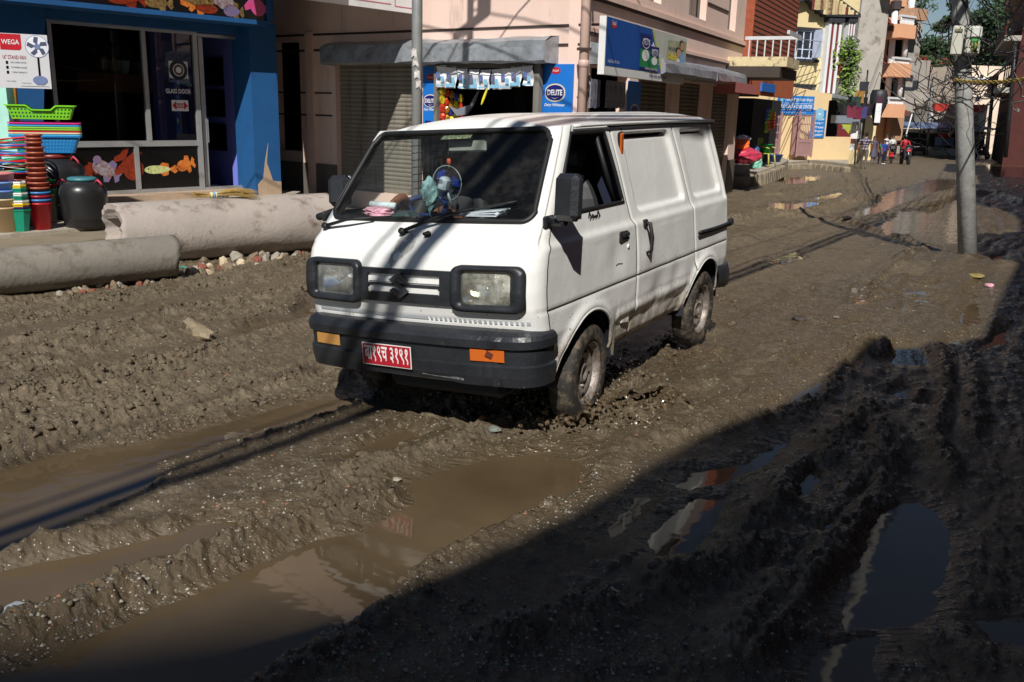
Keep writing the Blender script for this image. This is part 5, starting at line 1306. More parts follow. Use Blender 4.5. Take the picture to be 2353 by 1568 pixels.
# ---------------------------------------------------------------- blue aquarium shop on the left
BO = Fac((-4.27, 16.45), 41.5, 1)            # front plane; u is negative towards the left
blue_w = M('blue_render', srgb(20, 82, 136), rough=.75, var=.10, vs_=2, dirt=srgb(20, 70, 125), dirt_amt=.35, bump=.003, bs=40)
violet = M('violet_wall', srgb(120, 130, 225), rough=.8, var=.05)
shop = empty('aquarium_shop', BO.P(0, 0), label='blue painted aquarium shop with aluminium framed glass front and black fish fascia', cat='shop')
REC = -.45
def bu(x, y, out=REC): return BO.uz(x, y, out)
uP0 = BO.uz(582, 300)[0]; uL = BO.uz(142, 300, 0)[0]
mb = MB(); BO.box(mb, uP0, .12, -.25, 2.95, -.55, 0, blue_w)
part(mb, 'pillar', blue_w, shop)
zhd = BO.uz(400, 70, REC)[1]; zfl = .16
mb = MB(); BO.box(mb, -7.2, uP0-.002, zhd-.0, zhd+.9, REC-.12, REC+.22, blue_w); part(mb, 'lintel', blue_w, shop)
mb = MB(); BO.prism(mb, [(-7.6, -.2), (uL-.35, -.2), (uL+.0, zhd+.2), (-7.6, zhd+.2)], REC-.1, REC+.30, blue_w); part(mb, 'left_pier', blue_w, shop)
mb = MB(); BO.box(mb, -7.2, .10, 3.0, 6.5, -.6, -.02, blue_w); part(mb, 'upper_wall', blue_w, shop)
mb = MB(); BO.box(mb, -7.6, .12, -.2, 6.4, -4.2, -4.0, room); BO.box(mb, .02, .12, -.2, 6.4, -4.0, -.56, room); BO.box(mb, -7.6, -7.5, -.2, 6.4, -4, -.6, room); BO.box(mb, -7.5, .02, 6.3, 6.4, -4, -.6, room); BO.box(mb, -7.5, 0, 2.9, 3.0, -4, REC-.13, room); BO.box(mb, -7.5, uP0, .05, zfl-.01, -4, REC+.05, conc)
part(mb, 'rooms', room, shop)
mb = MB(); plm = M('bare_plinth', srgb(176, 152, 128), rough=.9, var=.12, vs_=5, bump=.004); BO.box(mb, -7.4, uP0+.02, -.2, zfl, REC-.02, -.10, plm); part(mb, 'plinth', plm, shop)
mb = MB(); BO.prism(mb, [(uP0+.05, -.2), (.121, -.2), (.121, .28), (-.05, .30), (-.16, .62), (-.12, .95), (-.20, .62), (uP0+.16, .35), (uP0+.05, .25)], -.01, .006, plm); part(mb, 'bare_patch', plm, shop)
# fascia with fish
fb = .42; f0 = BO.uz(612, 52, fb); fz = f0[1]; fu1 = f0[0]; fz2 = BO.uz(240, 2, fb)[1]
fblack = M('fascia_black', srgb(16, 14, 18), rough=.35)
fas = empty('fish_fascia', BO.P(fu1, fz, fb), label='black fascia board printed with bright aquarium fish over the blue shop', cat='signboard')
mb = MB(); BO.box(mb, -7.2, fu1, fz+.02, fz+1.1, fb-.06, fb, fblack); part(mb, 'board', fblack, fas)
mb = MB(); BO.box(mb, -7.2, fu1+.04, fz-.05, fz+.02, -.1, fb+.05, blue_w)
for k in range(6): t0, t1 = k*.26, (k+1)*.26; BO.box(mb, fu1+.002, fu1+.10-.01*k, fz+.02+.14*k, fz+.16+.14*k, -.1, fb+.04-.012*k*k*.3, blue_w)
part(mb, 'edge_trim', blue_w, fas)
def fish(fac, mb, u, z, L, H, out, body, fin, flip=1, kind=0, ang=0.):
    ca, sa = math.cos(ang), math.sin(ang)
    def T(pts): return [(u+(x*ca-y*sa)*L*flip, z+(x*sa+y*ca)*L) for x, y in pts]
    k = H/L
    bodyp = [(.5*math.cos(t)*(1 if math.cos(t) < 0 else .9), .5*k*math.sin(t)*(1-.25*math.cos(t))) for t in np.linspace(0, 2*math.pi, 30, endpoint=False)]
    fac.poly(mb, T([(.38, 0), (.62, k*.55), (.72, k*.25), (.66, 0), (.72, -k*.3), (.60, -k*.55)]), out, fin)
    fac.poly(mb, T([(.0, k*.35), (.15, k*.85), (.38, k*.75), (.40, k*.15)]), out+.001, fin); fac.poly(mb, T([(.02, -k*.35), (.18, -k*.85), (.36, -k*.7), (.38, -k*.15)]), out+.001, fin)
    fac.poly(mb, T(bodyp), out+.003, body)
    if kind == 1: fac.poly(mb, T([(-.40+.17*math.cos(t), k*.35+.17*math.sin(t)) for t in np.linspace(0, 6.28, 16, endpoint=False)]), out+.005, fin)
    fac.poly(mb, T([(-.36+.025*math.cos(t), .03+.025*math.sin(t)) for t in np.linspace(0, 6.28, 8, endpoint=False)]), out+.007, black)
def spotted(n_, a, b): return M(n_, srgb(*a), col2=srgb(*b), vs_=22, rough=.35)
fo = spotted('fish_orange', (190, 80, 30), (215, 140, 60)); fr_ = spotted('fish_red', (95, 28, 14), (150, 55, 28)); fy = spotted('fish_cream', (215, 220, 160), (160, 170, 90)); fp = spotted('fish_pink', (190, 90, 170), (220, 60, 80)); fbw = spotted('fish_white_red', (160, 160, 165), (120, 60, 60)); fbl = spotted('fish_blue', (80, 110, 165), (150, 100, 95)); fdk = spotted('fish_dark', (70, 55, 35), (150, 120, 70))
for i, (x, y, L, H, bm_, fm_, fl, kd, an) in enumerate([(290, 4, .8, .30, fr_, fr_, 1, 0, 0), (368, 17, .55, .22, fdk, fdk, 1, 0, 0), (455, 8, .95, .26, fdk, fo, -1, 0, .1), (521, 10, .42, .34, fbw, fbw, 1, 1, .9), (480, 30, .60, .20, fr_, fo, -1, 0, 0), (540, 36, .45, .24, fbl, fdk, 1, 0, 0), (594, 22, .55, .36, fp, fp, -1, 1, .8)]):
    u, z = BO.uz(x, y, fb); mb = MB(); fish(BO, mb, u-.05, z+.06, L*.68, H*.68, fb+.003, bm_, fm_, fl, kd, an); part(mb, 'printed_fish', None, fas)
# aluminium front
front = empty('glazed_shopfront', BO.P(uP0, zfl, REC), label='aluminium glazed shop front with fish prints below and open sliding door', cat='shop front')
def rail(name, x0, y0, x1, y1, w_, d_=.06):
    mb = MB(); a = BO.uz(x0, y0, REC); b = BO.uz(x1, y1, REC)
    if abs(a[0]-b[0]) > abs(a[1]-b[1]): z = (a[1]+b[1])/2; BO.box(mb, min(a[0], b[0]), max(a[0], b[0]), z-w_/2, z+w_/2, REC-.03, REC-.03+d_, alum)
    else: u = (a[0]+b[0])/2; BO.box(mb, u-w_/2, u+w_/2, min(a[1], b[1]), max(a[1], b[1]), REC-.032, REC-.032+d_*1.1, alum)
    return part(mb, name, alum, front)
zt_r = BO.uz(330, 66, REC)[1]; zb_r = zfl+.03; zm_r = BO.uz(440, 329, REC)[1]
ux = {k: BO.uz(x, 250, REC)[0] for k, x in dict(l=128, m1=338, m2=454, d1=472, d2=568).items()}
for nm, z, a, b, w_ in (('top_rail', zt_r, ux['l'], ux['m2'], .07), ('middle_rail', zm_r, ux['l']-.1, ux['m2'], .09), ('bottom_rail', zb_r, ux['l']-.2, ux['m2'], .06), ('door_head_rail', zt_r-.03, ux['m2'], ux['d2'], .05), ('door_track', zfl+.02, ux['m2'], ux['d2'], .05)):
    mb = MB(); BO.box(mb, a, b, z-w_/2, z+w_/2, REC-.03, REC+.03, alum); part(mb, nm, alum, front)
ulm = BO.uz(316, 400, REC)[0]
for nm, u, z0, z1, w_ in (('mullion', ux['m1'], zm_r+.045, zt_r-.035, .07), ('mullion', ux['m2'], zfl, zt_r+.08, .08), ('mullion', ulm, zb_r+.03, zm_r-.045, .07), ('jamb', ux['d2'], zfl+.03, zt_r+.03, .10), ('mullion', ux['l'], zfl, zt_r+.03, .06)):
    mb = MB(); BO.box(mb, u-w_/2, u+w_/2, z0, z1, REC-.034, REC+.036, alum); part(mb, nm, alum, front)
sd_m = MB(); BO.box(sd_m, ux['d1']-.04, ux['d1']+.04, zfl+.05, zt_r-.06, REC-.10, REC-.05, alum); sdo = part(sd_m, 'sliding_door', alum, front)
mb = MB(); BO.box(mb, ux['d1']+.045, ux['d1']+.075, .95, 1.35, REC-.08, REC-.06, alum); part(mb, 'handle', alum, sdo)
for a, b, z0, z1 in ((ux['l'], ux['m1'], zm_r, zt_r), (ux['m1'], ux['m2'], zm_r, zt_r)):
    mb = MB(); BO.quad(mb, a+.03, b-.03, z0+.04, z1-.03, REC-.01); part(mb, 'pane', pane, front)
pblack = M('print_black', srgb(12, 11, 13), rough=.25)
for a, b in ((ux['l']-.2, ulm), (ulm, ux['m2'])): mb = MB(); BO.quad(mb, a+.03, b-.03, zb_r+.03, zm_r-.045, REC-.008); part(mb, 'lower_panel', pblack, front)
for (x, y, L, H, bm_, fm_, fl, kd, an) in [(200, 392, .22, .15, fr_, fr_, 1, 0, 0), (240, 389, .40, .22, fbw, fbl, 1, 1, -.5), (303, 385, .42, .34, fr_, fr_, -1, 0, .9), (364, 390, .48, .13, fy, fo, 1, 0, 0), (424, 380, .28, .18, fo, fo, 1, 0, .25)]:
    u, z = BO.uz(x, y, REC); mb = MB(); fish(BO, mb, u, z, L, H, REC-.004+.002, bm_, fm_, fl, kd, an); part(mb, 'printed_fish', None, front)
# stickers on the glass
u0, u1, z0, z1 = uzb(BO, 387, 140, 433, 182, REC); mb = MB(); BO.quad(mb, u0, u1, z0, z1, REC-.004, whitep)
uc, zc = (u0+u1)/2, (z0+z1)/2
for r, m_, o in ((.16, pblack, .002), (.10, whitep, .004), (.085, M('print_brown', srgb(90, 60, 50)), .006), (.05, whitep, .008)): BO.poly(mb, [(uc+r*math.cos(t), zc+r*math.sin(t)) for t in np.linspace(0, 6.28, 24, endpoint=False)], REC-.004+o, m_)
part(mb, 'round_badge_sticker', None, front)
mb = MB(); u, z = BO.uz(388, 188, REC); txt(BO, mb, 'CLOSED', u, z, REC-.004, w_=BO.uz(432, 188, REC)[0]-u, h=.075, mat=M('grey_letters', srgb(130, 135, 140))); part(mb, 'closed_lettering', None, front)
u0, u1, z0, z1 = uzb(BO, 379, 203, 440, 217, REC); mb = MB(); BO.quad(mb, u0, u1, z0-.005, z1+.01, REC-.004, M('navy_strip', srgb(16, 16, 60), rough=.3)); txt(BO, mb, 'GLASS DOOR', u0+.01, z0+.005, REC-.001, w_=u1-u0-.02, h=z1-z0-.01, mat=whitep, bold=.02); part(mb, 'glass_door_sticker', None, front)
u0, u1, z0, z1 = uzb(BO, 394, 230, 434, 256, REC); mb = MB(); BO.quad(mb, u0, u1, z0, z1, REC-.004, whitep); W = u1-u0; H = z1-z0
BO.poly(mb, [(u0+.03*W, z0+H/2), (u0+W*.27, z0+H*.9), (u0+W*.27, z0+H*.7), (u0+W*.73, z0+H*.7), (u0+W*.73, z0+H*.9), (u0+W*.97, z0+H/2), (u0+W*.73, z0+H*.1), (u0+W*.73, z0+H*.3), (u0+W*.27, z0+H*.3), (u0+W*.27, z0+H*.1)], REC-.002, redp)
txt(BO, mb, 'SLIDE', u0+W*.27, z0+H*.38, REC+.001, w_=W*.46, h=H*.24, mat=whitep, bold=.02); part(mb, 'slide_arrow_sticker', None, front)
# door recess: violet wall with three dark framed pictures
mb = MB(); DV = Vector(BO.P(ux['d2']+.02, 0, REC)); BO.box(mb, ux['d2']+.03, ux['d2']+.10, .0, 2.9, -2.6, REC-.04, violet); BO.box(mb, ux['d1']+.2, ux['d2']+.1, 0, 2.9, -2.7, -2.6, violet); part(mb, 'side_wall', violet, shop)
for k, z in enumerate((2.15, 1.60, 1.0)):
    mb = MB(); u = ux['d2']+.03; BO.box(mb, u-.03, u-.002, z-.24, z+.24, -1.95, -1.2, pblack); o = part(mb, 'picture', pblack, None); tag(o, ['topmost', 'middle', 'lowest'][k]+' dark framed fish picture on the violet door wall', 'picture', 'pictures on the violet wall')
# shelf of potted plants inside
sh_ = empty('plant_shelf', BO.P(ux['l'], 1.6, -1.0), label='orange brown shelf seen behind the shop glass', cat='shelf'); a = BO.uz(236, 182, -1.0); b = BO.uz(318, 182, -1.0)
shm = M('shelf_wood', srgb(120, 66, 30), rough=.7, var=.3); mb = MB(); BO.box(mb, a[0]-.4, b[0]+.25, a[1]-.20, a[1]+.09, -1.25, -1.0, shm); part(mb, 'board', shm, sh_)
for k, (x, c) in enumerate(((262, (150, 120, 70)), (287, (180, 195, 200)), (237, (110, 100, 80)), (310, (60, 45, 40)), (324, (70, 130, 160)))):
    u, z = BO.uz(x, 168, -1.1); mm = P('pot_in_%d' % k, *c, rough=.5); e = empty('potted_plant', BO.P(u, a[1]+.09, -1.12), label='%s potted plant standing on the shelf behind the glass' % ['tan', 'pale blue', 'olive', 'dark brown', 'sea blue'][k], cat='potted plant', group='pots on the shelf')
    mb = MB(); mb.lathe([(0, 0), (.07, 0), (.10, .2), (.105, .22), (.09, .22), (.08, .19), (0, .19)], mm, 14); mb.build('pot', mm, e)
    mb = MB(); rg = random.Random(k); lf = M('leaf_pot', (.03, .06, .025))  # dark green of the pot leaves
    for q in range(16): t = rg.uniform(0, 6.28); r = rg.uniform(.08, .2); mb.add([(0, 0, .19), (r*.5*math.cos(t)+.012, r*.5*math.sin(t), .33+rg.uniform(0, .15)), (r*math.cos(t), r*math.sin(t), .3+rg.uniform(0, .12)), (r*.5*math.cos(t)-.012, r*.5*math.sin(t), .32)], [[0, 1, 2, 3]], lf)
    mb.build('leaves', lf, e)

# ---- pavement slabs, the doorway floor
pav = M('pavement_slab', srgb(170, 160, 145), rough=.85, var=.12, vs_=2, dirt=srgb(110, 98, 80), dirt_amt=.5, bump=.004, bs=30)
gA = gp(0, 590); 
def slab(pts, z0, z1, mat, name='pavement'):
    mb = MB(); n = len(pts); vs = [(x, y, z0) for x, y in pts]+[(x, y, z1) for x, y in pts]; mb.add(vs, [list(range(n))[::-1], list(range(n, 2*n))]+[[i, (i+1) % n, n+(i+1) % n, n+i] for i in range(n)], mat); return tag(mb.build(name, mat), kind='structure')
e0, e1 = un0, un1 = at(0, 536, 1), None
def gz(x, y, z):
    d = ray(x, y); t = (z-CAM_H)/d.z; return (t*d.x, t*d.y)
slab([gz(-160, 560, .06), gz(0, 541, .06), gz(230, 520, .06), gz(420, 502, .06), gz(640, 470, .06), gz(690, 440, .06), gz(580, 436, .06), gz(200, 462, .06), gz(-160, 480, .06)], -.2, .06, pav)
slab([gz(-160, 600, .02), gz(0, 573, .02), gz(240, 548, .02), gz(520, 515, .02), gz(640, 490, .02), gz(640, 471, .02), gz(420, 503, .02), gz(230, 521, .02), gz(0, 542, .02), gz(-160, 561, .02)], -.2, .015, M('pavement_edge', srgb(130, 118, 98), rough=.9, var=.15, bump=.004))

# ---- concrete pipes
pipe_m = M('pipe_concrete', srgb(165, 154, 145), rough=.9, var=.12, vs_=1.6, dirt=srgb(98, 82, 68), dirt_amt=.5, bump=.005, bs=30); pipe_g = M('pipe_concrete_grey', srgb(128, 122, 112), rough=.9, var=.14, vs_=1.8, dirt=srgb(95, 86, 72), dirt_amt=.5, bump=.005, bs=24)
def pipe(p0, p1, R, mat, name, label, seed, jag=.04, wall_=.055):
    p0 = Vector(p0); p1 = Vector(p1); ax = (p1-p0).normalized(); a = Vector((-ax.y, ax.x, 0)).normalized(); b = ax.cross(a)*-1 if ax.cross(a).z < 0 else ax.cross(a)
    N = 56; K = 40; L = (p1-p0).length; e = empty(name, p0-Vector((0, 0, R)), label=label, cat='pipe'); mb = MB(); rg = random.Random(seed)
    jg = [float(pnoise(j*.33, seed*1.7))*jag*1.1+rg.uniform(-.004, .004)+(.02*math.sin(2*j/N*6.28+seed)) for j in range(N)]
    vs = []
    for k in range(K+1):
        for j in range(N):
            t = 2*math.pi*j/N; s = L*k/K+(jg[j]*(1-k/2) if k < 2 else 0)-(jg[(j*7) % N]*(1-(K-k)/2) if k > K-2 else 0)
            r = R*(1+.012*float(pnoise(s*2, t*2, seed))); 
            for (hs, ht, hr) in ((1.6, 4.0, .05), (2.3, 3.55, .045), (3.2, 3.9, .06)):
                dt = (t-ht+math.pi) % (2*math.pi)-math.pi; r -= .035*math.exp(-(((s-hs)**2+(R*dt)**2)/hr**2))
            r += .004*math.exp(-((t-3.3)/.03)**2)
            vs.append(p0-e.location+ax*s+(a*math.cos(t)+b*math.sin(t))*r)
    mb.add(vs, [[k*N+j, k*N+(j+1) % N, (k+1)*N+(j+1) % N, (k+1)*N+j] for k in range(K) for j in range(N)], mat, True)
    vi = []
    for k in (0, 1):
        for j in range(N):
            t = 2*math.pi*j/N; s = (jg[j] if k == 0 else L); vi.append(p0-e.location+ax*s+(a*math.cos(t)+b*math.sin(t))*(R-wall_))
    mb.add(vi, [[j, (j+1) % N, N+(j+1) % N, N+j][::-1] for j in range(N)], mat, True)
    n0 = len(vs)
    mb.f += [[j, n0+j, n0+(j+1) % N, (j+1) % N] for j in range(N)]+[[K*N+j, K*N+(j+1) % N, n0+N+(j+1) % N, n0+N+j] for j in range(N)]; mb.mi += [mb._m(mat)]*(2*N); mb.smooth += [False]*(2*N)
    mb.build('tube', mat, e); return e
def on_line(x, y, z):
    d = ray(x, y); t = (z-CAM_H)/d.z; return Vector((t*d.x, t*d.y, z))
# ends found where the top edge of each pipe meets its own height
P1a = on_line(253, 468, .60); P1b = on_line(752, 444, .62); R1 = .325
pipe(P1a-Vector((0, 0, R1)), P1b-Vector((0, 0, R1)), R1, pipe_m, 'concrete_pipe', 'long pale concrete pipe with chipped end lying behind the shorter grey one', 3)
P2a = on_line(-150, 583, .40); P2b = on_line(392, 540, .40); R2 = .20
pipe(P2b-Vector((0, 0, R2)), P2a-Vector((0, 0, R2)), R2, pipe_g, 'concrete_pipe', 'thinner grey concrete pipe in front running out of the left edge', 9, jag=.02)
# broom lying on the far pipe
t0, t1 = .36, .64; q0 = P1a.lerp(P1b, t0); q1 = P1a.lerp(P1b, t1); straw = M('broom_straw', srgb(190, 160, 95), rough=.8, var=.3, vs_=30)
br = empty('broom', q0, label='straw hand broom with taped handle lying on top of the pale pipe', cat='broom'); D = (q1-q0); ux_ = D.normalized(); sd2 = Vector((-ux_.y, ux_.x, 0)); Lb = D.length; rg = random.Random(4)
mb = MB()
for i in range(190):
    a = rg.uniform(-1, 1); b = rg.uniform(0, 1); e0_ = .012*a; end = Lb*rg.uniform(.86, 1.0); st = -Lb*rg.uniform(0, .03)
    mb.tube([ux_*st+sd2*a*.05+Vector((0, 0, .03+b*.05)), ux_*Lb*.25+sd2*e0_+Vector((0, 0, .03+b*.02)), ux_*Lb*.6+sd2*a*.09+Vector((0, 0, .03+b*.07)), ux_*end+sd2*a*.16+Vector((0, 0, b*.10-.02))], [.0025, .002, .002, .001], straw, 3, caps=False)
mb.build('bristles', straw, br)
mb = MB()
for k in range(8): s = Lb*(.24+.036*k); mb.tube([ux_*s+Vector((0, 0, .04)), ux_*(s+Lb*.034)+Vector((0, 0, .04))], .034, P('tape_blue', 120, 170, 200) if k % 2 else P('tape_cream', 215, 205, 160), 10)
mb.build('tape_band', None, br)

# ---- plastic goods in front of the shop
def fl(x, y, z=.06): d = ray(x, y); t = (z-CAM_H)/d.z; return Vector((t*d.x, t*d.y, z))
def px_r(p, wpx): return wpx/F_PIX*(p-Vector((0, 0, CAM_H))).length/2          # half width from the breadth seen
drum_m = M('drum_plastic', (.018, .018, .019), rough=.33, var=.15); 
def drum(p, r, h, cap, label, ropes=True):
    e = empty('water_drum', p, label=label, cat='drum', group='black plastic drums'); mb = MB()
    prof = [(0, 0), (.84, 0), (.88, .03), (.90, .16), (.92, .17), (.93, .19), (.99, .60), (1.0, .66), (.97, .76), (.85, .85), (.66, .91), (.56, .93), (.55, .955), (.60, .96)]
    mb.lathe([(a*r, b*h) for a, b in prof], drum_m, 40); mb.build('barrel', drum_m, e)
    mb = MB(); mb.lathe([(0, h*.995), (r*.50, h*1.0), (r*.60, h*.985), (r*.62, h*.96), (r*.62, h*.93), (r*.56, h*.93)], cap, 32); mb.build('lid', cap, e)
    rp = P('drum_rope', 190, 60, 80, rough=.6)
    for s in (1, -1): mb = MB(); mb.tube([(s*r*.66, -.05, h*.90), (s*r*.80, -.07, h*.955), (s*r*.93, -.08, h*.90), (s*r*.99, -.07, h*.84)], .013, rp, 6); mb.build('rope_handle', rp, e)
p = fl(198, 520); drum(p, px_r(p, 92), .62, P('cap_teal', 60, 120, 130, rough=.4), 'black drum with teal lid nearest the concrete pipe')
p = fl(137, 500); r = px_r(p, 112); drum(p, r, .86, P('cap_red', 120, 35, 35, rough=.4), 'bigger black drum with red lid under the stacked baskets')
drum_top = p+Vector((0, 0, .87))
def cup_profile(r0, r1, h, lip=.012, t=.006): return [(0, 0), (r0, 0), (r1, h), (r1+lip, h), (r1+lip, h-.018), (r1+lip-.003, h-.02)], [(r1-t, h-.001), (r0-t*.5, .01), (0, .01)]
def cup(name, p, r0, r1, h, mat, label, cat, group, n=26, lip=.012, ribs=0, tilt=0.):
    e = empty(name, p, label=label, cat=cat, group=group, rot=(tilt, tilt*.5, 0)); mb = MB(); a, b = cup_profile(r0, r1, h, lip)
    mb.lathe([(r1-.005, h-.001), (r0-.003, .01), (0, .01)], mat, n); vs = []
    for (r, z) in a:
        for j in range(n):
            t = 2*math.pi*j/n; k = 1+(.03*math.cos(t*ribs) if ribs and 0 < z < h-.03 else 0); vs.append((r*k*math.cos(t), r*k*math.sin(t), z))
    mb.add(vs, [[k*n+j, k*n+(j+1) % n, (k+1)*n+(j+1) % n, (k+1)*n+j] for k in range(len(a)-1) for j in range(n)], mat, n > 10)
    if True: mb.add([( (r1-.005)*math.cos(2*math.pi*j/n), (r1-.005)*math.sin(2*math.pi*j/n), h-.0005) for j in range(n)]+[((r1+lip)*math.cos(2*math.pi*j/n), (r1+lip)*math.sin(2*math.pi*j/n), h-.0005) for j in range(n)], [[j, (j+1) % n, n+(j+1) % n, n+j] for j in range(n)], mat)
    mb.build('shell', mat, e); return e
ordn = ['first', 'second', 'third', 'fourth', 'fifth', 'sixth', 'seventh', 'eighth', 'ninth', 'tenth', 'eleventh', 'twelfth', 'thirteenth', 'fourteenth']
# terracotta pots stacked upside up over red and blue bins
terra = P('terracotta_plastic', 165, 85, 65, rough=.42, var=.08)
p = fl(98, 527); r = px_r(p, 43)
redb = P('bin_red', 190, 25, 35, rough=.35); bluebn = P('bin_blue', 60, 130, 195, rough=.35)
cup('waste_bin', p, r*.74, r*.95, .33, redb, 'ribbed red bin carrying the tall terracotta pot stack', 'bin', 'nested bins under the pots', n=40, ribs=20)
for i, (m_, nm) in enumerate(((bluebn, 'blue'), (P('bin_red2', 170, 20, 40, rough=.35), 'red'), (bluebn, 'upper blue'))): cup('waste_bin', p+Vector((0, 0, .045*(i+1))), r*.74, r*.95, .33, m_, '%s rim of a bin nested in the ribbed red bin' % nm, 'bin', 'nested bins under the pots', n=30)
z = .39
for i in range(12):
    rr_ = r*(.93-.012*i) if i < 9 else r*.72
    cup('flower_pot', p+Vector((.004*math.sin(i*2), 0, z)), rr_*.72, rr_*.92, .13, terra, '%s terracotta pot from the bottom of the tall stack' % ordn[i], 'flower pot', 'terracotta pots in the tall stack', n=28, lip=.014); z += .060 if i < 9 else .045
p = fl(52, 517); r2 = px_r(p, 52)
for i in range(5): cup('flower_pot', p+Vector((0, 0, .40+.055*i)), r2*.7, r2*.95, .13, P('terracotta_dark', 120, 55, 45, rough=.45), '%s dark pot from the bottom of the wide stack by the bangle reel' % ordn[i], 'flower pot', 'dark pots in the wide stack', n=28)
mb = MB(); mb.box((0, 0, 0), (.55, .5, .36), P('stock_crate', 70, 45, 38), bevel=.01); o = mb.build('stock_crate'); o.location = p+Vector((0, .10, .18)); tag(o, 'dark brown crate beneath the wide pot stack', 'crate')
# hexagonal planters, white yellow green
p = fl(51, 531); r = px_r(p, 44); hexc = [((20, 140, 110), 'green'), ((60, 30, 90), 'purple'), ((235, 200, 40), 'yellow'), ((235, 235, 230), 'white'), ((15, 130, 100), 'deep green'), ((240, 240, 235), 'bright white'), ((20, 140, 110), 'teal'), ((240, 205, 50), 'golden'), ((245, 245, 240), 'top white')]
z = 0
for i, (c, nm) in enumerate(hexc):
    cup('planter', p+Vector((0, 0, z)), r*.62, r*.95-.004*i, .27 if i == 0 else .20, P('hex_%s' % nm.replace(' ', '_'), *c, rough=.3, var=.04), '%s hexagonal planter, %s from the bottom of its stack' % (nm, ordn[i]), 'planter', 'hexagonal planters in a stack', n=8, lip=.005); z += .10 if i == 0 else .038+(.015 if i in (3, 5) else 0)
# beige and blue buckets at the frame edge
p = fl(12, 532); r = px_r(p, 56); z = 0
for i, (c, nm) in enumerate((((205, 180, 140), 'beige bucket at the left edge holding the others'), ((210, 188, 150), 'second beige bucket nested at the left edge'), ((110, 150, 215), 'lower of two blue buckets at the left edge'), ((120, 160, 225), 'upper of two blue buckets at the left edge'), ((195, 120, 125), 'dusty rose bucket crowning the left edge stack'))):
    cup('bucket', p+Vector((0, 0, z)), r*.72, r*.97, .30, P('bucket_%d' % i, *c, rough=.45, var=.05), nm, 'bucket', 'nested buckets at the left edge', n=32, lip=.008); z += .10
# green bin behind
p = fl(122, 505); cup('waste_bin', p, .11, .145, .42, P('bin_green', 20, 130, 60, rough=.4), 'tall dark green bin between the pot stack and the drums', 'bin', None, n=30)
for i in range(2): cup('waste_bin', p+Vector((0, 0, .06*(i+1))), .11, .145, .42, P('bin_rg%d' % i, *((150, 25, 30), (35, 165, 80))[i], rough=.4), ['red bin nested in the green bin', 'bright green bin topping the nested pair'][i], 'bin', None, n=30)
# bangles and hoops piled: many coloured rings
pz = fl(38, 517)+Vector((0, 0.05, .66)); rg = random.Random(9); ringc = [(185, 25, 35), (30, 110, 190), (25, 130, 70), (225, 225, 230), (190, 30, 40), (40, 90, 180), (30, 140, 90), (200, 40, 40)]; r = px_r(pz, 86)
for i in range(16):
    c = ringc[i % 8]; mb = MB(); N = 30; tl = rg.uniform(-.05, .05); th_ = .012 if c[0] != 225 else .004
    mb.tube([(r*math.cos(2*math.pi*j/N)*(1+.03*math.sin(i)), r*.9*math.sin(2*math.pi*j/N), tl*math.cos(2*math.pi*j/N+i)) for j in range(N+1)], th_, P('hoop_%d' % (i % 8), *c, rough=.35), 5, caps=False)
    o = mb.build('plastic_hoop'); o.location = pz+Vector((0, 0, .026*i)); tag(o, '%s hoop from the bottom of the coloured pile left of the baskets' % (ordn[i] if i < 14 else ['fifteenth', 'topmost'][i-14]), 'hoop', 'coloured hoops in a pile')
# baskets: a stack on the bigger drum
def basket(name, c, w_, d_, h, mat, label, group, rz=.45, holes=True, taper=.82, cut=False):
    e = empty(name, c, rz=rz, label=label, cat='basket', group=group); mb = MB()
    def loop(z, k, n=10, zc=None):
        out = []; W, D = w_/2*k, d_/2*k; r = .05
        for (cx, cy, a0) in ((W-r, -D+r, -90), (W-r, D-r, 0), (-W+r, D-r, 90), (-W+r, -D+r, 180)):
            for i in range(4): t = R_(a0+30*i); out.append((cx+r*math.cos(t), cy+r*math.sin(t)))
        res = []
        for a, b in zip(out, out[1:]+out[:1]):
            L = math.hypot(b[0]-a[0], b[1]-a[1]); q = max(1, int(round(L/.022)))
            for i in range(q): res.append((a[0]+(b[0]-a[0])*i/q, a[1]+(b[1]-a[1])*i/q))
        return res
    base = loop(0, 1); n = len(base); R_n = max(3, int(h/.022)); vs = []
    for k in range(R_n+1):
        f = taper+(1-taper)*k/R_n
        for (x, y) in base:
            zz = h*k/R_n
            if cut and k > R_n-3 and abs(x) < w_*.22: zz -= .055*(1-sm(abs(x), w_*.12, w_*.22))*(1 if k == R_n else .6)
            vs.append((x*f, y*f, zz))
    fs = []
    for k in range(R_n):
        for j in range(n):
            if holes and 0 < k < R_n-1 and (k % 2 == 1) and (j % 2 == 1): 
                a, b, c_, d2 = k*n+j, k*n+(j+1) % n, (k+1)*n+(j+1) % n, (k+1)*n+j; continue
            fs.append([k*n+j, k*n+(j+1) % n, (k+1)*n+(j+1) % n, (k+1)*n+j])
    mb.add(vs, fs, mat); fb_ = [(x*taper, y*taper, .0) for x, y in base]; mb.add(fb_, [list(range(n))], mat)
    mb.build('walls', mat, e)
    mb = MB(); lp = [(vs[R_n*n+j]) for j in range(n)]; o1 = [(x*1.045, y*1.06, z) for x, y, z in lp]; o2 = [(x*1.045, y*1.06, z-.016) for x, y, z in lp]
    mb.add(lp+o1+o2, [[j, (j+1) % n, n+(j+1) % n, n+j] for j in range(n)]+[[n+j, n+(j+1) % n, 2*n+(j+1) % n, 2*n+j] for j in range(n)], mat); mb.build('rim', mat, e)
    return e
bt = drum_top+Vector((-.05, -.05, 0)); wB = px_r(bt, 142)*2*.88
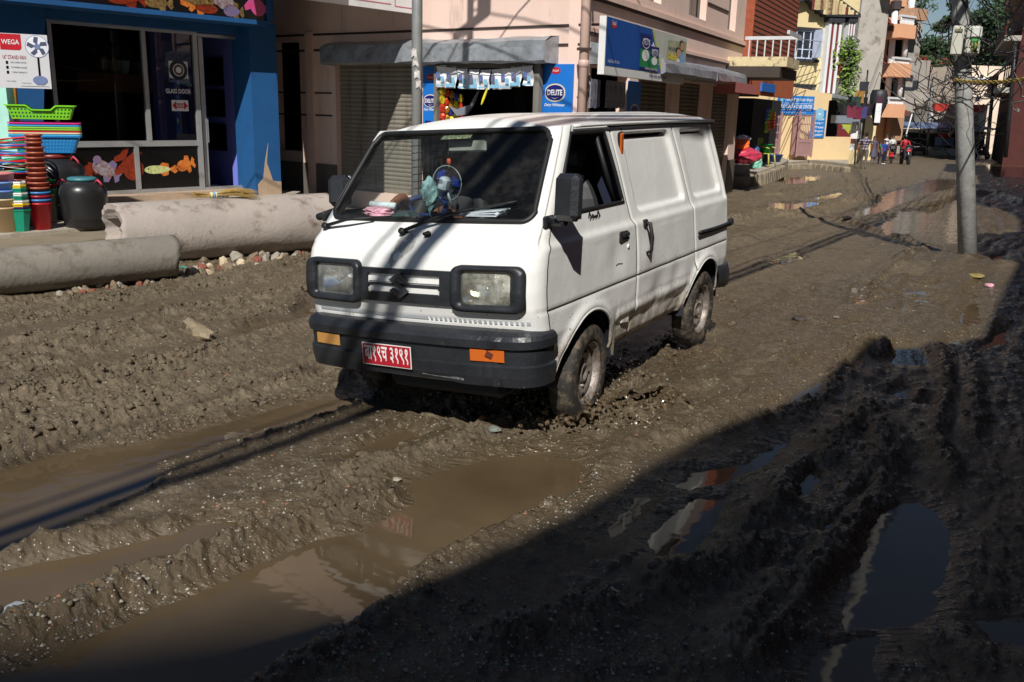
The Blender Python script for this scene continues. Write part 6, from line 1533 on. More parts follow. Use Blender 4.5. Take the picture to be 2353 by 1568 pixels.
bb = [((40, 130, 200), 'deep blue perforated basket at the bottom of the stack', .22, 0), ((90, 180, 230), 'sky blue basket just above the deep blue one', .22, .22-.20), ((235, 215, 170), 'cream basket nested above the sky blue one', .22, .045), ((200, 40, 55), 'red basket in the middle of the nested stack', .22, .065), ((140, 205, 60), 'lime basket nested above the red one', .22, .09), ((150, 215, 75), 'upper lime basket of the nested pair', .22, .115), ((70, 165, 225), 'light blue basket near the top of the nest', .22, .14), ((220, 60, 140), 'pink basket nested under the bright green tray', .20, .19)]
for i, (c, lb, h, dz) in enumerate(bb): basket('plastic_basket', bt+Vector((0, 0, dz)), wB, wB*.62, h, P('basket_%d' % i, *c, rough=.3, var=.05), lb, 'plastic baskets stacked on the drum', holes=(i == 0), taper=.80)
basket('plastic_basket', bt+Vector((-.03, 0, .43)), wB*.98, wB*.6, .18, P('basket_green', 130, 215, 50, rough=.3, var=.05), 'bright green tray basket with dipped sides on the very top', 'plastic baskets stacked on the drum', cut=True, taper=.86)
# mint post, ochre batten and the fan carton
pm = at(15, 300, 12.9); mint = P('mint_paint', 165, 215, 200, rough=.7); a = at(8, 205, 12.4); b = at(28, 362, 12.4)
mb = MB(); d_ = (at(40, 362, 12.4)-at(18, 362, 12.4)); hw_ = .11; mb.hexa([Vector(b)+Vector((-hw_, -.04, -.9)), Vector(b)+Vector((hw_, -.04, -.9)), Vector(b)+Vector((hw_, .04, -.9)), Vector(b)+Vector((-hw_, .04, -.9)), Vector(a)+Vector((-hw_, -.04, .1)), Vector(a)+Vector((hw_, -.04, .1)), Vector(a)+Vector((hw_, .04, .1)), Vector(a)+Vector((-hw_, .04, .1))]); tag(mb.build('board', mint), 'pale mint painted board standing upright under the fan carton', 'board')
a = at(24, 150, 12.9); b = at(46, 400, 12.9); och = P('ochre_wood', 165, 115, 40, rough=.7, var=.2); mb = MB(); mb.tube([a, b], .055, och, 4); tag(mb.build('batten', och), 'ochre wooden batten leaning beside the mint board', 'batten')
# carton
CF = Fac(tuple(at(60, 200, 12.0))[:2], 62, 1); c0 = CF.uz(0, 68); c1 = CF.uz(112, 89); c2 = CF.uz(116, 210); c3 = CF.uz(0, 196)
W = c1[0]-c0[0]; zt_ = (c0[1]+c1[1])/2; zb_ = (c2[1]+c3[1])/2; H = zt_-zb_; u1 = (c1[0]+c2[0])/2; u0 = u1-W
car = empty('fan_carton', CF.P(u0, zb_), label='white stand fan carton with red corner logo hanging at the top left', cat='carton'); cw = P('carton_white', 205, 205, 208, rough=.6, var=.04)
mb = MB(); CF.box(mb, u0-.25, u1, zb_, zt_, -.14, 0, cw); part(mb, 'box', cw, car); mb = MB(); o = .003; k = lambda s_: u0+W*s_; kz = lambda s_: zb_+H*s_
CF.poly(mb, [(k(.0), kz(.70)), (k(.40), kz(.70)), (k(.44), kz(.74)), (k(.44), kz(.99)), (k(0), kz(.99))], o, redp); txt(CF, mb, 'WEGA', k(.03), kz(.80), o+.003, w_=W*.37, h=H*.09, mat=whitep, bold=.01)
dkr = P('carton_red_text', 150, 50, 55); gry = P('carton_grey_text', 90, 90, 100)
txt(CF, mb, '16" STAND FAN', k(.03), kz(.53), o, w_=W*.48, h=H*.075, mat=dkr, bold=.01)
for i, s_ in enumerate(('100% COPPER MOTOR', '5 POWERFUL BLADE', '2 YEARS WARRANTY')): txt(CF, mb, s_, k(.18), kz(.455-.09*i), o, w_=W*.33, h=H*.032, mat=gry); CF.quad(mb, k(.08), k(.13), kz(.44-.09*i), kz(.495-.09*i), o, pblack)
for i in range(3): txt(CF, mb, ('HIGH SPEED', 'OSCILLATION', 'HEIGHT ADJUST')[i], k(.06+.31*i), kz(.115-.03*i), o, w_=W*.2, h=H*.02, mat=gry)
CF.quad(mb, k(.35), k(.95), kz(.035), kz(.042), o, gry)
fbm_ = P('carton_blue', 110, 125, 165); uc, zc = k(.77), kz(.78)
CF.poly(mb, [(uc+.135*math.cos(t), zc+.135*math.sin(t)) for t in np.linspace(0, 6.28, 28, endpoint=False)], o, fbm_); CF.poly(mb, [(uc+.128*math.cos(t), zc+.128*math.sin(t)) for t in np.linspace(0, 6.28, 28, endpoint=False)], o+.002, P('carton_pale', 225, 228, 235))
for q in range(5): t = q*1.2566+.3; CF.poly(mb, [(uc+.02*math.cos(t), zc+.02*math.sin(t)), (uc+.115*math.cos(t-.15), zc+.115*math.sin(t-.15)), (uc+.12*math.cos(t+.25), zc+.12*math.sin(t+.25)), (uc+.07*math.cos(t+.65), zc+.07*math.sin(t+.65))], o+.004, P('carton_blade', 75, 80, 105))
CF.poly(mb, [(uc+.035*math.cos(t), zc+.035*math.sin(t)) for t in np.linspace(0, 6.28, 16, endpoint=False)], o+.006, fbm_); CF.quad(mb, uc-.012, uc+.012, kz(.20), kz(.62), o, pblack)
CF.poly(mb, [(uc+.085*math.cos(t), kz(.155)+.055*math.sin(t)) for t in np.linspace(0, 6.28, 20, endpoint=False)], o+.002, fbm_)
part(mb, 'print', None, car)
# rubble along the pipes: stones one can tell apart
stone_ms = [M('stone_grey', srgb(150, 142, 130), rough=.9, bump=.004, var=.2, vs_=12), M('stone_brown', srgb(120, 105, 85), rough=.9, bump=.004, var=.2, vs_=12), M('stone_pale', srgb(195, 180, 150), rough=.9, bump=.004, var=.2, vs_=12, dirt=srgb(150, 110, 70)), M('brick_bit', srgb(130, 75, 60), rough=.9, var=.2)]
def rock(p, r, mi, label, group, seed, cat='stone'):
    mb = MB(); rg = random.Random(seed); rot = Euler((rg.uniform(0, 3), rg.uniform(0, 3), rg.uniform(0, 3))).to_matrix()
    mb.blob((0, 0, 0), (r, r*rg.uniform(.6, .9), r*rg.uniform(.5, .75)), stone_ms[mi], seed, .30, 8, 6, rot); o = mb.build('stone', stone_ms[mi]); o.location = Vector((p.x, p.y, ground_z(p.x, p.y)+r*.3)); tag(o, label, cat, group); return o
pr_ = gp(50, 670); rock(pr_, .135, 2, 'large ochre and cream rock below the left end of the grey pipe', None, 1)
rg = random.Random(31); spots = []
for i in range(100):
    t = rg.random()**.7; x = 110+(735-110)*t; y = 694-(694-578)*t+rg.uniform(-5, 9)
    if 420 < x < 460: y += 3
    spots.append((x, y, rg.choice([.02, .03, .035, .045, .05, .06])*(1.3 if x > 430 else .9)))
for i, (x, y, r) in enumerate(spots): rock(gp(x, y), r, rg.choice([0, 0, 1, 1, 2, 3]), 'small rubble stone lying along the foot of the concrete pipes', 'rubble along the pipes', 100+i)
for i, (x, y, r, mi, lb) in enumerate([(545, 604, .09, 0, 'broken grey block in the middle of the rubble row'), (592, 594, .10, 0, 'squared grey brick end right of the rubble row'), (515, 612, .07, 2, 'pale angular stone left of the squared brick'), (392, 638, .08, 0, 'flat grey stone by the shorter pipe end'), (455, 602, .06, 3, 'reddish brick chip near the pipe end'), (645, 586, .05, 0, 'rounded grey stone near the van side of the rubble'), (700, 576, .05, 2, 'pointed pale stone nearest the van headlight'), (470, 612, .075, 1, 'brown lump at the end of the shorter pipe')]): rock(gp(x, y), r, mi, lb, None, 300+i)
mb = MB(); mb.blob((0, 0, .02), (.10, .05, .03), P('teal_rag', 70, 140, 125, rough=.5), 5, .5, 10, 6); o = mb.build('plastic_scrap'); o.location = gp(408, 622); tag(o, 'crumpled teal plastic scrap beside the shorter pipe end', 'litter')
mb = MB(); mb.blob((0, 0, .03), (.28, .08, .045), P('muddy_plastic', 150, 135, 110, rough=.4, var=.3, vs_=9), 8, .6, 16, 8); o = mb.build('plastic_sheet'); o.location = gp(455, 772); o.rotation_euler = (0, 0, -.9); tag(o, 'torn muddy plastic sheet trodden into the ruts left of the van', 'litter')
# ---------------------------------------------------------------- the far street
def facp(x, y, Y, ang, side=1): p = at(x, y, Y); return Fac((p.x, p.y), ang, side)
r3 = lambda u, v: (1637.3+.2198*u, 86.2+.2198*v)
r5 = lambda u, v: (1838.4+.2565*u, .2565*v)
def fb_(fac, mb, f, a, b, o0, o1, mat=None):      # box on a facade given by two opposite photo corners
    u0, u1, z0, z1 = uzb(fac, *f(*a), *f(*b), out=o1); fac.box(mb, u0, u1, z0, z1, o0, o1, mat); return u0, u1, z0, z1
I2 = lambda x, y: (x, y)
cream = M('cream_render', srgb(228, 208, 158), rough=.85, var=.05, vs_=1.2, dirt=srgb(200, 178, 125), dirt_amt=.3, bump=.002); apric = M('apricot_render', srgb(232, 203, 155), rough=.85, var=.04, vs_=1.2, dirt=srgb(215, 180, 130), dirt_amt=.2)
maroon = M('maroon_paint', srgb(120, 50, 48), rough=.7, var=.08); dkgrey = M('dark_trim', srgb(52, 52, 58), rough=.7); blueframe = M('pale_frame', srgb(205, 215, 235), rough=.5)
tile = M('roof_tile_red', srgb(150, 62, 40), rough=.8, var=.2, vs_=8, bump=.02, bs=14); brk = M('brick_tile', srgb(160, 82, 55), rough=.85, var=.2, vs_=9)
def pane_box(fac, parent, x0, y0, x1, y1, f=I2, depth=.10, bars=2, fm=blueframe, rows=3, sill=True, out=0.):
    u0, u1, z0, z1 = uzb(fac, *f(x0, y0), *f(x1, y1), out=out); t = .06; mb = MB()
    fac.box(mb, u0, u1, z0, z0+t, out-.02, out+.05); fac.box(mb, u0, u1, z1-t, z1, out-.02, out+.05)
    for i in range(bars+1): u = u0+(u1-u0-t)*i/bars; fac.box(mb, u, u+t, z0+t, z1-t, out-.02, out+.045)
    for i in range(1, rows): z = z0+(z1-z0)*i/rows; fac.box(mb, u0+t, u1-t, z-.02, z+.02, out-.01, out+.035)
    wf = part(mb, 'window', fm, parent); mb = MB(); fac.box(mb, u0+t, u1-t, z0+t, z1-t, out-.005, out+.012, M('dark_pane', (.02, .025, .03), rough=.08)); part(mb, 'pane', None, wf)
    if sill:
        mb = MB(); fac.box(mb, u0-.12, u1+.12, z0-.16, z0-.01, out, out+.16); fac.box(mb, u0-.12, u1+.12, z1+.01, z1+.15, out, out+.14); part(mb, 'sill', dkgrey, parent)
# -- building with the concrete balcony and brick tiled wall
bal = empty('balcony_building', PR.P(uend, 0), label='brick tiled building with a stained concrete balcony next to the pink shops', cat='building')
uB = PR.uz(1826, 120, -.05)[0]; mb = MB(); gz0 = PR.uz(1760, 212, 0)[1]
PR.box(mb, uend+1.2, uB, gz0+.75, 9.5, -.5, -.05, brk)
for k in range(60): z = gz0+.8+.13*k; PR.box(mb, uend+1.2, uB, z, z+.022, -.05, -.043, groove)
part(mb, 'brick_wall', brk, bal)
org = M('terracotta_band', srgb(190, 100, 60), rough=.85, var=.1); mb = MB(); PR.box(mb, uend+.2, uB, gz0-.1, gz0+.75, -.15, .02, org); part(mb, 'band', org, bal)
mb = MB(); PR.box(mb, uend+.02, uend+1.2, gz0+.75, 9.5, -1.2, -1.0, room); PR.box(mb, uend+.02, uB, -.8, gz0-.1, -4.2, -4.0, room); PR.box(mb, PR.uz(1790, 300, -1.2)[0], uB, -.8, gz0-.1, -4.0, -1.2, room); PR.box(mb, uend+.1, PR.uz(1742, 240)[0], gz0-.15, gz0-.1, -4, .0, room); u_ = PR.uz(1738, 260, -1.6)[0]; PR.box(mb, u_-.4, u_, -.2, gz0-.15, -1.65, -1.6, P('door_teal', 60, 120, 150)); PR.box(mb, u_-1.3, u_-.5, .0, gz0-.3, -2.2, -2.1, P('green_wall', 90, 120, 40)); part(mb, 'recess', None, bal)
oB = 1.35; ub0 = uend+.15; ub1 = PR.uz(1808, 150, oB)[0]; zbT = PR.uz(1776, 119, oB)[1]; zbB = PR.uz(1775, 158, oB)[1]; bcon = M('balcony_concrete', srgb(205, 190, 150), rough=.9, var=.12, vs_=3, dirt=srgb(70, 62, 50), dirt_amt=.5, bump=.006, bs=20)
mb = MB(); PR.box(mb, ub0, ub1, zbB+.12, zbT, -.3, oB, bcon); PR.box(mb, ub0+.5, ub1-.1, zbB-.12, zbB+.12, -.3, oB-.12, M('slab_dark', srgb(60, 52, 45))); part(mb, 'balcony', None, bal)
rlm = M('rail_white', srgb(190, 195, 200), rough=.5, var=.1); mb = MB(); zr = PR.uz(1776, 56, oB)[1]
PR.box(mb, ub0, ub1, zr-.03, zr+.05, oB-.06, oB, rlm); PR.box(mb, ub0, ub0+.05, zr-.03, zr+.05, 0, oB-.06, rlm)
u = ub0
while u < ub1: PR.box(mb, u, u+.05, zbT, zr-.03, oB-.045, oB-.015, rlm); u += .22
for o in np.arange(.1, oB-.1, .19): PR.box(mb, ub0+.01, ub0+.03, zbT, zr-.03, o, o+.03, rlm)
part(mb, 'railing', rlm, bal)
mb = MB(); u0, u1, z0, z1 = fb_(PR, mb, I2, (1752, 190), (1781, 214), .02, .06, banner_b); txt(PR, mb, 'CLINIC', u0+.2, z0+.35, .065, w_=(u1-u0)*.7, mat=whitep); o = mb.build('clinic_sign'); tag(o, 'small blue sign on the terracotta band below the balcony', 'sign')
# small red canopy over the snack shop
mb = MB(); a0, a1, zt2, zb2 = PR.uz(1690, 200, .9)[0], PR.uz(1738, 205, .9)[0], PR.uz(1700, 194, .5)[1], PR.uz(1738, 218, .9)[1]
cv = [PR.P(a0, zt2, 0), PR.P(a1, zt2, 0), PR.P(a1, zb2+.2, .9), PR.P(a0, zb2+.2, .9), PR.P(a0, zb2, .9), PR.P(a1, zb2, .9), PR.P(a1, zb2, 0)]; mb.add(cv, [[0, 1, 2, 3], [3, 2, 5, 4], [1, 6, 5, 2]]); o = mb.build('shop_canopy', M('canopy_pinkred', srgb(180, 105, 100), rough=.8, var=.1)); tag(o, 'small dusty red canopy over the snack shop beside the last shutter', 'canopy')
# platform, kerb, steps
def slabz(pts, z, th_, mat, name='pavement'): return slab([gz(x, y, z) for x, y in pts], z-th_, z, mat, name)
slabz([(1790, 376), (1868, 368), (1949, 377), (1949, 366), (1850, 352), (1780, 350)], -.35, .5, pav); slabz([(1722, 398), (1748, 394), (1796, 377), (1812, 368), (1760, 345), (1690, 345), (1680, 380)], .0, .6, pav)
kb = M('kerb_stone', srgb(140, 128, 108), rough=.9, var=.3, vs_=3, bump=.01); mb = MB()
kp = [gz(x, y, 0) for x, y in ((1722, 399), (1748, 395), (1797, 378))]+[gz(x, y, -.42) for x, y in ((1800, 380), (1868, 378), (1950, 387))]
for (a, b) in zip(kp[:-1], kp[1:]):
    L = math.hypot(b[0]-a[0], b[1]-a[1]); n = max(1, int(L/.42))
    for i in range(n): t = (i+.5)/n; mb.box((a[0]+(b[0]-a[0])*t, a[1]+(b[1]-a[1])*t, -.58 if a[1] > 31 else -.24), (.36, .30, .42), kb, rot=(random.uniform(-.1, .1), random.uniform(-.1, .1), math.atan2(b[1]-a[1], b[0]-a[0])), bevel=.04)
tag(mb.build('kerb', kb), kind='structure')
for k, (pts, z) in enumerate(([[(1676, 380), (1724, 382), (1724, 364), (1684, 364)], .26], [[(1668, 404), (1724, 408), (1724, 394), (1668, 390)], -.02])):
    o = slabz(pts, z, .5, conc, 'doorstep')
# chair, buckets, bags, dog, seated woman
def P6(x, y, z): d = ray(x, y); t = (z-CAM_H)/d.z; return Vector((t*d.x, t*d.y, z))
def chair(p, rz, mat, label):
    e = empty('plastic_chair', p, rz=rz, label=label, cat='chair'); mb = MB(); mb.box((0, 0, .43), (.46, .44, .03), mat, bevel=.01); mb.build('seat', mat, e)
    mb = MB(); vs = [(.22*math.sin(a)*1.05, .20+.05*math.cos(a), z+(.04*math.cos(a) if z > .6 else 0)) for z in (.44, .60, .75, .88) for a in np.linspace(-1.2, 1.2, 9)]; mb.add(vs, [[k*9+i, k*9+i+1, (k+1)*9+i+1, (k+1)*9+i] for k in range(3) for i in range(8)], mat, True); mb.build('backrest', mat, e)
    for sx in (-1, 1):
        mb = MB(); mb.tube([(sx*.25, .18, .66), (sx*.27, -.05, .64), (sx*.25, -.22, .60)], .02, mat, 5); mb.build('armrest', mat, e)
        for sy in (-1, 1): mb = MB(); mb.tube([(sx*.22, sy*.19, .43), (sx*.27, sy*.25, 0)], [.03, .02], mat, 6); mb.build('leg', mat, e)
    return e
Zp = .0
p = P6(1757, 384, Zp); chair(p, .9, P('chair_olive', 175, 170, 80, rough=.45), 'olive yellow plastic armchair holding a green bucket outside the snack shop')
cup('bucket', p+Vector((0, 0, .45)), .15, .19, .28, P('bucket_green', 20, 150, 80, rough=.4), 'green bucket standing on the olive plastic chair', 'bucket', None, n=24)
cup('basin', P6(1776, 372, Zp), .24, .34, .26, P('basin_blue', 35, 65, 130, rough=.4), 'dark blue basin on the pavement behind the plastic chair', 'basin', None, n=28)
def bag(p, r, mat, label, seed, sq=.8): mb = MB(); mb.blob((0, 0, r[2]*.8), r, mat, seed, .35, 14, 10); mb.tube([(0, 0, r[2]*1.5), (.02, 0, r[2]*1.95)], [.05, .02], mat, 6); o = mb.build('plastic_bag', mat); o.location = p; return tag(o, label, 'bag')
pb = P6(1702, 376, .26); bag(pb, (.50, .36, .26), P('bag_crimson', 190, 60, 85, rough=.25, var=.3, vs_=9), 'big crimson plastic bag of goods on the doorstep', 3)
bag(pb+Vector((-.05, .05, .42)), (.26, .22, .15), P('bag_orange', 235, 110, 50, rough=.25), 'orange plastic bag on top of the crimson one', 4)
bag(pb+Vector((-.25, .0, .30)), (.16, .16, .10), P('bag_teal', 40, 130, 110, rough=.3), 'teal bag tucked left of the orange one', 5); bag(pb+Vector((.02, .1, .62)), (.22, .18, .10), P('bag_clear', 175, 175, 190, rough=.15, var=.3), 'pale clear bag heaped over the orange bag', 6)
bag(P6(1732, 386, Zp), (.26, .22, .22), P('bag_mint', 130, 195, 175, rough=.25, var=.35, vs_=8), 'mint green translucent bag at the kerb below the doorstep', 7)
mb = MB(); mb.lathe([(0, 0), (.13, 0), (.135, .35), (.10, .42), (.04, .46), (.04, .5), (0, .5)], P('jar_blue', 70, 95, 150, rough=.15), 18); o = mb.build('water_jar'); o.location = P6(1716, 372, .26)+Vector((.35, .5, 0)); tag(o, 'blue water jar in the shade behind the crimson bag', 'water jar')
def limb_body(name, joints, edges, mat, parent, root=0, sub=2):
    """one continuous skinned figure; joints: (co, radius)"""
    me_ = bpy.data.meshes.new(name); me_.from_pydata([j[0] for j in joints], edges, []); o = bpy.data.objects.new(name, me_); C.objects.link(o)
    md = o.modifiers.new('skin', 'SKIN'); md.branch_smoothing = .6; sk_ = me_.skin_vertices[0].data
    for i, j in enumerate(joints): r = j[1]; sk_[i].radius = (r, r) if not isinstance(r, tuple) else r; sk_[i].use_root = (i == root)
    s_ = o.modifiers.new('sub', 'SUBSURF'); s_.levels = sub; s_.render_levels = sub
    dg = bpy.context.evaluated_depsgraph_get(); m2 = bpy.data.meshes.new_from_object(o.evaluated_get(dg)); bpy.data.objects.remove(o)
    o = bpy.data.objects.new(name, m2); C.objects.link(o); m2.polygons.foreach_set('use_smooth', [True]*len(m2.polygons)); m2.materials.clear()
    if mat: m2.materials.append(mat)
    if parent: o.parent = parent
    return o
def paint_by_height(o, mats, fn):      # clothing regions of a body
    me_ = o.data
    for m_ in mats: me_.materials.append(m_)
    idx = [fn(p.center) for p in me_.polygons]; me_.polygons.foreach_set('material_index', idx)
skin = M('skin_brown', srgb(135, 88, 66), rough=.55, var=.06); hairm = M('hair_black', (.012, .010, .009), rough=.5)
def person(p, rz, h, top, bottom, label, pose='stand', hair='short', skirt=False, stripe=None, sleeve='short', shoe=None, armL=(0, 0), armR=(0, 0), lean=0., stride=.0, build_=1.0, hands=None):
    k = h/1.70; build_ = build_*1.12; e = empty('person', p, rz=rz, label=label, cat='person'); b = build_
    shx = .175*k*b
    def arm(s, sw):
        f, o_ = sw      # forward swing, outward
        el = (s*(shx+.05+o_*.2)*1, -.02-f*.22*k, 1.13*k); wr = (s*(shx+.06+o_*.1), -.05-f*.45*k, (.88+f*.22)*k); ha = (s*(shx+.055+o_*.08), -.07-f*.53*k, (.80+f*.24)*k)
        return el, wr, ha
    J = [((0, .0, .95*k), .135*k*b), ((0, 0, 1.10*k), .125*k*b), ((0, 0, 1.27*k), .15*k*b), ((0, .01, 1.40*k), .125*k*b), ((0, .01, 1.47*k), .055*k), ((0, -.005, 1.53*k), .062*k), ((0, -.012, 1.60*k), .086*k), ((0, -.005, 1.655*k), .072*k)]
    E = [(0, 1), (1, 2), (2, 3), (3, 4), (4, 5), (5, 6), (6, 7)]
    for s, sw in ((1, armL), (-1, armR)):
        i = len(J); el, wr, ha = arm(s, sw)
        if hands: ha = hands[0 if s > 0 else 1]; wr = (ha[0], ha[1]+.09, ha[2]-.01); el = (s*(shx+.07), -.12, 1.13*k)
        J += [((s*shx, .01, 1.38*k), .065*k*b), (el, .042*k), (wr, .030*k), (ha, .036*k), ((ha[0], ha[1]-.01, ha[2]-.07*k), .018*k)]
        E += [(3, i), (i, i+1), (i+1, i+2), (i+2, i+3), (i+3, i+4)]
        hj = J[i+3][0]
        for q in range(3): J.append(((hj[0]+(q-1)*.018, hj[1]-.02, hj[2]-.085*k+.01*abs(q-1)), .008)); E.append((i+3, len(J)-1))
        J.append(((hj[0]-s*.01, hj[1]-.045, hj[2]-.04*k), .009)); E.append((i+3, len(J)-1))
    for s in (1, -1):
        i = len(J); st = stride*s
        if pose == 'sit': J += [((s*.10*k, 0, .93*k), .10*k), ((s*.12*k, -.42*k, .93*k), .075*k), ((s*.12*k, -.46*k, .50*k), .045*k), ((s*.12*k, -.52*k, .46*k), .04*k), ((s*.12*k, -.62*k, .45*k), .03*k)]
        else: J += [((s*.095*k*b, 0, .86*k), .095*k*b), ((s*.10*k, -.02-st*.16*k, .49*k), .066*k), ((s*.10*k, .02-st*.30*k, .10*k), .042*k), ((s*.10*k, .0-st*.30*k, .045*k), .045*k), ((s*.11*k, -.15*k-st*.30*k, .03*k), .032*k)]
        E += [(0, i), (i, i+1), (i+1, i+2), (i+2, i+3), (i+3, i+4)]
    o = limb_body('body', J, E, None, e, 0, 2 if stripe else 1)
    mats = [skin, top, bottom, shoe or black, hairm] + ([stripe] if stripe else [])
    hd = hands
    def fn(c):
        z = c.z/k; ax = abs(c.x)
        if z > 1.475: return 0
        if hd and z > 1.0 and c.y < -.19: return 0
        armz = ax > shx+.02 and z < (1.20 if sleeve == 'short' else .86)
        if armz and z > .6: return 0
        if z < .075 and pose != 'sit': return 3
        if z < .93: return 2
        if stripe and int(z*16) % 2: return 5
        return 1
    paint_by_height(o, mats, fn)
    mb = MB(); fh = -.078*k   # face: nose, brow, mouth, ears
    mb.blob((0, -.092*k, 1.575*k), (.012*k, .016*k, .022*k), skin, 1, .05, 8, 5)
    for s in (1, -1): mb.blob((s*.030*k, -.082*k, 1.60*k), (.014*k, .008*k, .008*k), black, 2, .05, 6, 4); mb.blob((s*.085*k, 0, 1.585*k), (.012*k, .02*k, .03*k), skin, 3, .05, 6, 4)
    mb.blob((0, -.084*k, 1.535*k), (.024*k, .006*k, .007*k), M('lips', srgb(110, 60, 50)), 3, .05, 6, 4); mb.build('face', None, e)
    mb = MB()
    if hair == 'helmet': mb.blob((0, .0, 1.63*k), (.135*k, .15*k, .14*k), P('helmet', 25, 25, 28, rough=.1), 1, .01, 20, 12)
    else:
        mb.blob((0, .018*k, 1.635*k), (.095*k, .105*k, .085*k), hairm, 4, .08, 14, 9)
        if hair == 'long': mb.blob((0, .06*k, 1.50*k), (.10*k, .06*k, .20*k), hairm, 5, .12, 12, 9)
        if hair == 'veil': mb.blob((0, .05*k, 1.50*k), (.15*k, .10*k, .26*k), top, 5, .12, 12, 9)
    mb.build('helmet' if hair == 'helmet' else 'hair', None, e)
    if skirt:
        mb = MB(); prof = [(.17, .98), (.20, .86), (.235, .60), (.25, .48)]; N = 20; vs = [((r*k*(1+.05*math.sin(5*t)))*math.cos(t), r*k*.8*math.sin(t), z*k) for r, z in prof for t in np.linspace(0, 2*math.pi, N, endpoint=False)]
        mb.add(vs, [[a*N+j, a*N+(j+1) % N, (a+1)*N+(j+1) % N, (a+1)*N+j] for a in range(3) for j in range(N)], top, True); mb.build('tunic', top, e)
    return e
wp = P6(1728, 372, Zp)+Vector((.1, .6, 0))
person(wp+Vector((0, 0, -.35)), 1.9, 1.60, P('dress_wine', 110, 40, 55), P('dress_wine2', 90, 35, 45), 'woman in a dark red dress sitting in the shade of the snack shop', pose='sit', hair='long')
mb = MB(); mb.box((0, 0, .22), (.5, .4, .44), P('stool_brown', 60, 45, 35), bevel=.02); o = mb.build('stool'); o.location = wp; tag(o, 'low brown stool under the woman in the dark red dress', 'stool')
# snack strips on the left gate leaf
sc_ = [(200, 60, 40), (90, 170, 60), (240, 200, 60), (70, 120, 190), (150, 190, 60), (220, 120, 50)]
for i, (x, y0, y1) in enumerate(((1741, 258, 306), (1752, 248, 300), (1755, 250, 306), (1764, 250, 306), (1770, 252, 300), (1777, 256, 297))):
    a = at(x, y0, 33); b = at(x, y1, 33); e = empty('packet_strip', a, label='%s chain of snack packets hanging by the iron gate' % ordn[i], cat='snack strip', group='snack chains by the gate'); n = 6; L = (a.z-b.z)/n
    for k in range(n): mm = P('snack_%d' % ((i+k//3) % 6), *sc_[(i+k//3) % 6], rough=.25, var=.5, vs_=18); mb = MB(); mb.blob((0, 0, -L*(k+.5)), (.11, .05, L*.5), mm, i*7+k, .2, 8, 6); mb.build('packet', mm, e)
# apricot wall with the health centre signs
pE = P6(1949, 374, -.50); YW = Fac((pE.x, pE.y), 61, 1)
hw0 = empty('apricot_wall', (pE.x, pE.y, -.5), label='apricot yellow compound wall carrying the two blue health centre signs', cat='wall'); mb = MB()
uL2, _ = YW.uz(1770, 300); ug0, ug1 = YW.uz(1794, 300)[0], YW.uz(1852, 300)[0]; ue = YW.uz(1901, 270)[0]; zlow = YW.uz(1925, 315)[1]; ztop = YW.uz(1900, 216)[1]; ztopl = YW.uz(1810, 200)[1]; uh = YW.uz(1912, 220)[0]
YW.prism(mb, [(uL2-2, -1.2), (0, -1.2), (0, zlow), (ue, zlow), (ue, ztop-.25), (ue+.0, ztop), (YW.uz(1860, 200)[0], ztop+.15), (uL2-2, ztopl+.3)], -.25, 0, apric); YW.prism(mb, [(ue+.001, ztop-.30), (uh, ztop-.28), (uh, ztop), (ue+.001, ztop)], -.25, 0, apric); part(mb, 'wall', apric, hw0)
def sign_y(x0, y0, x1, y1, name, label): 
    u0, u1, z0, z1 = uzb(YW, x0, y0, x1, y1, .05); e = empty(name, YW.P(u0, z0, .05), label=label, cat='sign'); mb = MB(); YW.box(mb, u0, u1, z0, z1, .0, .05, M('sign_sky_blue', srgb(30, 125, 205), rough=.5, var=.04)); part(mb, 'board', None, e); return e, u0, u1, z0, z1
e, u0, u1, z0, z1 = sign_y(1789, 219, 1868, 265, 'health_centre_sign', 'wide bright blue health centre sign in two scripts on the apricot wall'); W = u1-u0; H = z1-z0; mb = MB(); o = .053
txt(YW, mb, 'एपेक्स हेल्थ केयर सेन्टर', u0+W*.17, z0+H*.66, o, w_=W*.79, h=H*.25, mat=whitep, bold=.02); txt(YW, mb, 'APEX HEALTH CARE CENTER', u0+W*.02, z0+H*.34, o, w_=W*.94, h=H*.20, mat=whitep, bold=.03)
YW.box(mb, u0, u1, z0+H*.59, z0+H*.61, .05, .054, whitep); YW.box(mb, u0, u1, z0+H*.20, z0+H*.30, .05, .052, navy_p); txt(YW, mb, 'सम्पर्क : बहिरंग (ओ.पि.डी) सेवा, फार्मेसी', u0+W*.04, z0+H*.22, o+.002, w_=W*.9, h=H*.07, mat=whitep); txt(YW, mb, 'X-RAY, ECG, LAB, PHARMACY', u0+W*.2, z0+H*.08, o, w_=W*.6, h=H*.06, mat=whitep)
YW.poly(mb, [(u0+W*.09+W*.05*math.cos(t), z0+H*.78+W*.05*math.sin(t)) for t in np.linspace(0, 6.28, 20, endpoint=False)], o, skyp); part(mb, 'print', None, e)
e, u0, u1, z0, z1 = sign_y(1869, 253, 1893, 317, 'health_centre_sign', 'narrow upright blue health centre sign right of the gate'); W = u1-u0; H = z1-z0; mb = MB(); YW.poly(mb, [(u0+W*.5+W*.33*math.cos(t), z0+H*.85+W*.33*math.sin(t)) for t in np.linspace(0, 6.28, 22, endpoint=False)], o, skyp); YW.poly(mb, [(u0+W*.5, z0+H*.81), (u0+W*.64, z0+H*.87), (u0+W*.56, z0+H*.89), (u0+W*.5, z0+H*.87), (u0+W*.44, z0+H*.89), (u0+W*.36, z0+H*.87)], o+.003, whitep)
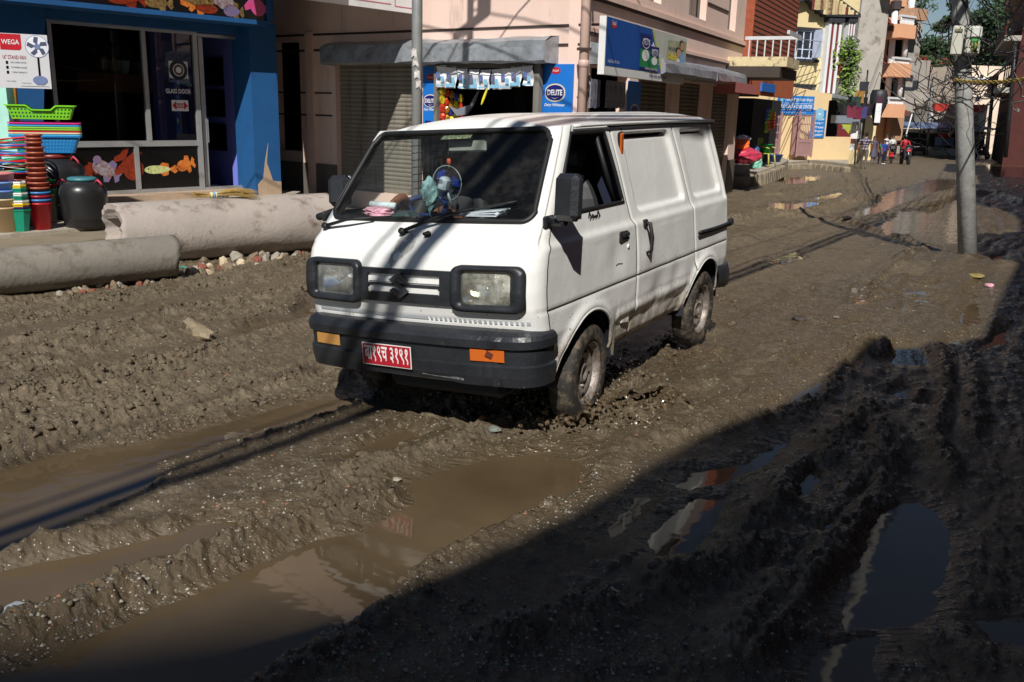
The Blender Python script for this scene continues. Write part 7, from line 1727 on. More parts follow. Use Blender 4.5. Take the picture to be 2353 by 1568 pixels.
for i, s_ in enumerate(('एपेक्स', 'हेल्थ', 'केयर', 'सेन्टर', 'क्लिनिक')): txt(YW, mb, s_, u0+W*.1, z0+H*(.62-.145*i), o, w_=W*.8, h=H*.10, mat=whitep, bold=.03)
part(mb, 'print', None, e)
gate_m = M('gate_mauve', srgb(150, 115, 112), rough=.6, var=.1)
def gate_leaf(x0, y0, x1, y1, rz, label, Yo):
    a = at(x0, y1, Yo); b = at(x1, y1, Yo); t_ = at(x0, y0, Yo); e = empty('gate_leaf', a, rz=math.atan2(b.y-a.y, b.x-a.x)+rz, label=label, cat='gate', group='leaves of the iron gate'); W = (b-a).length; H = t_.z-a.z; mb = MB()
    for x in (0, W): mb.box((x, 0, H/2), (.08, .05, H), gate_m); mb.lathe([(0, .10), (.05, .05), (.03, 0)], gate_m, 8, c=(x, 0, H))
    for z in (.08, H*.35, H*.55, H*.75, H*.93): mb.box((W/2, 0, z), (W-.08, .035, .05), gate_m)
    for i in range(1, 9): mb.box((W*i/9, -.0, H*.53), (.025, .02, H*.9), gate_m)
    mb.build('frame', gate_m, e); mb = MB(); mb.box((W/2, .02, H*.22), (W-.1, .01, H*.38), gate_m); mb.build('sheet', gate_m, e)
gate_leaf(1757, 262, 1788, 356, .0, 'mauve iron gate leaf swung open behind the snack chains', 35); 
pg = YW.uz(1838, 300, .5); Yg = YW.P(pg[0], 0, .5).y
gate_leaf(1829, 260, 1863, 361, .0, 'mauve iron gate leaf standing open against the apricot wall', Yg); gate_leaf(1818, 262, 1829, 357, .3, 'narrow mauve gate leaf folded beside the wider one', Yg+.2)
mb = MB(); dg_ = P('dog_fur', 150, 115, 80, rough=.8, var=.2, vs_=20)
do = limb_body('dog', [((0, 0, .12), .13), ((.28, 0, .14), .12), ((.42, -.02, .14), .07), ((.55, -.06, .10), .075), ((.66, -.09, .08), .04), ((-.2, 0, .11), .12), ((-.35, .1, .06), .03), ((-.5, .22, .03), .018), ((.3, -.2, .05), .035), ((.42, -.28, .03), .025), ((-.15, -.2, .07), .06), ((.0, -.30, .03), .025), ((.54, .02, .17), .02)], [(0, 1), (1, 2), (2, 3), (3, 4), (0, 5), (5, 6), (6, 7), (1, 8), (8, 9), (5, 10), (10, 11), (3, 12)], dg_, None); do.location = P6(1786, 353, -.34)+Vector((.3, .6, 0)); do.rotation_euler = (0, 0, 2.9); tag(do, 'tan dog asleep at the foot of the apricot wall', 'dog')

# -- cream house with maroon striped gable
YB = facp(1860, 150, 50, 66); ch = empty('cream_house', YB.P(0, -.8), label='cream house with striped maroon gable, fluted columns and white framed windows', cat='house')
ucol = YB.uz(1897, 150)[0]; ucr = YB.uz(1955, 150)[0]; ulf = YB.uz(1800, 150)[0]
mb = MB(); YB.wall(mb, ulf-1, ucol, -1.2, 11, [], .3, cream); YB.box(mb, ulf-1, ucr+.3, -1.2, 11, -5.0, -4.8, room)
fb_(YB, mb, r5, (262, 640), (445, 705), -1.2, .0, cream); fb_(YB, mb, r5, (262, -40), (520, 190), -1.2, -.1, cream); part(mb, 'wall', cream, ch)
pane_box(YB, ch, 1813, 68, 1874, 137, bars=4, rows=3); pane_box(YB, ch, 1812, 199, 1866, 216, bars=4, rows=1)
mb = MB(); u0, u1, z0, z1 = uzb(YB, 1879, 69, 1888, 134, .3); YB.box(mb, u0, u0+.06, z0, z1, .05, .7, blueframe); part(mb, 'open_casement', blueframe, ch)
for nm, a, b, out in (('column', (234, 200), (320, 840), .35), ('column', (440, 200), (478, 420), .35)):
    mb = MB(); u0, u1, z0, z1 = uzb(YB, *r5(265 if a[0] < 300 else 442, a[1]), *r5(312 if a[0] < 300 else 474, b[1]), out=out); n = 5
    for i in range(n): ua_ = u0+(u1-u0)*i/n; YB.box(mb, ua_, ua_+(u1-u0)/n, z0, z1, 0, out-(.03 if i % 2 else 0), maroon if i % 2 else whitep)
    YB.box(mb, u0-.08, u1+.08, z1, z1+.25, 0, out+.08, dkgrey); part(mb, nm, None, ch)
mb = MB(); u0, u1, z0, z1 = fb_(YB, mb, r5, (262, 562), (446, 640), -1.0, .2, cream)
for i in range(3): YB.box(mb, u0+(u1-u0)*(.05+.36*i), u0+(u1-u0)*(.23+.36*i), z0, z1, .2, .22, maroon)
part(mb, 'balcony_panel', None, ch); mb = MB(); u0, u1, z0, z1 = uzb(YB, *r5(270, 480), *r5(400, 562), out=.2)
for i in range(8): u = u0+(u1-u0)*(i+.5)/8; mb.lathe([(.04, 0), (.07, .15), (.03, .35), (.07, .5), (.04, .62)], cream, 8, c=YB.P(u, z0, .1))
YB.box(mb, u0-.1, u1+.4, z1, z1+.08, 0, .22, dkgrey); part(mb, 'baluster', cream, ch)
mb = MB(); u0, u1, z0, z1 = uzb(YB, *r5(400, 480), *r5(440, 560), out=.2); YB.box(mb, u0, u1, z0, z1, -.6, .19, maroon); part(mb, 'balcony_pier', maroon, ch)
# gable: stepped grey moulding and maroon stripes
mb = MB(); gp_ = [YB.uz(*r5(a, b), out=.3) for a, b in ((-80, 40), (-60, 10), (0, -10), (60, 0), (100, 40), (120, 85), (160, 95), (165, 120), (205, 125), (210, 150), (520, 160), (520, 128), (330, -10), (200, -60))]
YB.prism(mb, gp_, .02, .5, dkgrey); part(mb, 'gable_moulding', dkgrey, ch)
mb = MB(); tri = [(130, -60), (215, 132), (500, 132), (330, 20), (240, -60)]
for i in range(11):
    xa = 120+i*36; 
    if i % 1 == 0:
        y_top = max(-60, -60+(xa-240)*.735) if xa > 240 else -60; y_bot = 132 if xa > 200 else 90
        if y_top < y_bot-4: a = YB.uz(*r5(xa, y_top), out=.52); b = YB.uz(*r5(xa+(20), y_bot), out=.52); YB.box(mb, min(a[0], b[0]), max(a[0], b[0]), b[1], a[1], .5, .53, maroon if i % 2 == 0 else cream); a = YB.uz(*r5(xa+20, y_top), out=.52); b = YB.uz(*r5(xa+36, y_bot), out=.52); YB.box(mb, min(a[0], b[0]), max(a[0], b[0]), b[1], a[1], .5, .53, cream)
part(mb, 'gable_stripe', None, ch)
leafm = M('leaf_green', (.045, .080, .028), rough=.6, var=.4, vs_=6); leafd = M('leaf_dark', (.025, .055, .018), rough=.65, var=.4, vs_=4)
def leaves(mb, c, r, n, size, mat, seed=0, squash=1.):
    rg = random.Random(seed)
    for _ in range(n):
        d = Vector((rg.gauss(0, 1), rg.gauss(0, 1), rg.gauss(0, 1))).normalized()*(rg.random()**.5); p = Vector(c)+Vector((d.x*r[0], d.y*r[1], d.z*r[2]))
        a = Vector((rg.gauss(0, 1), rg.gauss(0, 1), rg.gauss(0, .6))).normalized(); b = a.orthogonal().normalized(); s = size*rg.uniform(.6, 1.3)
        mb.add([p-a*s, p+b*s*.5, p+a*s, p-b*s*.5], [[0, 1, 2, 3]], mat)
mb = MB(); 
for k, (u_, v_) in enumerate(((400, 430), (440, 425), (460, 470), (470, 520), (465, 570), (455, 620), (445, 680), (430, 740), (420, 800), (425, 850), (280, 520))): leaves(mb, at(*r5(u_, v_), YB.P(ucr, 0, .5).y-.3), (.55, .4, .7), 90, .12, leafm if k % 2 else P('leaf_yellow', 120, 150, 50), k)
tag(mb.build('climbing_plant'), 'green creeper trailing down from the balcony of the cream house', 'plant')
# shop under it with brown poster, low boxes
SH = facp(1930, 300, 50, 62); mb = MB(); e = empty('corner_shop', SH.P(0, -.8), label='dark open corner shop with tin eave behind the low apricot wall', cat='shop'); fb_(SH, mb, r5, (262, 860), (560, 1300), -3, -2.8, room); part(mb, 'back_wall', room, e)
mb = MB(); a = at(*r5(262, 870), 47); b = at(*r5(430, 895), 47.5); mb.hexa([a, b, b+Vector((.3, 3, 0)), a+Vector((.3, 3, 0)), a+Vector((0, 0, .12)), b+Vector((0, 0, .12)), b+Vector((.3, 3, .3)), a+Vector((.3, 3, .3))], galv); part(mb, 'eave', galv, e)
mb = MB(); fb_(SH, mb, r5, (345, 1035), (535, 1110), -.2, .3, M('counter_grey', srgb(130, 138, 150), rough=.5)); part(mb, 'counter', None, e)
mb = MB(); pm_ = M('poster_brown', srgb(120, 48, 48), rough=.5); u0, u1, z0, z1 = fb_(SH, mb, r5, (345, 1112), (480, 1235), .3, .34, pm_); txt(SH, mb, 'मिठाई पसल', u0+.3, z0+(z1-z0)*.6, .345, w_=(u1-u0)*.6, mat=whitep); SH.poly(mb, [(u0+.2, z1-.02), (u1-.2, z1-.02), (u0+.8, z1-.5)], .345, P('lime_p', 180, 190, 60)); o = mb.build('drinks_poster'); tag(o, 'dark red drinks poster under the grey counter of the corner shop', 'poster')
mb = MB(); u0, u1, z0, z1 = fb_(SH, mb, r5, (430, 1290), (482, 1345), .3, .34, whitep); txt(SH, mb, 'स्टोर', u0+.05, z0+(z1-z0)*.25, .345, w_=(u1-u0)*.85, mat=black); o = mb.build('store_sign'); tag(o, 'white board lettered store below the brown panel', 'sign')
mb = MB(); fb_(SH, mb, r5, (430, 1230), (480, 1290), .3, .34, pm_); o = mb.build('brown_panel'); tag(o, 'brown panel between the drinks poster and the white store board', 'sign')
mb = MB(); fb_(SH, mb, r5, (425, 1346), (500, 1470), .0, .4, cream); o = mb.build('low_wall'); tag(o, 'short cream wall under the white store board', 'wall')
mb = MB(); a = at(*r5(468, 1090), 46); b = at(*r5(512, 1245), 46); c = at(*r5(560, 1110), 47); mb.hexa([Vector((a.x, a.y, b.z)), b, b+Vector((.02, .1, 0)), Vector((a.x, a.y+.1, b.z)), a, Vector((b.x, b.y, a.z)), Vector((b.x, b.y+.1, a.z)), a+Vector((0, .1, 0))], white); mb.hexa([b+Vector((.12, .2, 0)), Vector((c.x, c.y, b.z)), Vector((c.x, c.y+.1, b.z)), b+Vector((.12, .3, 0)), Vector((b.x+.12, b.y+.2, a.z)), c, c+Vector((0, .1, 0)), Vector((b.x+.12, b.y+.3, a.z))], white); tag(mb.build('open_cabinet', white), 'off white metal cabinet doors standing open by the striped shirt man', 'cabinet')
a = at(*r5(508, 1100), 45.6); b = gp(*r5(490, 1480)); mb = MB(); mb.tube([a, b], .05, alum, 8); tag(mb.build('sign_post', alum), 'grey steel post leaning beside the man in the striped shirt', 'post')
mb = MB(); a = gp(*r5(470, 1470)); mb.blob(a+Vector((0, 0, .45)), (.35, .3, .55), M('sack_dark', srgb(60, 52, 45), rough=.8), 4, .2, 12, 8); tag(mb.build('sack'), 'dark slumped sack against the post', 'sack')

# -- grey concrete tower
GW = facp(2000, 120, 62, 74); gt = empty('grey_building', GW.P(0, -1), label='tall blank weathered grey concrete building wall behind the cream house', cat='building'); gcon = M('weathered_concrete', srgb(178, 172, 162), rough=.95, var=.14, vs_=.5, dirt=srgb(120, 110, 98), dirt_amt=.5, bump=.01, bs=3)
mb = MB(); u0 = GW.uz(1968, 150)[0]; u1 = GW.uz(2034, 100)[0]; z0 = GW.uz(2000, 232)[1]; mb.prism([(u0-.3, z0-3), (u1-.0, z0-3), (u1, 14), (u0, 14)], GW.P(0, 0, -4), GW.d, (0, 0, 1), GW.n, 4, gcon); part(mb, 'wall', gcon, gt)
mb = MB(); a, b = GW.uz(*r5(690, -20)), GW.uz(*r5(960, 42)); GW.prism(mb, [(a[0], b[1]+.6), (b[0]-.6, b[1]+.3), (b[0], b[1]+1.0), (b[0], 14), (a[0], 14)], .0, 1.2, gcon); part(mb, 'overhang', gcon, gt)
# -- yellow annexe with tank and laundry below it
mb = MB(); AN = facp(1990, 280, 58, 70); 
fb_(AN, mb, r5, (500, 930), (560, 1300), -1, 0, cream); fb_(AN, mb, r5, (575, 940), (640, 1500), -1, .1, cream); o = mb.build('cream_annexe'); tag(o, 'narrow cream annexe walls below the grey tower', 'building')
a = at(*r5(690, 1000), 56); mb = MB(); mb.lathe([(0, .2), (.9, .15), (1.1, -.2), (1.05, -1.0), (.7, -1.5), (.3, -2.4), (0, -2.4)], M('tank_black', (.03, .03, .035), rough=.5, bump=.02, bs=4), 18); o = mb.build('water_tank'); o.scale = (.45, .45, .8); o.location = a+Vector((0, 0, 1.1)); tag(o, 'dark bulging covered tank hanging over the yellow annexe', 'tank')
# -- orange building with white columns and red tiled skirts
OB = facp(2050, 150, 70, 52); ob = empty('orange_building', OB.P(0, -1.1), label='peach orange house with tall white columns, red tiled skirts and white balusters', cat='building'); peach = M('peach_render', srgb(240, 180, 140), rough=.85, var=.05, vs_=1)
mb = MB(); uo0 = OB.uz(2018, 150, 0)[0]; uo1 = OB.uz(2085, 150, 0)[0]; z_ = OB.uz(2040, 360)[1]; OB.prism(mb, [(uo0, z_-.5), (uo1, z_-.5), (uo1, 15), (uo0, 15)], -3, 0, peach); part(mb, 'wall', peach, ob)
for (a, b) in (((800, 40), (925, 170)), ((800, 300), (955, 520)), ((775, 640), (930, 880)), ((790, 1010), (850, 1300))): mb = MB(); fb_(OB, mb, r5, a, b, .0, .03, room); part(mb, 'opening', room, ob)  # flat dark sheets on the wall stand in for shaded openings
for k, (x0, y0, x1, y1) in enumerate(((790, 165, 985, 262), (740, 530, 915, 630), (745, 930, 920, 995))):
    mb = MB(); a, b, c_, d_ = uzb(OB, *r5(x0, y0), *r5(x1, y1), out=1.2); mb.hexa([OB.P(a, c_, 0), OB.P(b, c_, 0), OB.P(b+.0, c_, 1.7), OB.P(a, c_, 1.7), OB.P(a, d_, 0), OB.P(b-.6, d_, 0), OB.P(b-.6, d_, .4), OB.P(a, d_, .4)], tile); part(mb, 'tiled_skirt', tile, ob)
    mb = MB(); OB.box(mb, a-.1, b+.1, c_-.35, c_-.01, 0, 1.75, M('eave_brown', srgb(120, 80, 70), rough=.8)); part(mb, 'eave', None, ob)
for k, (x0, y0, x1, y1) in enumerate(((915, 150, 1028, 230), (850, 528, 985, 578), (803, 888, 930, 940))):
    mb = MB(); a, b, c_, d_ = uzb(OB, *r5(x0, y0), *r5(x1, y1), out=2.2)
    for i in range(10): mb.lathe([(.06, 0), (.11, .25*(d_-c_)), (.05, .6*(d_-c_)), (.10, .85*(d_-c_)), (.06, d_-c_)], whitep, 8, c=OB.P(a+(b-a)*(i+.5)/10, c_, 2.1))
    OB.box(mb, a, b, d_, d_+.14, 1.95, 2.25, whitep); part(mb, 'baluster', whitep, ob); mb = MB(); OB.box(mb, a-.05, b+.05, c_-.9, c_-.01, .0, 2.3, peach); part(mb, 'balcony', peach, ob)
for k, (xa, ya, xb, yb, wd_) in enumerate(((852, 100, 780, 885, 50), (1005, -20, 985, 140, 55), (950, 335, 935, 520, 42), (905, 690, 890, 885, 42))):
    Yc = OB.P(0, 0, 2).y-.5; a = at(*r5(xa, ya), Yc); b = at(*r5(xb, yb), Yc); r = wd_*.2565/F_PIX*Yc/2*1.03; mb = MB(); mb.tube([Vector((b.x, b.y, b.z)), Vector((b.x, b.y, a.z)) if False else a], r, whitep, 14); mb.box(a+Vector((0, 0, .35)), (r*3, r*3, .7), M('capital_dark', srgb(60, 52, 52)), bevel=.1); part(mb, 'column', None, ob)
mb = MB(); bw = M('brick_pale', srgb(190, 150, 120), rough=.9, var=.2, vs_=6); fb_(OB, mb, r5, (830, 1010), (910, 1260), .2, .6, bw); part(mb, 'pillar', bw, ob)
mb = MB(); fb_(OB, mb, r5, (1030, 70), (1140, 190), .8, 2.2, bw); fb_(OB, mb, r5, (1005, 190), (1060, 560), -1, .6, gcon); leaves(mb, at(*r5(1085, 55), OB.P(0, 0, 1.5).y), (1.2, .8, .8), 260, .16, leafm, 5); part(mb, 'roof_planter', None, ob)
pane_box(OB, ob, 722, 650, 765, 815, f=r5, bars=1, rows=2, sill=False, fm=whitep)
# -- far houses closing the street
def block(px0, py0, px1, py1, Y, ang, col, label, name='house', wins=(), depth=5, zdown=3., mat=None):
    fc = facp((px0+px1)/2, (py0+py1)/2, Y, ang); e = empty(name, fc.P(0, -1.2), label=label, cat='house'); mm = mat or P('render_%s' % label[:12].replace(' ', '_'), *col, rough=.9, var=.1, vs_=.6, dirt=tuple(c*.45 for c in srgb(*col)), dirt_amt=.4)
    u0, u1, z0, z1 = uzb(fc, px0, py0, px1, py1); mb = MB(); fc.prism(mb, [(u0, z0-zdown), (u1, z0-zdown), (u1, z1), (u0, z1)], -depth, 0, mm); part(mb, 'wall', mm, e)
    for i, w_ in enumerate(wins): mb = MB(); a, b, c_, d_ = uzb(fc, *w_); fc.box(mb, a, b, c_, d_, -.0, .06, M('far_pane', (.03, .035, .045), rough=.15)); part(mb, 'window', None, e)
    return fc, e
fc, e = block(2070, 135, 2118, 300, 80, 60, (168, 160, 150), 'grey rendered house with open lattice and iron grilles beyond the columns', wins=((2078, 172, 2096, 186), (2080, 200, 2100, 208), (2076, 258, 2110, 290), (2098, 185, 2108, 205)))
fc, e = block(2110, 168, 2204, 290, 92, 80, (160, 154, 146), 'wide grey concrete house with a planted roof closing the street', wins=((2125, 195, 2133, 204), (2150, 188, 2156, 200), (2165, 205, 2174, 214), (2128, 238, 2140, 252), (2180, 225, 2190, 238)))
mb = MB(); rg = random.Random(2); gx = [at(x, 163, 91) for x in range(2112, 2200, 6)]
for k, p in enumerate(gx): leaves(mb, p+Vector((0, 0, rg.uniform(-.3, .7))), (1.0, 1, .9), 120, .20, leafm if k % 3 else P('flower_red', 150, 60, 40), k)
tag(mb.build('roof_garden'), 'row of potted roof garden plants on the wide grey house', 'plants', None, 'stuff')
fc, e = block(2228, 150, 2296, 300, 84, 76, (232, 212, 190), 'cream flat roofed house behind the leaning pole', wins=((2262, 214, 2269, 222), (2252, 172, 2258, 182), (2275, 180, 2285, 195), (2242, 222, 2250, 232)))
mb = MB(); fb_(fc, mb, I2, (2228, 180), (2290, 184), 0, .5, whitep); part(mb, 'ledge', whitep, e)
fc, e = block(2150, 238, 2262, 300, 78, 80, (175, 170, 160), 'low concrete house under the red awning', wins=((2176, 262, 2188, 278), (2196, 265, 2206, 280), (2236, 268, 2246, 290)))
mb = MB(); RA = facp(2200, 250, 76.5, 80); fb_(RA, mb, I2, (2150, 238), (2262, 259), 0, .4, M('awning_red', srgb(180, 50, 35), rough=.8, var=.15)); o = mb.build('red_awning'); tag(o, 'long faded red awning sheet stretched across the low concrete house', 'awning')
mb = MB(); RB = facp(2160, 290, 72, 82); a, b, c_, d_ = uzb(RB, 2068, 280, 2262, 298); mb.hexa([RB.P(a, c_, 1.6), RB.P(b, c_, 1.6), RB.P(b, c_-.05, -2), RB.P(a, c_-.05, -2), RB.P(a, c_+.08, 1.6), RB.P(b, c_+.08, 1.6), RB.P(b, d_, -2), RB.P(a, d_, -2)], M('blue_tin', srgb(105, 125, 160), rough=.5, metal=.2, var=.1)); o = mb.build('blue_tin_roof'); tag(o, 'long blue grey tin roof over the stalls at the end of the street', 'roof')
SB = facp(2180, 320, 73, 82)
for (x0, y0, x1, y1, cc, nm, lb, o1) in ((2165, 316, 2190, 336, (130, 150, 190), 'stall_counter', 'blue grey stall counter below the tin roof', .4), (2171, 308, 2188, 318, (190, 55, 40), 'red_box', 'red box standing on the blue grey stall counter', .45), (2068, 298, 2260, 340, (55, 50, 48), 'stall_wall', 'dark back wall of the stalls below the tin roof', -2.0), (2190, 296, 2204, 342, (200, 195, 185), 'stall_wall', 'pale stall wall between the dark openings', .1), (2088, 297, 2120, 305, (210, 210, 205), 'shop_board', 'white shop board above the dark van', .3)):
    mb = MB(); fb_(SB, mb, I2, (x0, y0), (x1, y1), -.5+min(0, o1), o1, P('st_'+nm, *cc, rough=.8, var=.15)); o = mb.build(nm); tag(o, lb, nm.split('_')[-1])
# -- right side: brick building and its neighbours in shade
pR = gp(2290, 372); RBd = Fac((pR.x, pR.y), 24.5, -1); rbm = M('shaded_brick', srgb(78, 38, 34), rough=.9, var=.2, vs_=2); rb = empty('brick_building', (pR.x, pR.y, -1.1), label='tall dark red brick building with projecting floors on the right of the street', cat='building')  # brick darkened in its colour for the shade on this side
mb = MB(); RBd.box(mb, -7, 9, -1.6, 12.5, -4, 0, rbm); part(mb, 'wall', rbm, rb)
for k, (z0, z1, o) in enumerate(((3.3, 3.6, 1.0), (6.3, 6.6, .9), (9.3, 9.6, .7))): mb = MB(); RBd.box(mb, -7, 8, z0, z1, .0, o, gcon); RBd.box(mb, -7, 7.8, z1, z1+.9, o-.1, o, rbm); part(mb, 'balcony', None, rb)
for k in range(5):
    for q in (0, 1): mb = MB(); RBd.box(mb, -6+2.6*k, -4.8+.6*q+2.6*k, (4.0, -1.0)[q], (5.6, 2.2)[q], .0, .04, (M('dark_pane', (.02, .025, .03), rough=.08), room)[q]); part(mb, 'opening', None, rb)  # lower ones are dark sheets painted for the shade within
p2 = gp(2352, 385); r2_ = Fac((p2.x+1.0, p2.y-4), 24.5, -1); e = empty('pale_house', (p2.x, p2.y, -1), label='pale sunlit house end at the right edge beyond the dark porch', cat='house'); mb = MB(); r2_.box(mb, -3, 0, -1.4, 3.0, -6, 0, M('pale_side', srgb(190, 185, 175), rough=.9)); part(mb, 'wall', None, e)
# overhanging houses along the right kerb, outside the picture: they put the right verge in shade
for k, (s0, s1, hh, oo, lb) in enumerate(((0, 9, 10.5, 4.1, 'plastered three storey house along the right kerb near the leaning pole'), (9.2, 19, 8.5, 4.0, 'lower brick house further along the right kerb'), (19.5, 32, 12.0, 3.6, 'tall house along the right kerb before the dark brick building'))):
    a_ = R_(25.5); d_ = Vector((math.sin(a_), math.cos(a_), 0)); nr_ = Vector((math.cos(a_), -math.sin(a_), 0)); o_ = Vector((9.8, 11.5, 0)); e = empty('house', o_+d_*s0+nr_*oo*0, label=lb, cat='house'); mb = MB(); A = o_+d_*s0; B = o_+d_*s1; mb.hexa([A+Vector((0, 0, -1.5)), B+Vector((0, 0, -1.5)), B+nr_*6+Vector((0, 0, -1.5)), A+nr_*6+Vector((0, 0, -1.5)), A+Vector((0, 0, hh)), B+Vector((0, 0, hh)), B+nr_*6+Vector((0, 0, hh)), A+nr_*6+Vector((0, 0, hh))], brick_d if k == 1 else conc); part(mb, 'wall', None, e)
# ---------------------------------------------------------------- trees and the hill behind
def tree(p, h, r, label, seed, n=3500, ls=.28, mats=(leafd, leafm)):
    rg = random.Random(seed); e = empty('tree', p, label=label, cat='tree', group='trees beyond the street'); bark = M('bark', srgb(90, 75, 60), rough=.9, var=.2); mb = MB()
    mb.tube([(0, 0, -1), (.1, 0, h*.3), (-.1, .1, h*.6)], [h*.03, h*.022, h*.012], bark, 7); cl = []
    for i in range(13):
        a = rg.uniform(0, 6.28); rr_ = rg.uniform(.2, 1)*r; z = h*rg.uniform(.45, .97); q = Vector((rr_*math.cos(a)*(1.1-abs(z/h-.65)), rr_*math.sin(a)*(1.1-abs(z/h-.65)), z)); cl.append(q); mb.tube([(0, 0, h*.4), q*.6+Vector((0, 0, h*.15)), q], [h*.012, h*.007, h*.003], bark, 5)
    mb.build('trunk', bark, e); mb = MB()
    for i, q in enumerate(cl): s = r*rg.uniform(.28, .48); leaves(mb, q, (s, s, s*.62), n//13, ls, mats[i % 2], seed*31+i)
    mb.build('crown', None, e); return e
for i, (x, y, Y, h, r, lb) in enumerate(((2150, 97, 120, 8, 4.6, 'rounded dark tree left of the others above the roof garden'), (2222, 20, 135, 22, 3.6, 'tall pine like tree directly behind the leaning pole'), (2272, -25, 125, 22, 4.6, 'big spreading tree right of the leaning pole'), (2304, -10, 120, 22, 5, 'tall dark tree next to the brick building'), (2188, 112, 125, 8, 4, 'low bushy tree between the round tree and the leaning pole'), (2335, -20, 110, 22, 7, 'dark tree over the right edge'), (2122, 128, 118, 5.0, 3, 'small round tree at the left of the group'))):
    b = at(x, y, Y); tree(Vector((b.x, b.y, b.z-h)), h, r, lb, 50+i, 3600, .32)
mb = MB(); mb.box((37, 54, 6), (11, 8, 18), conc); tag(mb.build('house', conc), 'unseen plain block added to shade the dark brick building', 'house')  # out of view, added only to throw shade on the brick building
mb = MB(); hm = M('far_hill', srgb(70, 85, 75), rough=1, var=.25, vs_=.05)
hx = [(math.radians(t), 9+5*math.sin(t*.21)+3*math.sin(t*.57)) for t in range(-60, 61, 3)]; vs = [(260*math.sin(a), 260*math.cos(a), -6) for a, h in hx]+[(280*math.sin(a), 280*math.cos(a), h) for a, h in hx]; n = len(hx); mb.add(vs, [[i, i+1, n+i+1, n+i] for i in range(n-1)], hm, True); tag(mb.build('hill', hm), kind='structure')
# ---------------------------------------------------------------- poles and cables
polem = M('pole_steel', srgb(150, 152, 150), rough=.5, metal=.3, var=.15, vs_=5, dirt=srgb(185, 180, 170), dirt_amt=.25, bump=.003, bs=20); polec = M('pole_mottled', srgb(150, 150, 146), rough=.8, var=.2, vs_=7, dirt=srgb(112, 100, 86), dirt_amt=.4, bump=.004, bs=25)
def pole(name, a, b, r0, r1, mat, label, n=18):
    a = Vector(a); b = Vector(b); e = empty(name, a, label=label, cat='pole'); mb = MB(); mb.tube([(b-a)*t-Vector((0, 0, .25*(t == 0))) for t in (0, .33, .66, 1)], [r0, r0*.67+r1*.33, r0*.33+r1*.67, r1], mat, n); mb.build('shaft', mat, e); return e
mpX = at(957, 200, 11.3); mp = pole('street_pole', (mpX.x, 11.3, -.1), (mpX.x+.02, 11.35, 8.5), .066, .055, polem, 'slim grey steel pole rising behind the van in front of the kiosk')
mb = MB(); ppm = M('torn_paper', srgb(205, 200, 195), rough=.9, var=.3, vs_=30)
for k, z in enumerate((2.30, 2.20, 2.06, 1.95)):
    w_ = .028+.012*(k % 2); mb.add([(w_*math.cos(t)*0+.0665*math.sin(t+.3*k-.4), -.0665*math.cos(t+.3*k-.4), z+dz) for dz, t in ((0, -.5), (.02, 0), (-.01, .6), (.09, .5), (.11, -.1), (.08, -.5))], [[0, 1, 2, 3, 4, 5]], ppm)
text_mesh(mb, 'आर्ट', (-.035, -.068, 2.26), (1, 0, 0), (0, 0, 1), width=.07, mat=black, depth=.002); mb.build('torn_notice', None, mp)
lb = gp(2232, 598, .05); lt = at(2205, 0, lb.y+.15); dl = (lt-lb); LT = lb+dl*2.1
lp = pole('leaning_pole', lb, LT, .115, .068, polec, 'thick mottled steel pole leaning left with open meter box and cable coils', 22)
boxm = P('box_beige', 190, 190, 175, rough=.5, var=.05)
def on_pole(x, y): return at(x, y, lb.y-.05)
L_ = lambda p: Vector(p)-lb
mb = MB(); a = on_pole(2197, 95); mb.box(L_(a)+Vector((-.03, -.10, 0)), (.135, .035, .33), boxm, bevel=.03); mb.box(L_(a)+Vector((-.04, -.125, .11)), (.09, .02, .04), M('box_inner', srgb(120, 118, 100)), bevel=.008); dm = mb.build('meter_box_lid', boxm, lp)
mb = MB(); a = on_pole(2228, 95); mb.box(L_(a)+Vector((0, -.08, 0)), (.17, .08, .33), boxm, bevel=.025); mb.box(L_(a)+Vector((.0, -.14, .09)), (.12, .06, .12), P('box_white', 200, 202, 195, rough=.4), bevel=.012); gt_ = P('terminal_green', 70, 150, 80); mb.box(L_(a)+Vector((.0, -.13, .015)), (.09, .03, .045), gt_); mbx = mb.build('meter_box', None, lp)
mb = MB(); rg = random.Random(6); wc = [gt_, black, P('wire_yellow', 200, 170, 60), black]
for i in range(22): x0 = rg.uniform(-.05, .05); mb.tube([L_(a)+Vector((x0, -.135, 0)), L_(a)+Vector((x0+rg.uniform(-.03, .03), -.15, -.05)), L_(a)+Vector((rg.uniform(-.06, .06), -.13, -.13))], .003, wc[i % 4], 3)
mb.build('wiring', None, mbx)
cab_m = M('cable_black', (.012, .012, .014), rough=.5)
mb = MB()
for i in range(16):
    c = L_(at(2214+.6*i*.5, 60+(i % 8)*12+(60 if i > 9 else 0), lb.y)); r = .125+rg.uniform(-.01, .05); t0 = rg.uniform(0, 6); tilt = rg.uniform(-.5, .5)
    mb.tube([c+Vector((r*math.cos(t+t0), -.02+r*.9*math.sin(t+t0), tilt*r*math.sin(t)+.05*math.sin(2*t+i))) for t in np.linspace(0, 6.28, 20)], rg.choice([.004, .006, .008]), cab_m, 4)
mb.build('cable_coil', cab_m, lp)
gpole = pole('street_pole', (lambda q: (q.x, q.y, q.z))(gp(1989, 330)+Vector((-2.2, -6, .35))), at(2016, 54, gp(1989, 330).y-6), .11, .07, polem, 'galvanised utility pole standing by the grey tower with a street light arm', 12)
gpt = at(2016, 54, gp(1989, 330).y-6); gpm = at(2011, 95, gpt.y)
mb = MB(); q = at(2010, 120, gpt.y); mb.tube([q-gpole.location, at(1984, 112, gpt.y)-gpole.location], .05, alum, 6); mb.box(at(1980, 111, gpt.y)-gpole.location, (.8, .25, .12), alum, bevel=.04); mb.build('street_light_arm', alum, gpole)
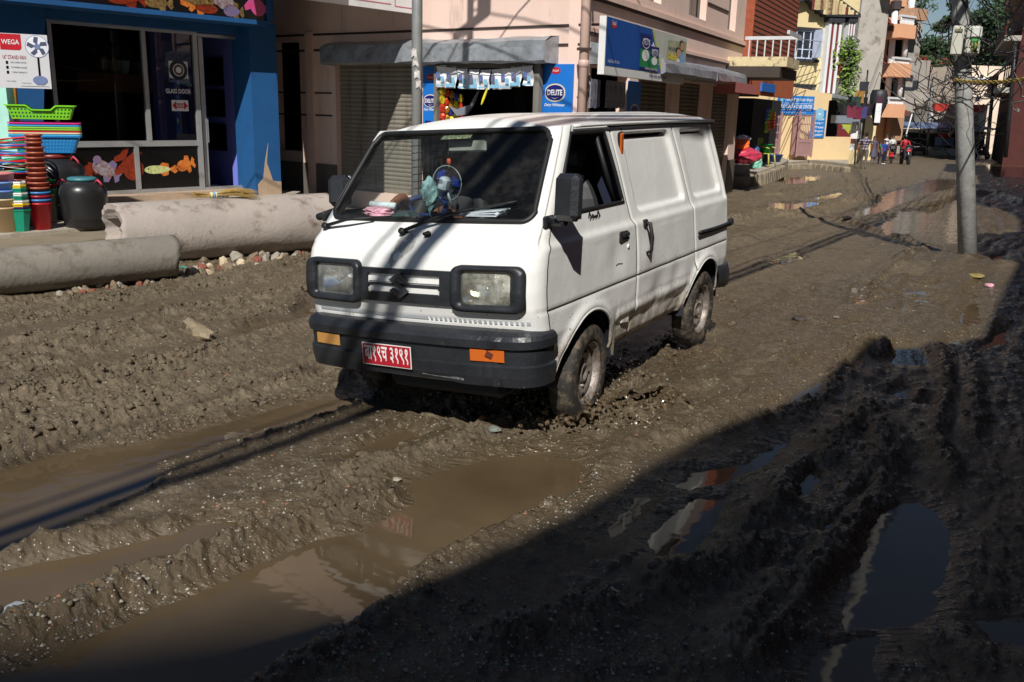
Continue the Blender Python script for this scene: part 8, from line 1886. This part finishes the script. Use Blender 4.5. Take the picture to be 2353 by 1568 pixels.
for k, (x0, y0, x1, y1, Y, r, mt, lbl) in enumerate(((1994, 161, 1984, 300, 46, .05, black, 'thin black pole holding the washing line'), (2143, 175, 2130, 350, 74, .12, polem, 'grey pole in front of the far grey house'), (2176, 165, 2152, 340, 80, .16, conc, 'stout concrete pole beside the lady in pink'), (2172, 178, 2168, 300, 82, .08, black, 'dark pole behind the stout concrete pole'), (2096, 262, 2072, 345, 60, .05, white, 'white slanting prop above the parked van'), (2283, 190, 2268, 345, 60, .13, cab_m, 'black cable wrapped pole near the brick building'), (2334, 100, 2312, 352, 56, .12, cab_m, 'dark pole at the porch of the brick building'))):
    a = at(x1, y1, Y); pole('utility_pole', a, at(x0, y0, Y), r, r*.8, mt, lbl, 8)
ncab = 0
def cable(a, b, sag, r=.008, mat=cab_m, label='thin black cable strung across the street', group='overhead cables', n=14, wob=0., cat='cable'):
    global ncab; ncab += 1; a = Vector(a); b = Vector(b); mb = MB(); pts = []
    for i in range(n+1):
        t = i/n; p = a.lerp(b, t)-a; p.z -= sag*4*t*(1-t); 
        if wob: p += Vector((float(pnoise(t*5, ncab)), float(pnoise(t*5, ncab+9)), float(pnoise(t*4, ncab+5))))*wob*math.sin(math.pi*t)
        pts.append(p)
    mb.tube(pts, r, mat, 4, caps=False); o = mb.build('cable', mat); o.location = a; return tag(o, label, cat, group)
# heavy bundle from the leaning pole over the van: its shadow crosses the bonnet and the ruts
for k, (off, r) in enumerate(((-.20, .045), (-.33, .05), (-.05, .012), (.45, .010))):
    g0 = Vector((-.87-off*.83, 5.2+off*.55, 0)); q0 = g0+SUN*(5.2/SUN.z); d_ = Vector((.552, .834, 0)); A = q0-d_*9+Vector((0, 0, .3)); B = q0+d_*13.6+Vector((0, 0, .6)); cable(A, B, .35, r, label='thick black cable bundle running from the leaning pole over the van' if k < 2 else 'thin cable running beside the thick bundle over the van', group='cables above the van')
top = lb+dl*1.35
mt_ = Vector((mpX.x, 11.3, 0))
for i, (z, q) in enumerate(((6.6, (-9, 9, 6)), (6.3, (-8, 3, 7)), (6.9, (4.5, 6, 7.5)), (6.1, (6, 3, 6.5)), (7.2, (5, 20, 8)), (6.5, (-6, 17, 6.8)), (5.9, (1.8, 14.0, 5.6)), (7.0, (8, 9, 8)), (6.75, (-10, 6, 7)))): cable(mt_+Vector((0, 0, z)), q, .35, .013, label='thin cable meeting at the head of the slim steel pole', group='cables at the slim pole', wob=.12)
mb = MB(); mb.box((-.05, .0, 6.75), (.5, .12, .10), polem, bevel=.02); mb.box((.25, 0, 6.95), (.22, .2, .45), black, bevel=.03); mb.build('pole_bracket', None, mp)
tg = [at(2353+60, y, 13) for y in (-60, -20, 10, 30, 60, 90)]
rg = random.Random(77)
for i in range(20): cable(top+Vector((rg.uniform(-.1, .1), 0, rg.uniform(-.9, .6))), at(rg.uniform(2330, 2480), rg.uniform(-80, 150), rg.uniform(10, 22)), rg.uniform(.1, .9), rg.choice([.004, .006, .009]), label='black cable in the tangle between the leaning pole and the right edge', group='tangle right of the pole', wob=.3)
for i in range(16): yy = rg.uniform(30, 130); cable(lb+dl*rg.uniform(.55, 1.1), at(rg.uniform(2095, 2190), rg.uniform(-60, 240), rg.uniform(13, 40)), rg.uniform(.1, .7), rg.choice([.004, .005, .008]), label='black cable dropping in loops left of the leaning pole', group='cables left of the pole', wob=.5)
for i in range(10): cable(gpt+Vector((0, 0, -.3-.25*i*.3)), at(1812+rg.uniform(-30, 20), 90+22*i+rg.uniform(-8, 8), 40), rg.uniform(.2, .8), .018, label='thin cable crossing in front of the cream house', group='cables before the cream house')
for i in range(9): cable(gpm+Vector((0, 0, rg.uniform(-.4, .6))), lb+dl*rg.uniform(.45, .75), rg.uniform(.2, 1.4), .006 if i else .02, label='cable slung from the galvanised pole to the leaning pole', group='cables to the leaning pole')
fp_ = [at(2143, 180, 74), at(2176, 170, 80), at(2283, 195, 60), at(2105, 200, 66), at(2334, 130, 56), at(2200, 230, 76)]
for i in range(34):
    a, b = rg.sample(fp_, 2); cable(a+Vector((0, 0, rg.uniform(-4, .5))), b+Vector((0, 0, rg.uniform(-4.5, .5))), rg.uniform(.2, 1.6), rg.choice([.02, .03, .045]), label='dark cable in the web strung across the far end of the street', group='far cable web', wob=.6)
for i in range(9): cable(at(2278, 180+14*i, 58), lb+dl*(.80-.06*i)+Vector((0, .1, 0)), rg.uniform(.1, .9), .007, label='cable fanning from the leaning pole to the wrapped pole', group='cables to the wrapped pole', wob=.3)
rope = P('rope_yellow', 165, 140, 70, rough=.8, var=.3, vs_=30); mb = MB(); a = at(2192, 184, lb.y-.25); b = at(2480, 150, 9)
for ph in (0, 3.14): mb.tube([a.lerp(b, t)-a+Vector((0, .012*math.cos(t*70+ph), .012*math.sin(t*70+ph)-.08*4*t*(1-t))) for t in np.linspace(0, 1, 120)], .010, rope, 5)
o = mb.build('rope', rope); o.location = a; tag(o, 'yellow twisted rope tied round the leaning pole and running off right', 'rope')
cable(at(2400, -60, 8), at(2337, 250, 20), .4, .012, P('conduit_white', 170, 170, 168), 'pale hanging conduit at the right edge', 'conduits', wob=.4)
# washing on a line
a = at(1994, 170, 46); b = at(1945, 232, 45); cable(a, b, .5, .01, label='washing line from the thin black pole', group='washing lines'); c = at(2002, 232, 45.5); cable(b, c, .3, .01, label='lower washing line across the corner shop', group='washing lines')
for i, (p, cc, lbl) in enumerate([(a.lerp(b, t)+Vector((0, 0, -.5*4*t*(1-t))), cc, l) for t, cc, l in ((.12, (45, 45, 52), 'charcoal garment at the top of the washing line'), (.3, (150, 110, 50), 'mustard garment on the washing line'), (.45, (40, 60, 55), 'dark green garment on the washing line'), (.7, (22, 22, 26), 'black trousers on the washing line'), (.86, (30, 32, 34), 'black cloth at the low end of the washing line'))]+[(b.lerp(c, t)+Vector((0, 0, -.3*4*t*(1-t))), cc, l) for t, cc, l in ((.25, (110, 35, 55), 'maroon cloth on the lower line'), (.5, (100, 30, 50), 'second wine coloured cloth on the lower line'), (.7, (60, 60, 110), 'blue cloth on the lower line'), (.88, (40, 30, 40), 'dark shirt at the right of the lower line'))]):
    mb = MB(); vs = [(x-.22+.03*math.sin(z*7), .05*math.sin(x*9+z*4), z) for z in (0, -.18, -.38, -.56) for x in (0, .15, .3, .45)]; mb.add(vs, [[k*4+j, k*4+j+1, (k+1)*4+j+1, (k+1)*4+j] for k in range(3) for j in range(3)], P('cloth_%d' % i, *cc, rough=.9), True); o = mb.build('garment'); o.location = p; tag(o, lbl, 'garment', 'washing on the lines')
for x, y, Y, cc, lbl in ((2020, 240, 55, (225, 225, 228), 'white cloth hanging from the covered tank'), (2022, 224, 55.2, (70, 30, 50), 'dark cloth above the white one on the tank'), (2143, 250, 76, (215, 200, 200), 'pale patterned cloth on the far grey house')):
    mb = MB(); mb.box((0, 0, -.5), (.34, .04, 1.1), P('cl_%d' % x, *cc, var=.15, vs_=6), bevel=.01); o = mb.build('garment'); o.location = at(x, y, Y); tag(o, lbl, 'garment')
# ---------------------------------------------------------------- people, scooters, vehicles down the street
nv = P('shirt_navy', 52, 48, 78); wst = P('shirt_stripe', 165, 150, 160)
pm_ = gp(1982, 390); person(pm_, 2.75, 1.66, nv, P('trousers_grey', 92, 84, 76), 'man in a navy striped polo shirt and grey trousers walking away past the cabinet', stripe=wst, stride=.5, armL=(-.2, .3), armR=(.3, .3))
person(gp(2004, 379), .3, 1.50, M('floral_grey', srgb(95, 90, 105), col2=srgb(60, 55, 70), vs_=20), P('salwar_grey', 100, 95, 108), 'woman in a grey patterned tunic and long dark hair beside the scooters', hair='long', skirt=True)
person(gp(2018, 378), 1.4, 1.25, P('shirt_green', 25, 120, 80), P('shorts_navy', 45, 45, 65), 'child in a green shirt holding close to the woman in grey')
person(gp(2028, 378), .5, 1.30, P('shirt_blue', 35, 60, 150), P('trousers_navy', 28, 30, 55), 'boy in a bright blue shirt and white shoes', shoe=whitep, armL=(.3, .4))
person(gp(2032, 371), .6, 1.60, P('shirt_white', 205, 205, 210), P('trousers_dark', 50, 50, 55), 'man in a white shirt behind the boy in blue')
person(gp(2046, 371), .3, 1.55, P('shirt_offwhite', 200, 200, 198), P('trousers_dark2', 60, 55, 50), 'man in an off white shirt standing behind the left scooter')
person(gp(1999, 368), 1.0, 1.60, P('shirt_beige', 200, 175, 120), P('trousers_b', 90, 75, 60), 'person in beige half hidden behind the woman in grey')
person(gp(2156, 346), .4, 1.55, P('sari_pink', 225, 140, 150), P('sari_pink2', 215, 125, 140), 'lady in a pink tunic and veil walking up the far street', hair='veil', skirt=True)
def scooter(p, rz, body_m, label, tail=False):
    e = empty('scooter', p, rz=rz, label=label, cat='scooter', group='parked scooters'); t_ = M('scooter_tyre', (.02, .02, .02), rough=.8)
    for y in (-.62, .62):
        mb = MB(); N = 20; mb.tube([(0, y+.20*math.cos(2*math.pi*i/N), .24+.20*math.sin(2*math.pi*i/N)) for i in range(N+1)], .055, t_, 7); mb.lathe([(0, .03), (.15, .03), (.15, -.03), (0, -.03)], M('hub_grey', (.25, .25, .25), metal=.5), 12, c=(0, y, .24), rot=(0, R_(90), 0)); mb.build('wheel', None, e)
    mb = MB(); mb.hexa([(-.17, -.42, .30), (.17, -.42, .30), (.14, .0, .28), (-.14, .0, .28), (-.22, -.36, .95), (.22, -.36, .95), (.10, -.28, .98), (-.10, -.28, .98)], body_m); mb.blob((0, -.55, .50), (.10, .22, .10), body_m, 3, .05, 12, 8); mb.build('front_apron', body_m, e)
    mb = MB(); mb.box((0, -.12, .30), (.30, .50, .06), body_m, bevel=.02); mb.blob((0, .38, .56), (.19, .44, .20), body_m, 2, .04, 16, 10); mb.build('rear_body', body_m, e); mb = MB(); mb.box((0, .32, .80), (.27, .66, .09), black, rot=(R_(3), 0, 0), bevel=.035); mb.build('seat', black, e)
    mb = MB(); mb.tube([(-.34, -.22, 1.04), (-.15, -.34, 1.03), (.15, -.34, 1.03), (.34, -.22, 1.04)], .02, black, 6); mb.blob((0, -.36, 1.02), (.14, .10, .08), body_m, 1, .04, 12, 8); mb.tube([(0, -.34, 1.0), (0, -.62, .26)], .03, alum, 6); mb.build('handlebar', None, e)
    for s in (1, -1): mb = MB(); mb.tube([(s*.22, -.30, 1.05), (s*.28, -.28, 1.20)], .008, black, 4); mb.box((s*.30, -.28, 1.23), (.12, .02, .07), black, bevel=.008); mb.build('mirror', black, e)
    mb = MB(); mb.blob((0, -.46, .92), (.11, .04, .06), chrome, 1, .02, 10, 6); mb.build('headlight', chrome, e); mb = MB(); mb.box((0, .84, .62), (.16, .05, .08), redp, bevel=.015); mb.build('tail_light', redp, e)
    mb = MB(); mb.box((0, .90 if tail else -.49, .50 if tail else .80), (.22, .012, .14), redp); text_mesh(mb, 'बा २९ प', (-.09, (.91 if tail else -.50), .47 if tail else .77), (-1 if tail else 1, 0, 0), (0, 0, 1), width=.18, mat=whitep, depth=.002); mb.build('licence_plate', None, e)
    return e
scooter(gp(2047, 377), 2.75, P('scooter_dark', 40, 34, 36, rough=.2, var=.05), 'dark scooter seen from behind with a red tail light', True)
sp_ = gp(2078, 379); scooter(sp_, -.1, P('scooter_grey', 52, 54, 58, rough=.2, var=.05), 'dark grey scooter facing the camera under the helmeted rider')
person(sp_+Vector((0, .25, -.08)), -.1, 1.66, P('jacket_red', 165, 25, 32), P('trousers_k', 35, 35, 38), 'rider in a red jacket and black helmet sitting on the scooter', pose='sit', hair='helmet', hands=((.28, -.42, 1.12), (-.28, -.42, 1.12)))
def far_vehicle(p, rz, cols, label, name, h=1.75, wd_=1.45, L=3.4, word=None):
    e = empty(name, p, rz=rz, label=label, cat='van' if h > 1.6 else 'car'); lo, up = cols; gl = M('dark_pane', (.02, .025, .03), rough=.08); w2 = wd_/2
    def ringv(y, z, w_): return [(-w_, y, z), (w_, y, z)]
    prof = [(-.05, .32), (-.12, .60), (-.08, .88), (.10, 1.0), (.48, h-.12), (.62, h-.02), (L-.5, h), (L-.15, h-.2), (L, .9), (L, .35)] if h > 1.6 else [(0, .3), (-.05, .6), (.9, .85), (1.5, h), (2.7, h), (3.3, .95), (L, .9), (L, .35)]
    n = len(prof); mb = MB(); vs = [(s*(w2 if z < 1.0 else w2*(.88 if z < h-.15 else .80)), y, z) for s in (-1, 1) for y, z in prof]
    mb.add(vs, [list(range(n)), list(range(n, 2*n))[::-1]], up); mb.add(vs, [[i, i+1, n+i+1, n+i] for i in range(n-1)], up)
    mb.build('body', None, e); mb = MB(); mb.box((0, -.10, .50), (wd_+.04, .16, .34), lo, bevel=.05); mb.build('bumper', lo, e)
    mb = MB(); i = 3 if h > 1.6 else 2; a, b = prof[i], prof[i+1]; mb.add([(s*w2*k_, a[0]+(b[0]-a[0])*t-.025, a[1]+(b[1]-a[1])*t+.01) for s, t, k_ in ((-1, .08, .86), (1, .08, .86), (1, .92, .78), (-1, .92, .78))], [[0, 1, 2, 3]], gl); mb.build('windscreen', gl, e)
    for s in (-1, 1):
        mb = MB(); mb.box((s*w2*.72, -.13, .76), (.30, .04, .15), M('lamp_far', (.6, .6, .5), rough=.1), bevel=.02); mb.build('headlight', None, e); mb = MB(); mb.box((s*(w2*.93), 1.3, 1.25 if h > 1.6 else 1.1), (.03, 1.5, .38), gl); mb.build('side_window', gl, e)
        for y in (.55, L-.7): mb = MB(); mb.lathe([(0, .09), (.18, .09), (.29, .07), (.30, -.07), (0, -.09)], tyre_m, 20, c=(s*(w2-.10), y, .30), rot=(0, R_(90), 0)); mb.build('wheel', tyre_m, e)
    mb = MB(); mb.box((0, -.19, .52), (.42, .012, .12), redp); mb.build('licence_plate', redp, e)
    if word:
        mb = MB(); a, b = prof[3], prof[4]; t = .80; q = (a[0]+(b[0]-a[0])*t-.035, a[1]+(b[1]-a[1])*t); mb.add([(s*w2*.80, q[0]-.0+dy, q[1]+dz) for s, dy, dz in ((-1, 0, 0), (1, 0, 0), (1, .05, .10), (-1, .05, .10))], [[0, 1, 2, 3]], P('visor_blue', 40, 80, 160)); text_mesh(mb, word, (-.42, q[0]+.0, q[1]+.015), (1, 0, 0), Vector((0, .45, .89)), width=.84, height=.07, mat=whitep, depth=.01, bold=.03); mb.build('visor_strip', None, e)
        mb = MB(); [mb.box((0, y, h+.12), (wd_*.8, .04, .04), whitep) for y in (.8, 1.4, 2.0)]; [mb.box((s*.55, 1.4, h+.10), (.04, 1.4, .04), whitep) for s in (-1, 1)]; mb.blob((.1, 1.4, h+.2), (.5, .6, .12), M('load_tarp', srgb(200, 190, 170), var=.2), 3, .2, 12, 8); mb.build('roof_rack', None, e)
    return e
fv = gp(2104, 357); far_vehicle(fv, -.42, (M('far_dark', (.05, .055, .06), rough=.4), P('far_silver', 160, 165, 175, rough=.3)), 'silver and dark minivan with loaded roof rack parked far down the street', 'parked_van', 1.85, word='SUZUKI')
far_vehicle(gp(2275, 350)+Vector((1.5, 0, 0)), -.3, (M('car_blk', (.03, .03, .035)), M('car_blue', (.03, .04, .07), rough=.2)), 'dark blue car parked in the shade by the brick building', 'parked_car', 1.42, 1.6, 3.9)
rp_ = gp(2253, 366); scooter(rp_, .3, M('bike_black', (.015, .015, .018), rough=.3), 'black motorbike in deep shade right of the leaning pole'); person(rp_+Vector((0, .3, -.05)), .3, 1.65, M('coat_dark', (.02, .02, .025)), M('trous_dark', (.02, .02, .02)), 'rider in dark clothes on the shaded motorbike', pose='sit', hair='helmet', hands=((.28, -.42, 1.12), (-.28, -.42, 1.12)))
mb = MB(); mb.box((0, 0, .35), (.7, .6, .7), P('tarp_blue', 45, 60, 170), bevel=.2); o = mb.build('covered_bin'); o.location = gp(2135, 342); tag(o, 'royal blue covered bin behind the parked silver minivan', 'bin')
for i, (x, y) in enumerate(((2130, 340), (2142, 338))): scooter(gp(x, y), 1.0+i*.4, M('bike_far', (.06, .05, .05), rough=.4), ['far scooter left of two by the blue bin', 'far scooter right of two by the blue bin'][i])
# scraps in the mud and driftwood
for i, (x, y, cc, sz_, nm, lbl) in enumerate(((2240, 650, (130, 115, 65), .08, 'litter', 'yellowish straw scrap at the base of the leaning pole'), (2272, 666, (200, 150, 160), .05, 'litter', 'pink scrap beside the straw near the leaning pole'), (1945, 514, (40, 38, 34), .10, 'stone', 'dark lump in the middle of the far track'), (1920, 740, (120, 115, 105), .03, 'stone', 'pale pebble on the right of the lit track'), (1835, 748, (60, 50, 45), .06, 'stone', 'dark clod right of the van rear wheel'), (1075, 1092, (95, 105, 100), .035, 'stone', 'greenish pebble between the puddles'), (1135, 1010, (110, 115, 108), .04, 'stone', 'grey green pebble on the ridge below the bumper'), (1110, 990, (170, 105, 65), .03, 'stone', 'rusty orange pebble on the ridge below the bumper'), (912, 1112, (150, 142, 125), .022, 'stone', 'white pebble at the lip of the big puddle'), (40, 1430, (150, 160, 165), .05, 'litter', 'torn clear plastic scrap at the left bottom'))):
    p = gp(x, y); mb = MB(); mb.blob((0, 0, sz_*.25), (sz_, sz_*.7, sz_*.35), P('scrap_%d' % i, *cc, rough=.7, var=.3, vs_=20), i+3, .35, 10, 7); o = mb.build(nm); o.location = Vector((p.x, p.y, ground_z(p.x, p.y))); tag(o, lbl, nm)
# ---------------------------------------------------------------- inside the van: driver and the things on the dashboard
def vp(x, y, a):      # point of the photo on the cabin plane at van y = a
    d = ray(x, y); o = Vector((0, 0, CAM_H)); Mi = VM.transposed(); dv = Mi@d; ov = Mi@(o-VLOC); t = (a-ov.y)/dv.y; return VLOC+VM@(ov+dv*t)
vrot = VM.to_euler()
dr = person(VLOC+VM@Vector((-.285, .23, -.128)), 0, 1.62, P('shirt_driver', 40, 38, 40), P('trousers_driver', 45, 45, 50), 'driver in a dark shirt with one hand on the blue steering wheel', pose='sit', sleeve='short', hands=((.12, -.36, 1.26), (-.10, -.43, 1.33))); dr.rotation_euler = vrot
c = vp(1027, 421, -.26); fan = empty('desk_fan', c, rot=vrot, label='small blue and grey desk fan clamped on the dashboard', cat='fan'); fanb = P('fan_blue', 25, 50, 150, rough=.35); fang = P('fan_grey', 150, 165, 172, rough=.4)
mb = MB()
for k in range(28): t = 2*math.pi*k/28; mb.tube([(.015*math.cos(t), -.035, .015*math.sin(t)), (.06*math.cos(t), -.035, .06*math.sin(t)), (.088*math.cos(t), 0, .088*math.sin(t)), (.06*math.cos(t), .03, .06*math.sin(t))], .0012, chrome, 3)
mb.tube([(.089*math.cos(t), 0, .089*math.sin(t)) for t in np.linspace(0, 6.28, 30)], .003, fang, 4); mb.build('cage', None, fan)
mb = MB()
for k in range(3): t = k*2.09; mb.add([(.01*math.cos(t), 0, .01*math.sin(t)), (.07*math.cos(t-.3), .006, .07*math.sin(t-.3)), (.078*math.cos(t+.2), -.002, .078*math.sin(t+.2)), (.06*math.cos(t+.7), -.01, .06*math.sin(t+.7))], [[0, 1, 2, 3]], fanb)
mb.build('blade', fanb, fan); mb = MB(); mb.box((.028, -.07, .0), (.052, .06, .075), fang, rot=(0, .3, 0), bevel=.014); [mb.box((.018+.007*k, -.101, .015), (.003, .002, .022), black) for k in range(4)]; mb.build('motor', None, fan); mb = MB(); mb.tube([(.03, -.05, -.03), (.05, -.03, -.13)], .007, fang, 6); mb.build('stem', fang, fan)
for (x, y, a, s3, cc, nm, lbl, sd3) in ((988, 450, -.34, (.046, .04, .085), (120, 155, 155), 'plastic_bag', 'scrunched teal and white plastic bag standing on the dashboard', 3), (868, 487, -.42, (.10, .06, .02), (200, 150, 165), 'paper', 'pink printed paper at the driver side of the dashboard', 4)):
    mb = MB(); mb.blob((0, 0, 0), s3, P('dash_%d' % x, *cc, rough=.5, var=.5, vs_=40), sd3, .5, 16, 12); o = mb.build(nm); o.location = vp(x, y, a); o.rotation_euler = vrot; tag(o, lbl, nm.split('_')[-1])
mb = MB(); mb.tube([(-.08, 0, 0), (.08, 0, -.008)], .018, P('roll_white', 215, 225, 230, var=.2, vs_=40), 10); o = mb.build('paper_roll'); o.location = vp(880, 470, -.36); o.rotation_euler = vrot; tag(o, 'white paper roll beside the pink paper', 'paper roll')
mb = MB(); nwm = P('newsprint', 190, 200, 208, rough=.8, var=.15, vs_=40)
for k in range(3): mb.box((.01*k, 0, .008*k), (.27, .10, .006), nwm, rot=(0, -.04*k, .03*k))
mb.tube([(.13, -.05, .006), (.145, 0, .02), (.13, .05, .01)], .010, nwm, 6); o = mb.build('newspaper', nwm); o.location = vp(1098, 494, -.43); o.rotation_euler = vrot; tag(o, 'folded newspaper lying on the dashboard', 'newspaper')
mb = MB(); mb.tube([(0, 0, 0), (0, 0, -.05)], .002, black, 3); mb.blob((0, 0, -.06), (.012, .012, .016), P('charm_red', 190, 80, 50), 2, .2, 8, 6); mb.tube([(0, 0, -.07), (0, 0, -.10)], .003, P('charm_gold', 180, 150, 90), 3); o = mb.build('mirror_charm'); o.location = vp(1030, 345, -.12); o.rotation_euler = vrot; tag(o, 'small red charm dangling from the interior mirror', 'charm')
# ---------------------------------------------------------------- mud thrown up round the wheels
splash = M('splash_mud', (.115, .084, .050), rough=.22, var=.3, vs_=20); mb = MB(); rg = random.Random(12)
def clod(p, r): mb.blob(p, (r*rg.uniform(.7, 1.6), r*rg.uniform(.7, 1.3), r*rg.uniform(.5, 1.0)), splash, rg.randint(0, 9999), .5, 6, 4, Euler((rg.uniform(0, 3), rg.uniform(0, 3), rg.uniform(0, 3))).to_matrix())
def burst(x0, y0, x1, y1, n, hmax, r0, spread=.06):
    for i in range(n):
        t = rg.random(); p = gp(x0+(x1-x0)*t, y0+(y1-y0)*t); g = ground_z(p.x, p.y); h = hmax*rg.random()**2.2; clod((p.x+rg.gauss(0, spread), p.y+rg.gauss(0, spread), g+h), r0*(rg.uniform(.35, 1) if h < .04 else rg.uniform(.15, .45)))
burst(1180, 955, 1330, 985, 170, .10, .018); burst(1330, 985, 1560, 935, 260, .08, .015, .05); burst(1210, 1000, 1500, 985, 160, .05, .014, .07); burst(1400, 850, 1440, 900, 90, .22, .009); burst(820, 860, 1000, 905, 130, .07, .014); burst(740, 820, 860, 880, 150, .05, .016); burst(1540, 790, 1660, 760, 120, .09, .013); burst(1655, 690, 1700, 720, 50, .06, .012); burst(1340, 960, 1620, 800, 110, .04, .010, .1)
burst(950, 880, 960, 900, 40, .12, .010, .02); burst(1000, 920, 1250, 960, 140, .04, .014, .08)
# thin sheets of mud peeling off the front wheel
for (pts, hh) in (([(1290, 985), (1330, 975), (1380, 950), (1420, 930), (1440, 925)], .05), ([(1440, 935), (1475, 925), (1500, 920), (1530, 930), (1562, 945)], .06), ([(1240, 985), (1290, 1000), (1350, 985)], .06)):
    P_ = [gp(*p) for p in pts]; K = 24; vs = []
    for i in range(K+1):
        t = i/K*(len(P_)-1); j = min(int(t), len(P_)-2); p = P_[j].lerp(P_[j+1], t-j); g = ground_z(p.x, p.y); h = hh*math.sin(math.pi*i/K)**.6*(.75+.5*rg.random())
        for q, f in enumerate((0, .5, .85, 1)): vs.append((p.x+.05*f*f+rg.gauss(0, .004), p.y-.04*f*f*2+rg.gauss(0, .004), g-.02+(h+.02)*f))
    n = 4; mb.add(vs, [[i*n+q, i*n+q+1, (i+1)*n+q+1, (i+1)*n+q] for i in range(K) for q in range(3)], splash, True)
    vs2 = [(x+.008, y+.010, z) for x, y, z in vs]; mb.add(vs2, [[i*n+q, i*n+q+1, (i+1)*n+q+1, (i+1)*n+q] for i in range(K) for q in range(3)], splash, True)
tag(mb.build('mud_splash', splash), kind='stuff')
# gravel strewn over the ridges: nobody could count it
mb = MB(); rg = random.Random(44); gms = [M('grit_pale', (.33, .30, .24), rough=.7), M('grit_grey', (.20, .19, .17), rough=.6), M('grit_red', (.28, .12, .07), rough=.7), M('grit_dark', (.05, .045, .04), rough=.5)]
made = 0
while made < 4200:
    x = rg.uniform(0, 2353)**1; y = rg.uniform(640, 1568); 
    if x > 1500 and rg.random() < .7: continue
    if rg.random() > .35+.65*(y-640)/928: continue
    p = gp(x, y); k = float(pnoise(p.x*1.3, p.y*1.3, 7)); 
    if k < rg.uniform(-.5, .35): continue
    z = ground_z(p.x, p.y)
    if z < float(base_z(0, p.y))+.006: continue
    r = rg.choice([.003, .004, .004, .005, .006, .010]); u = rg.random(); a = rg.uniform(0, 6.28); c_, s_ = math.cos(a)*r, math.sin(a)*r; h = r*rg.uniform(.5, .9); m_ = gms[0] if u < .40 else gms[1] if u < .74 else gms[2] if u < .84 else gms[3]
    mb.add([(p.x+c_, p.y+s_, z), (p.x-s_*.8, p.y+c_*.8, z), (p.x-c_, p.y-s_, z), (p.x+s_*.7, p.y-c_*.7, z), (p.x+c_*.2, p.y, z+h)], [[0, 1, 4], [1, 2, 4], [2, 3, 4], [3, 0, 4]], m_); made += 1
tag(mb.build('gravel'), kind='stuff')
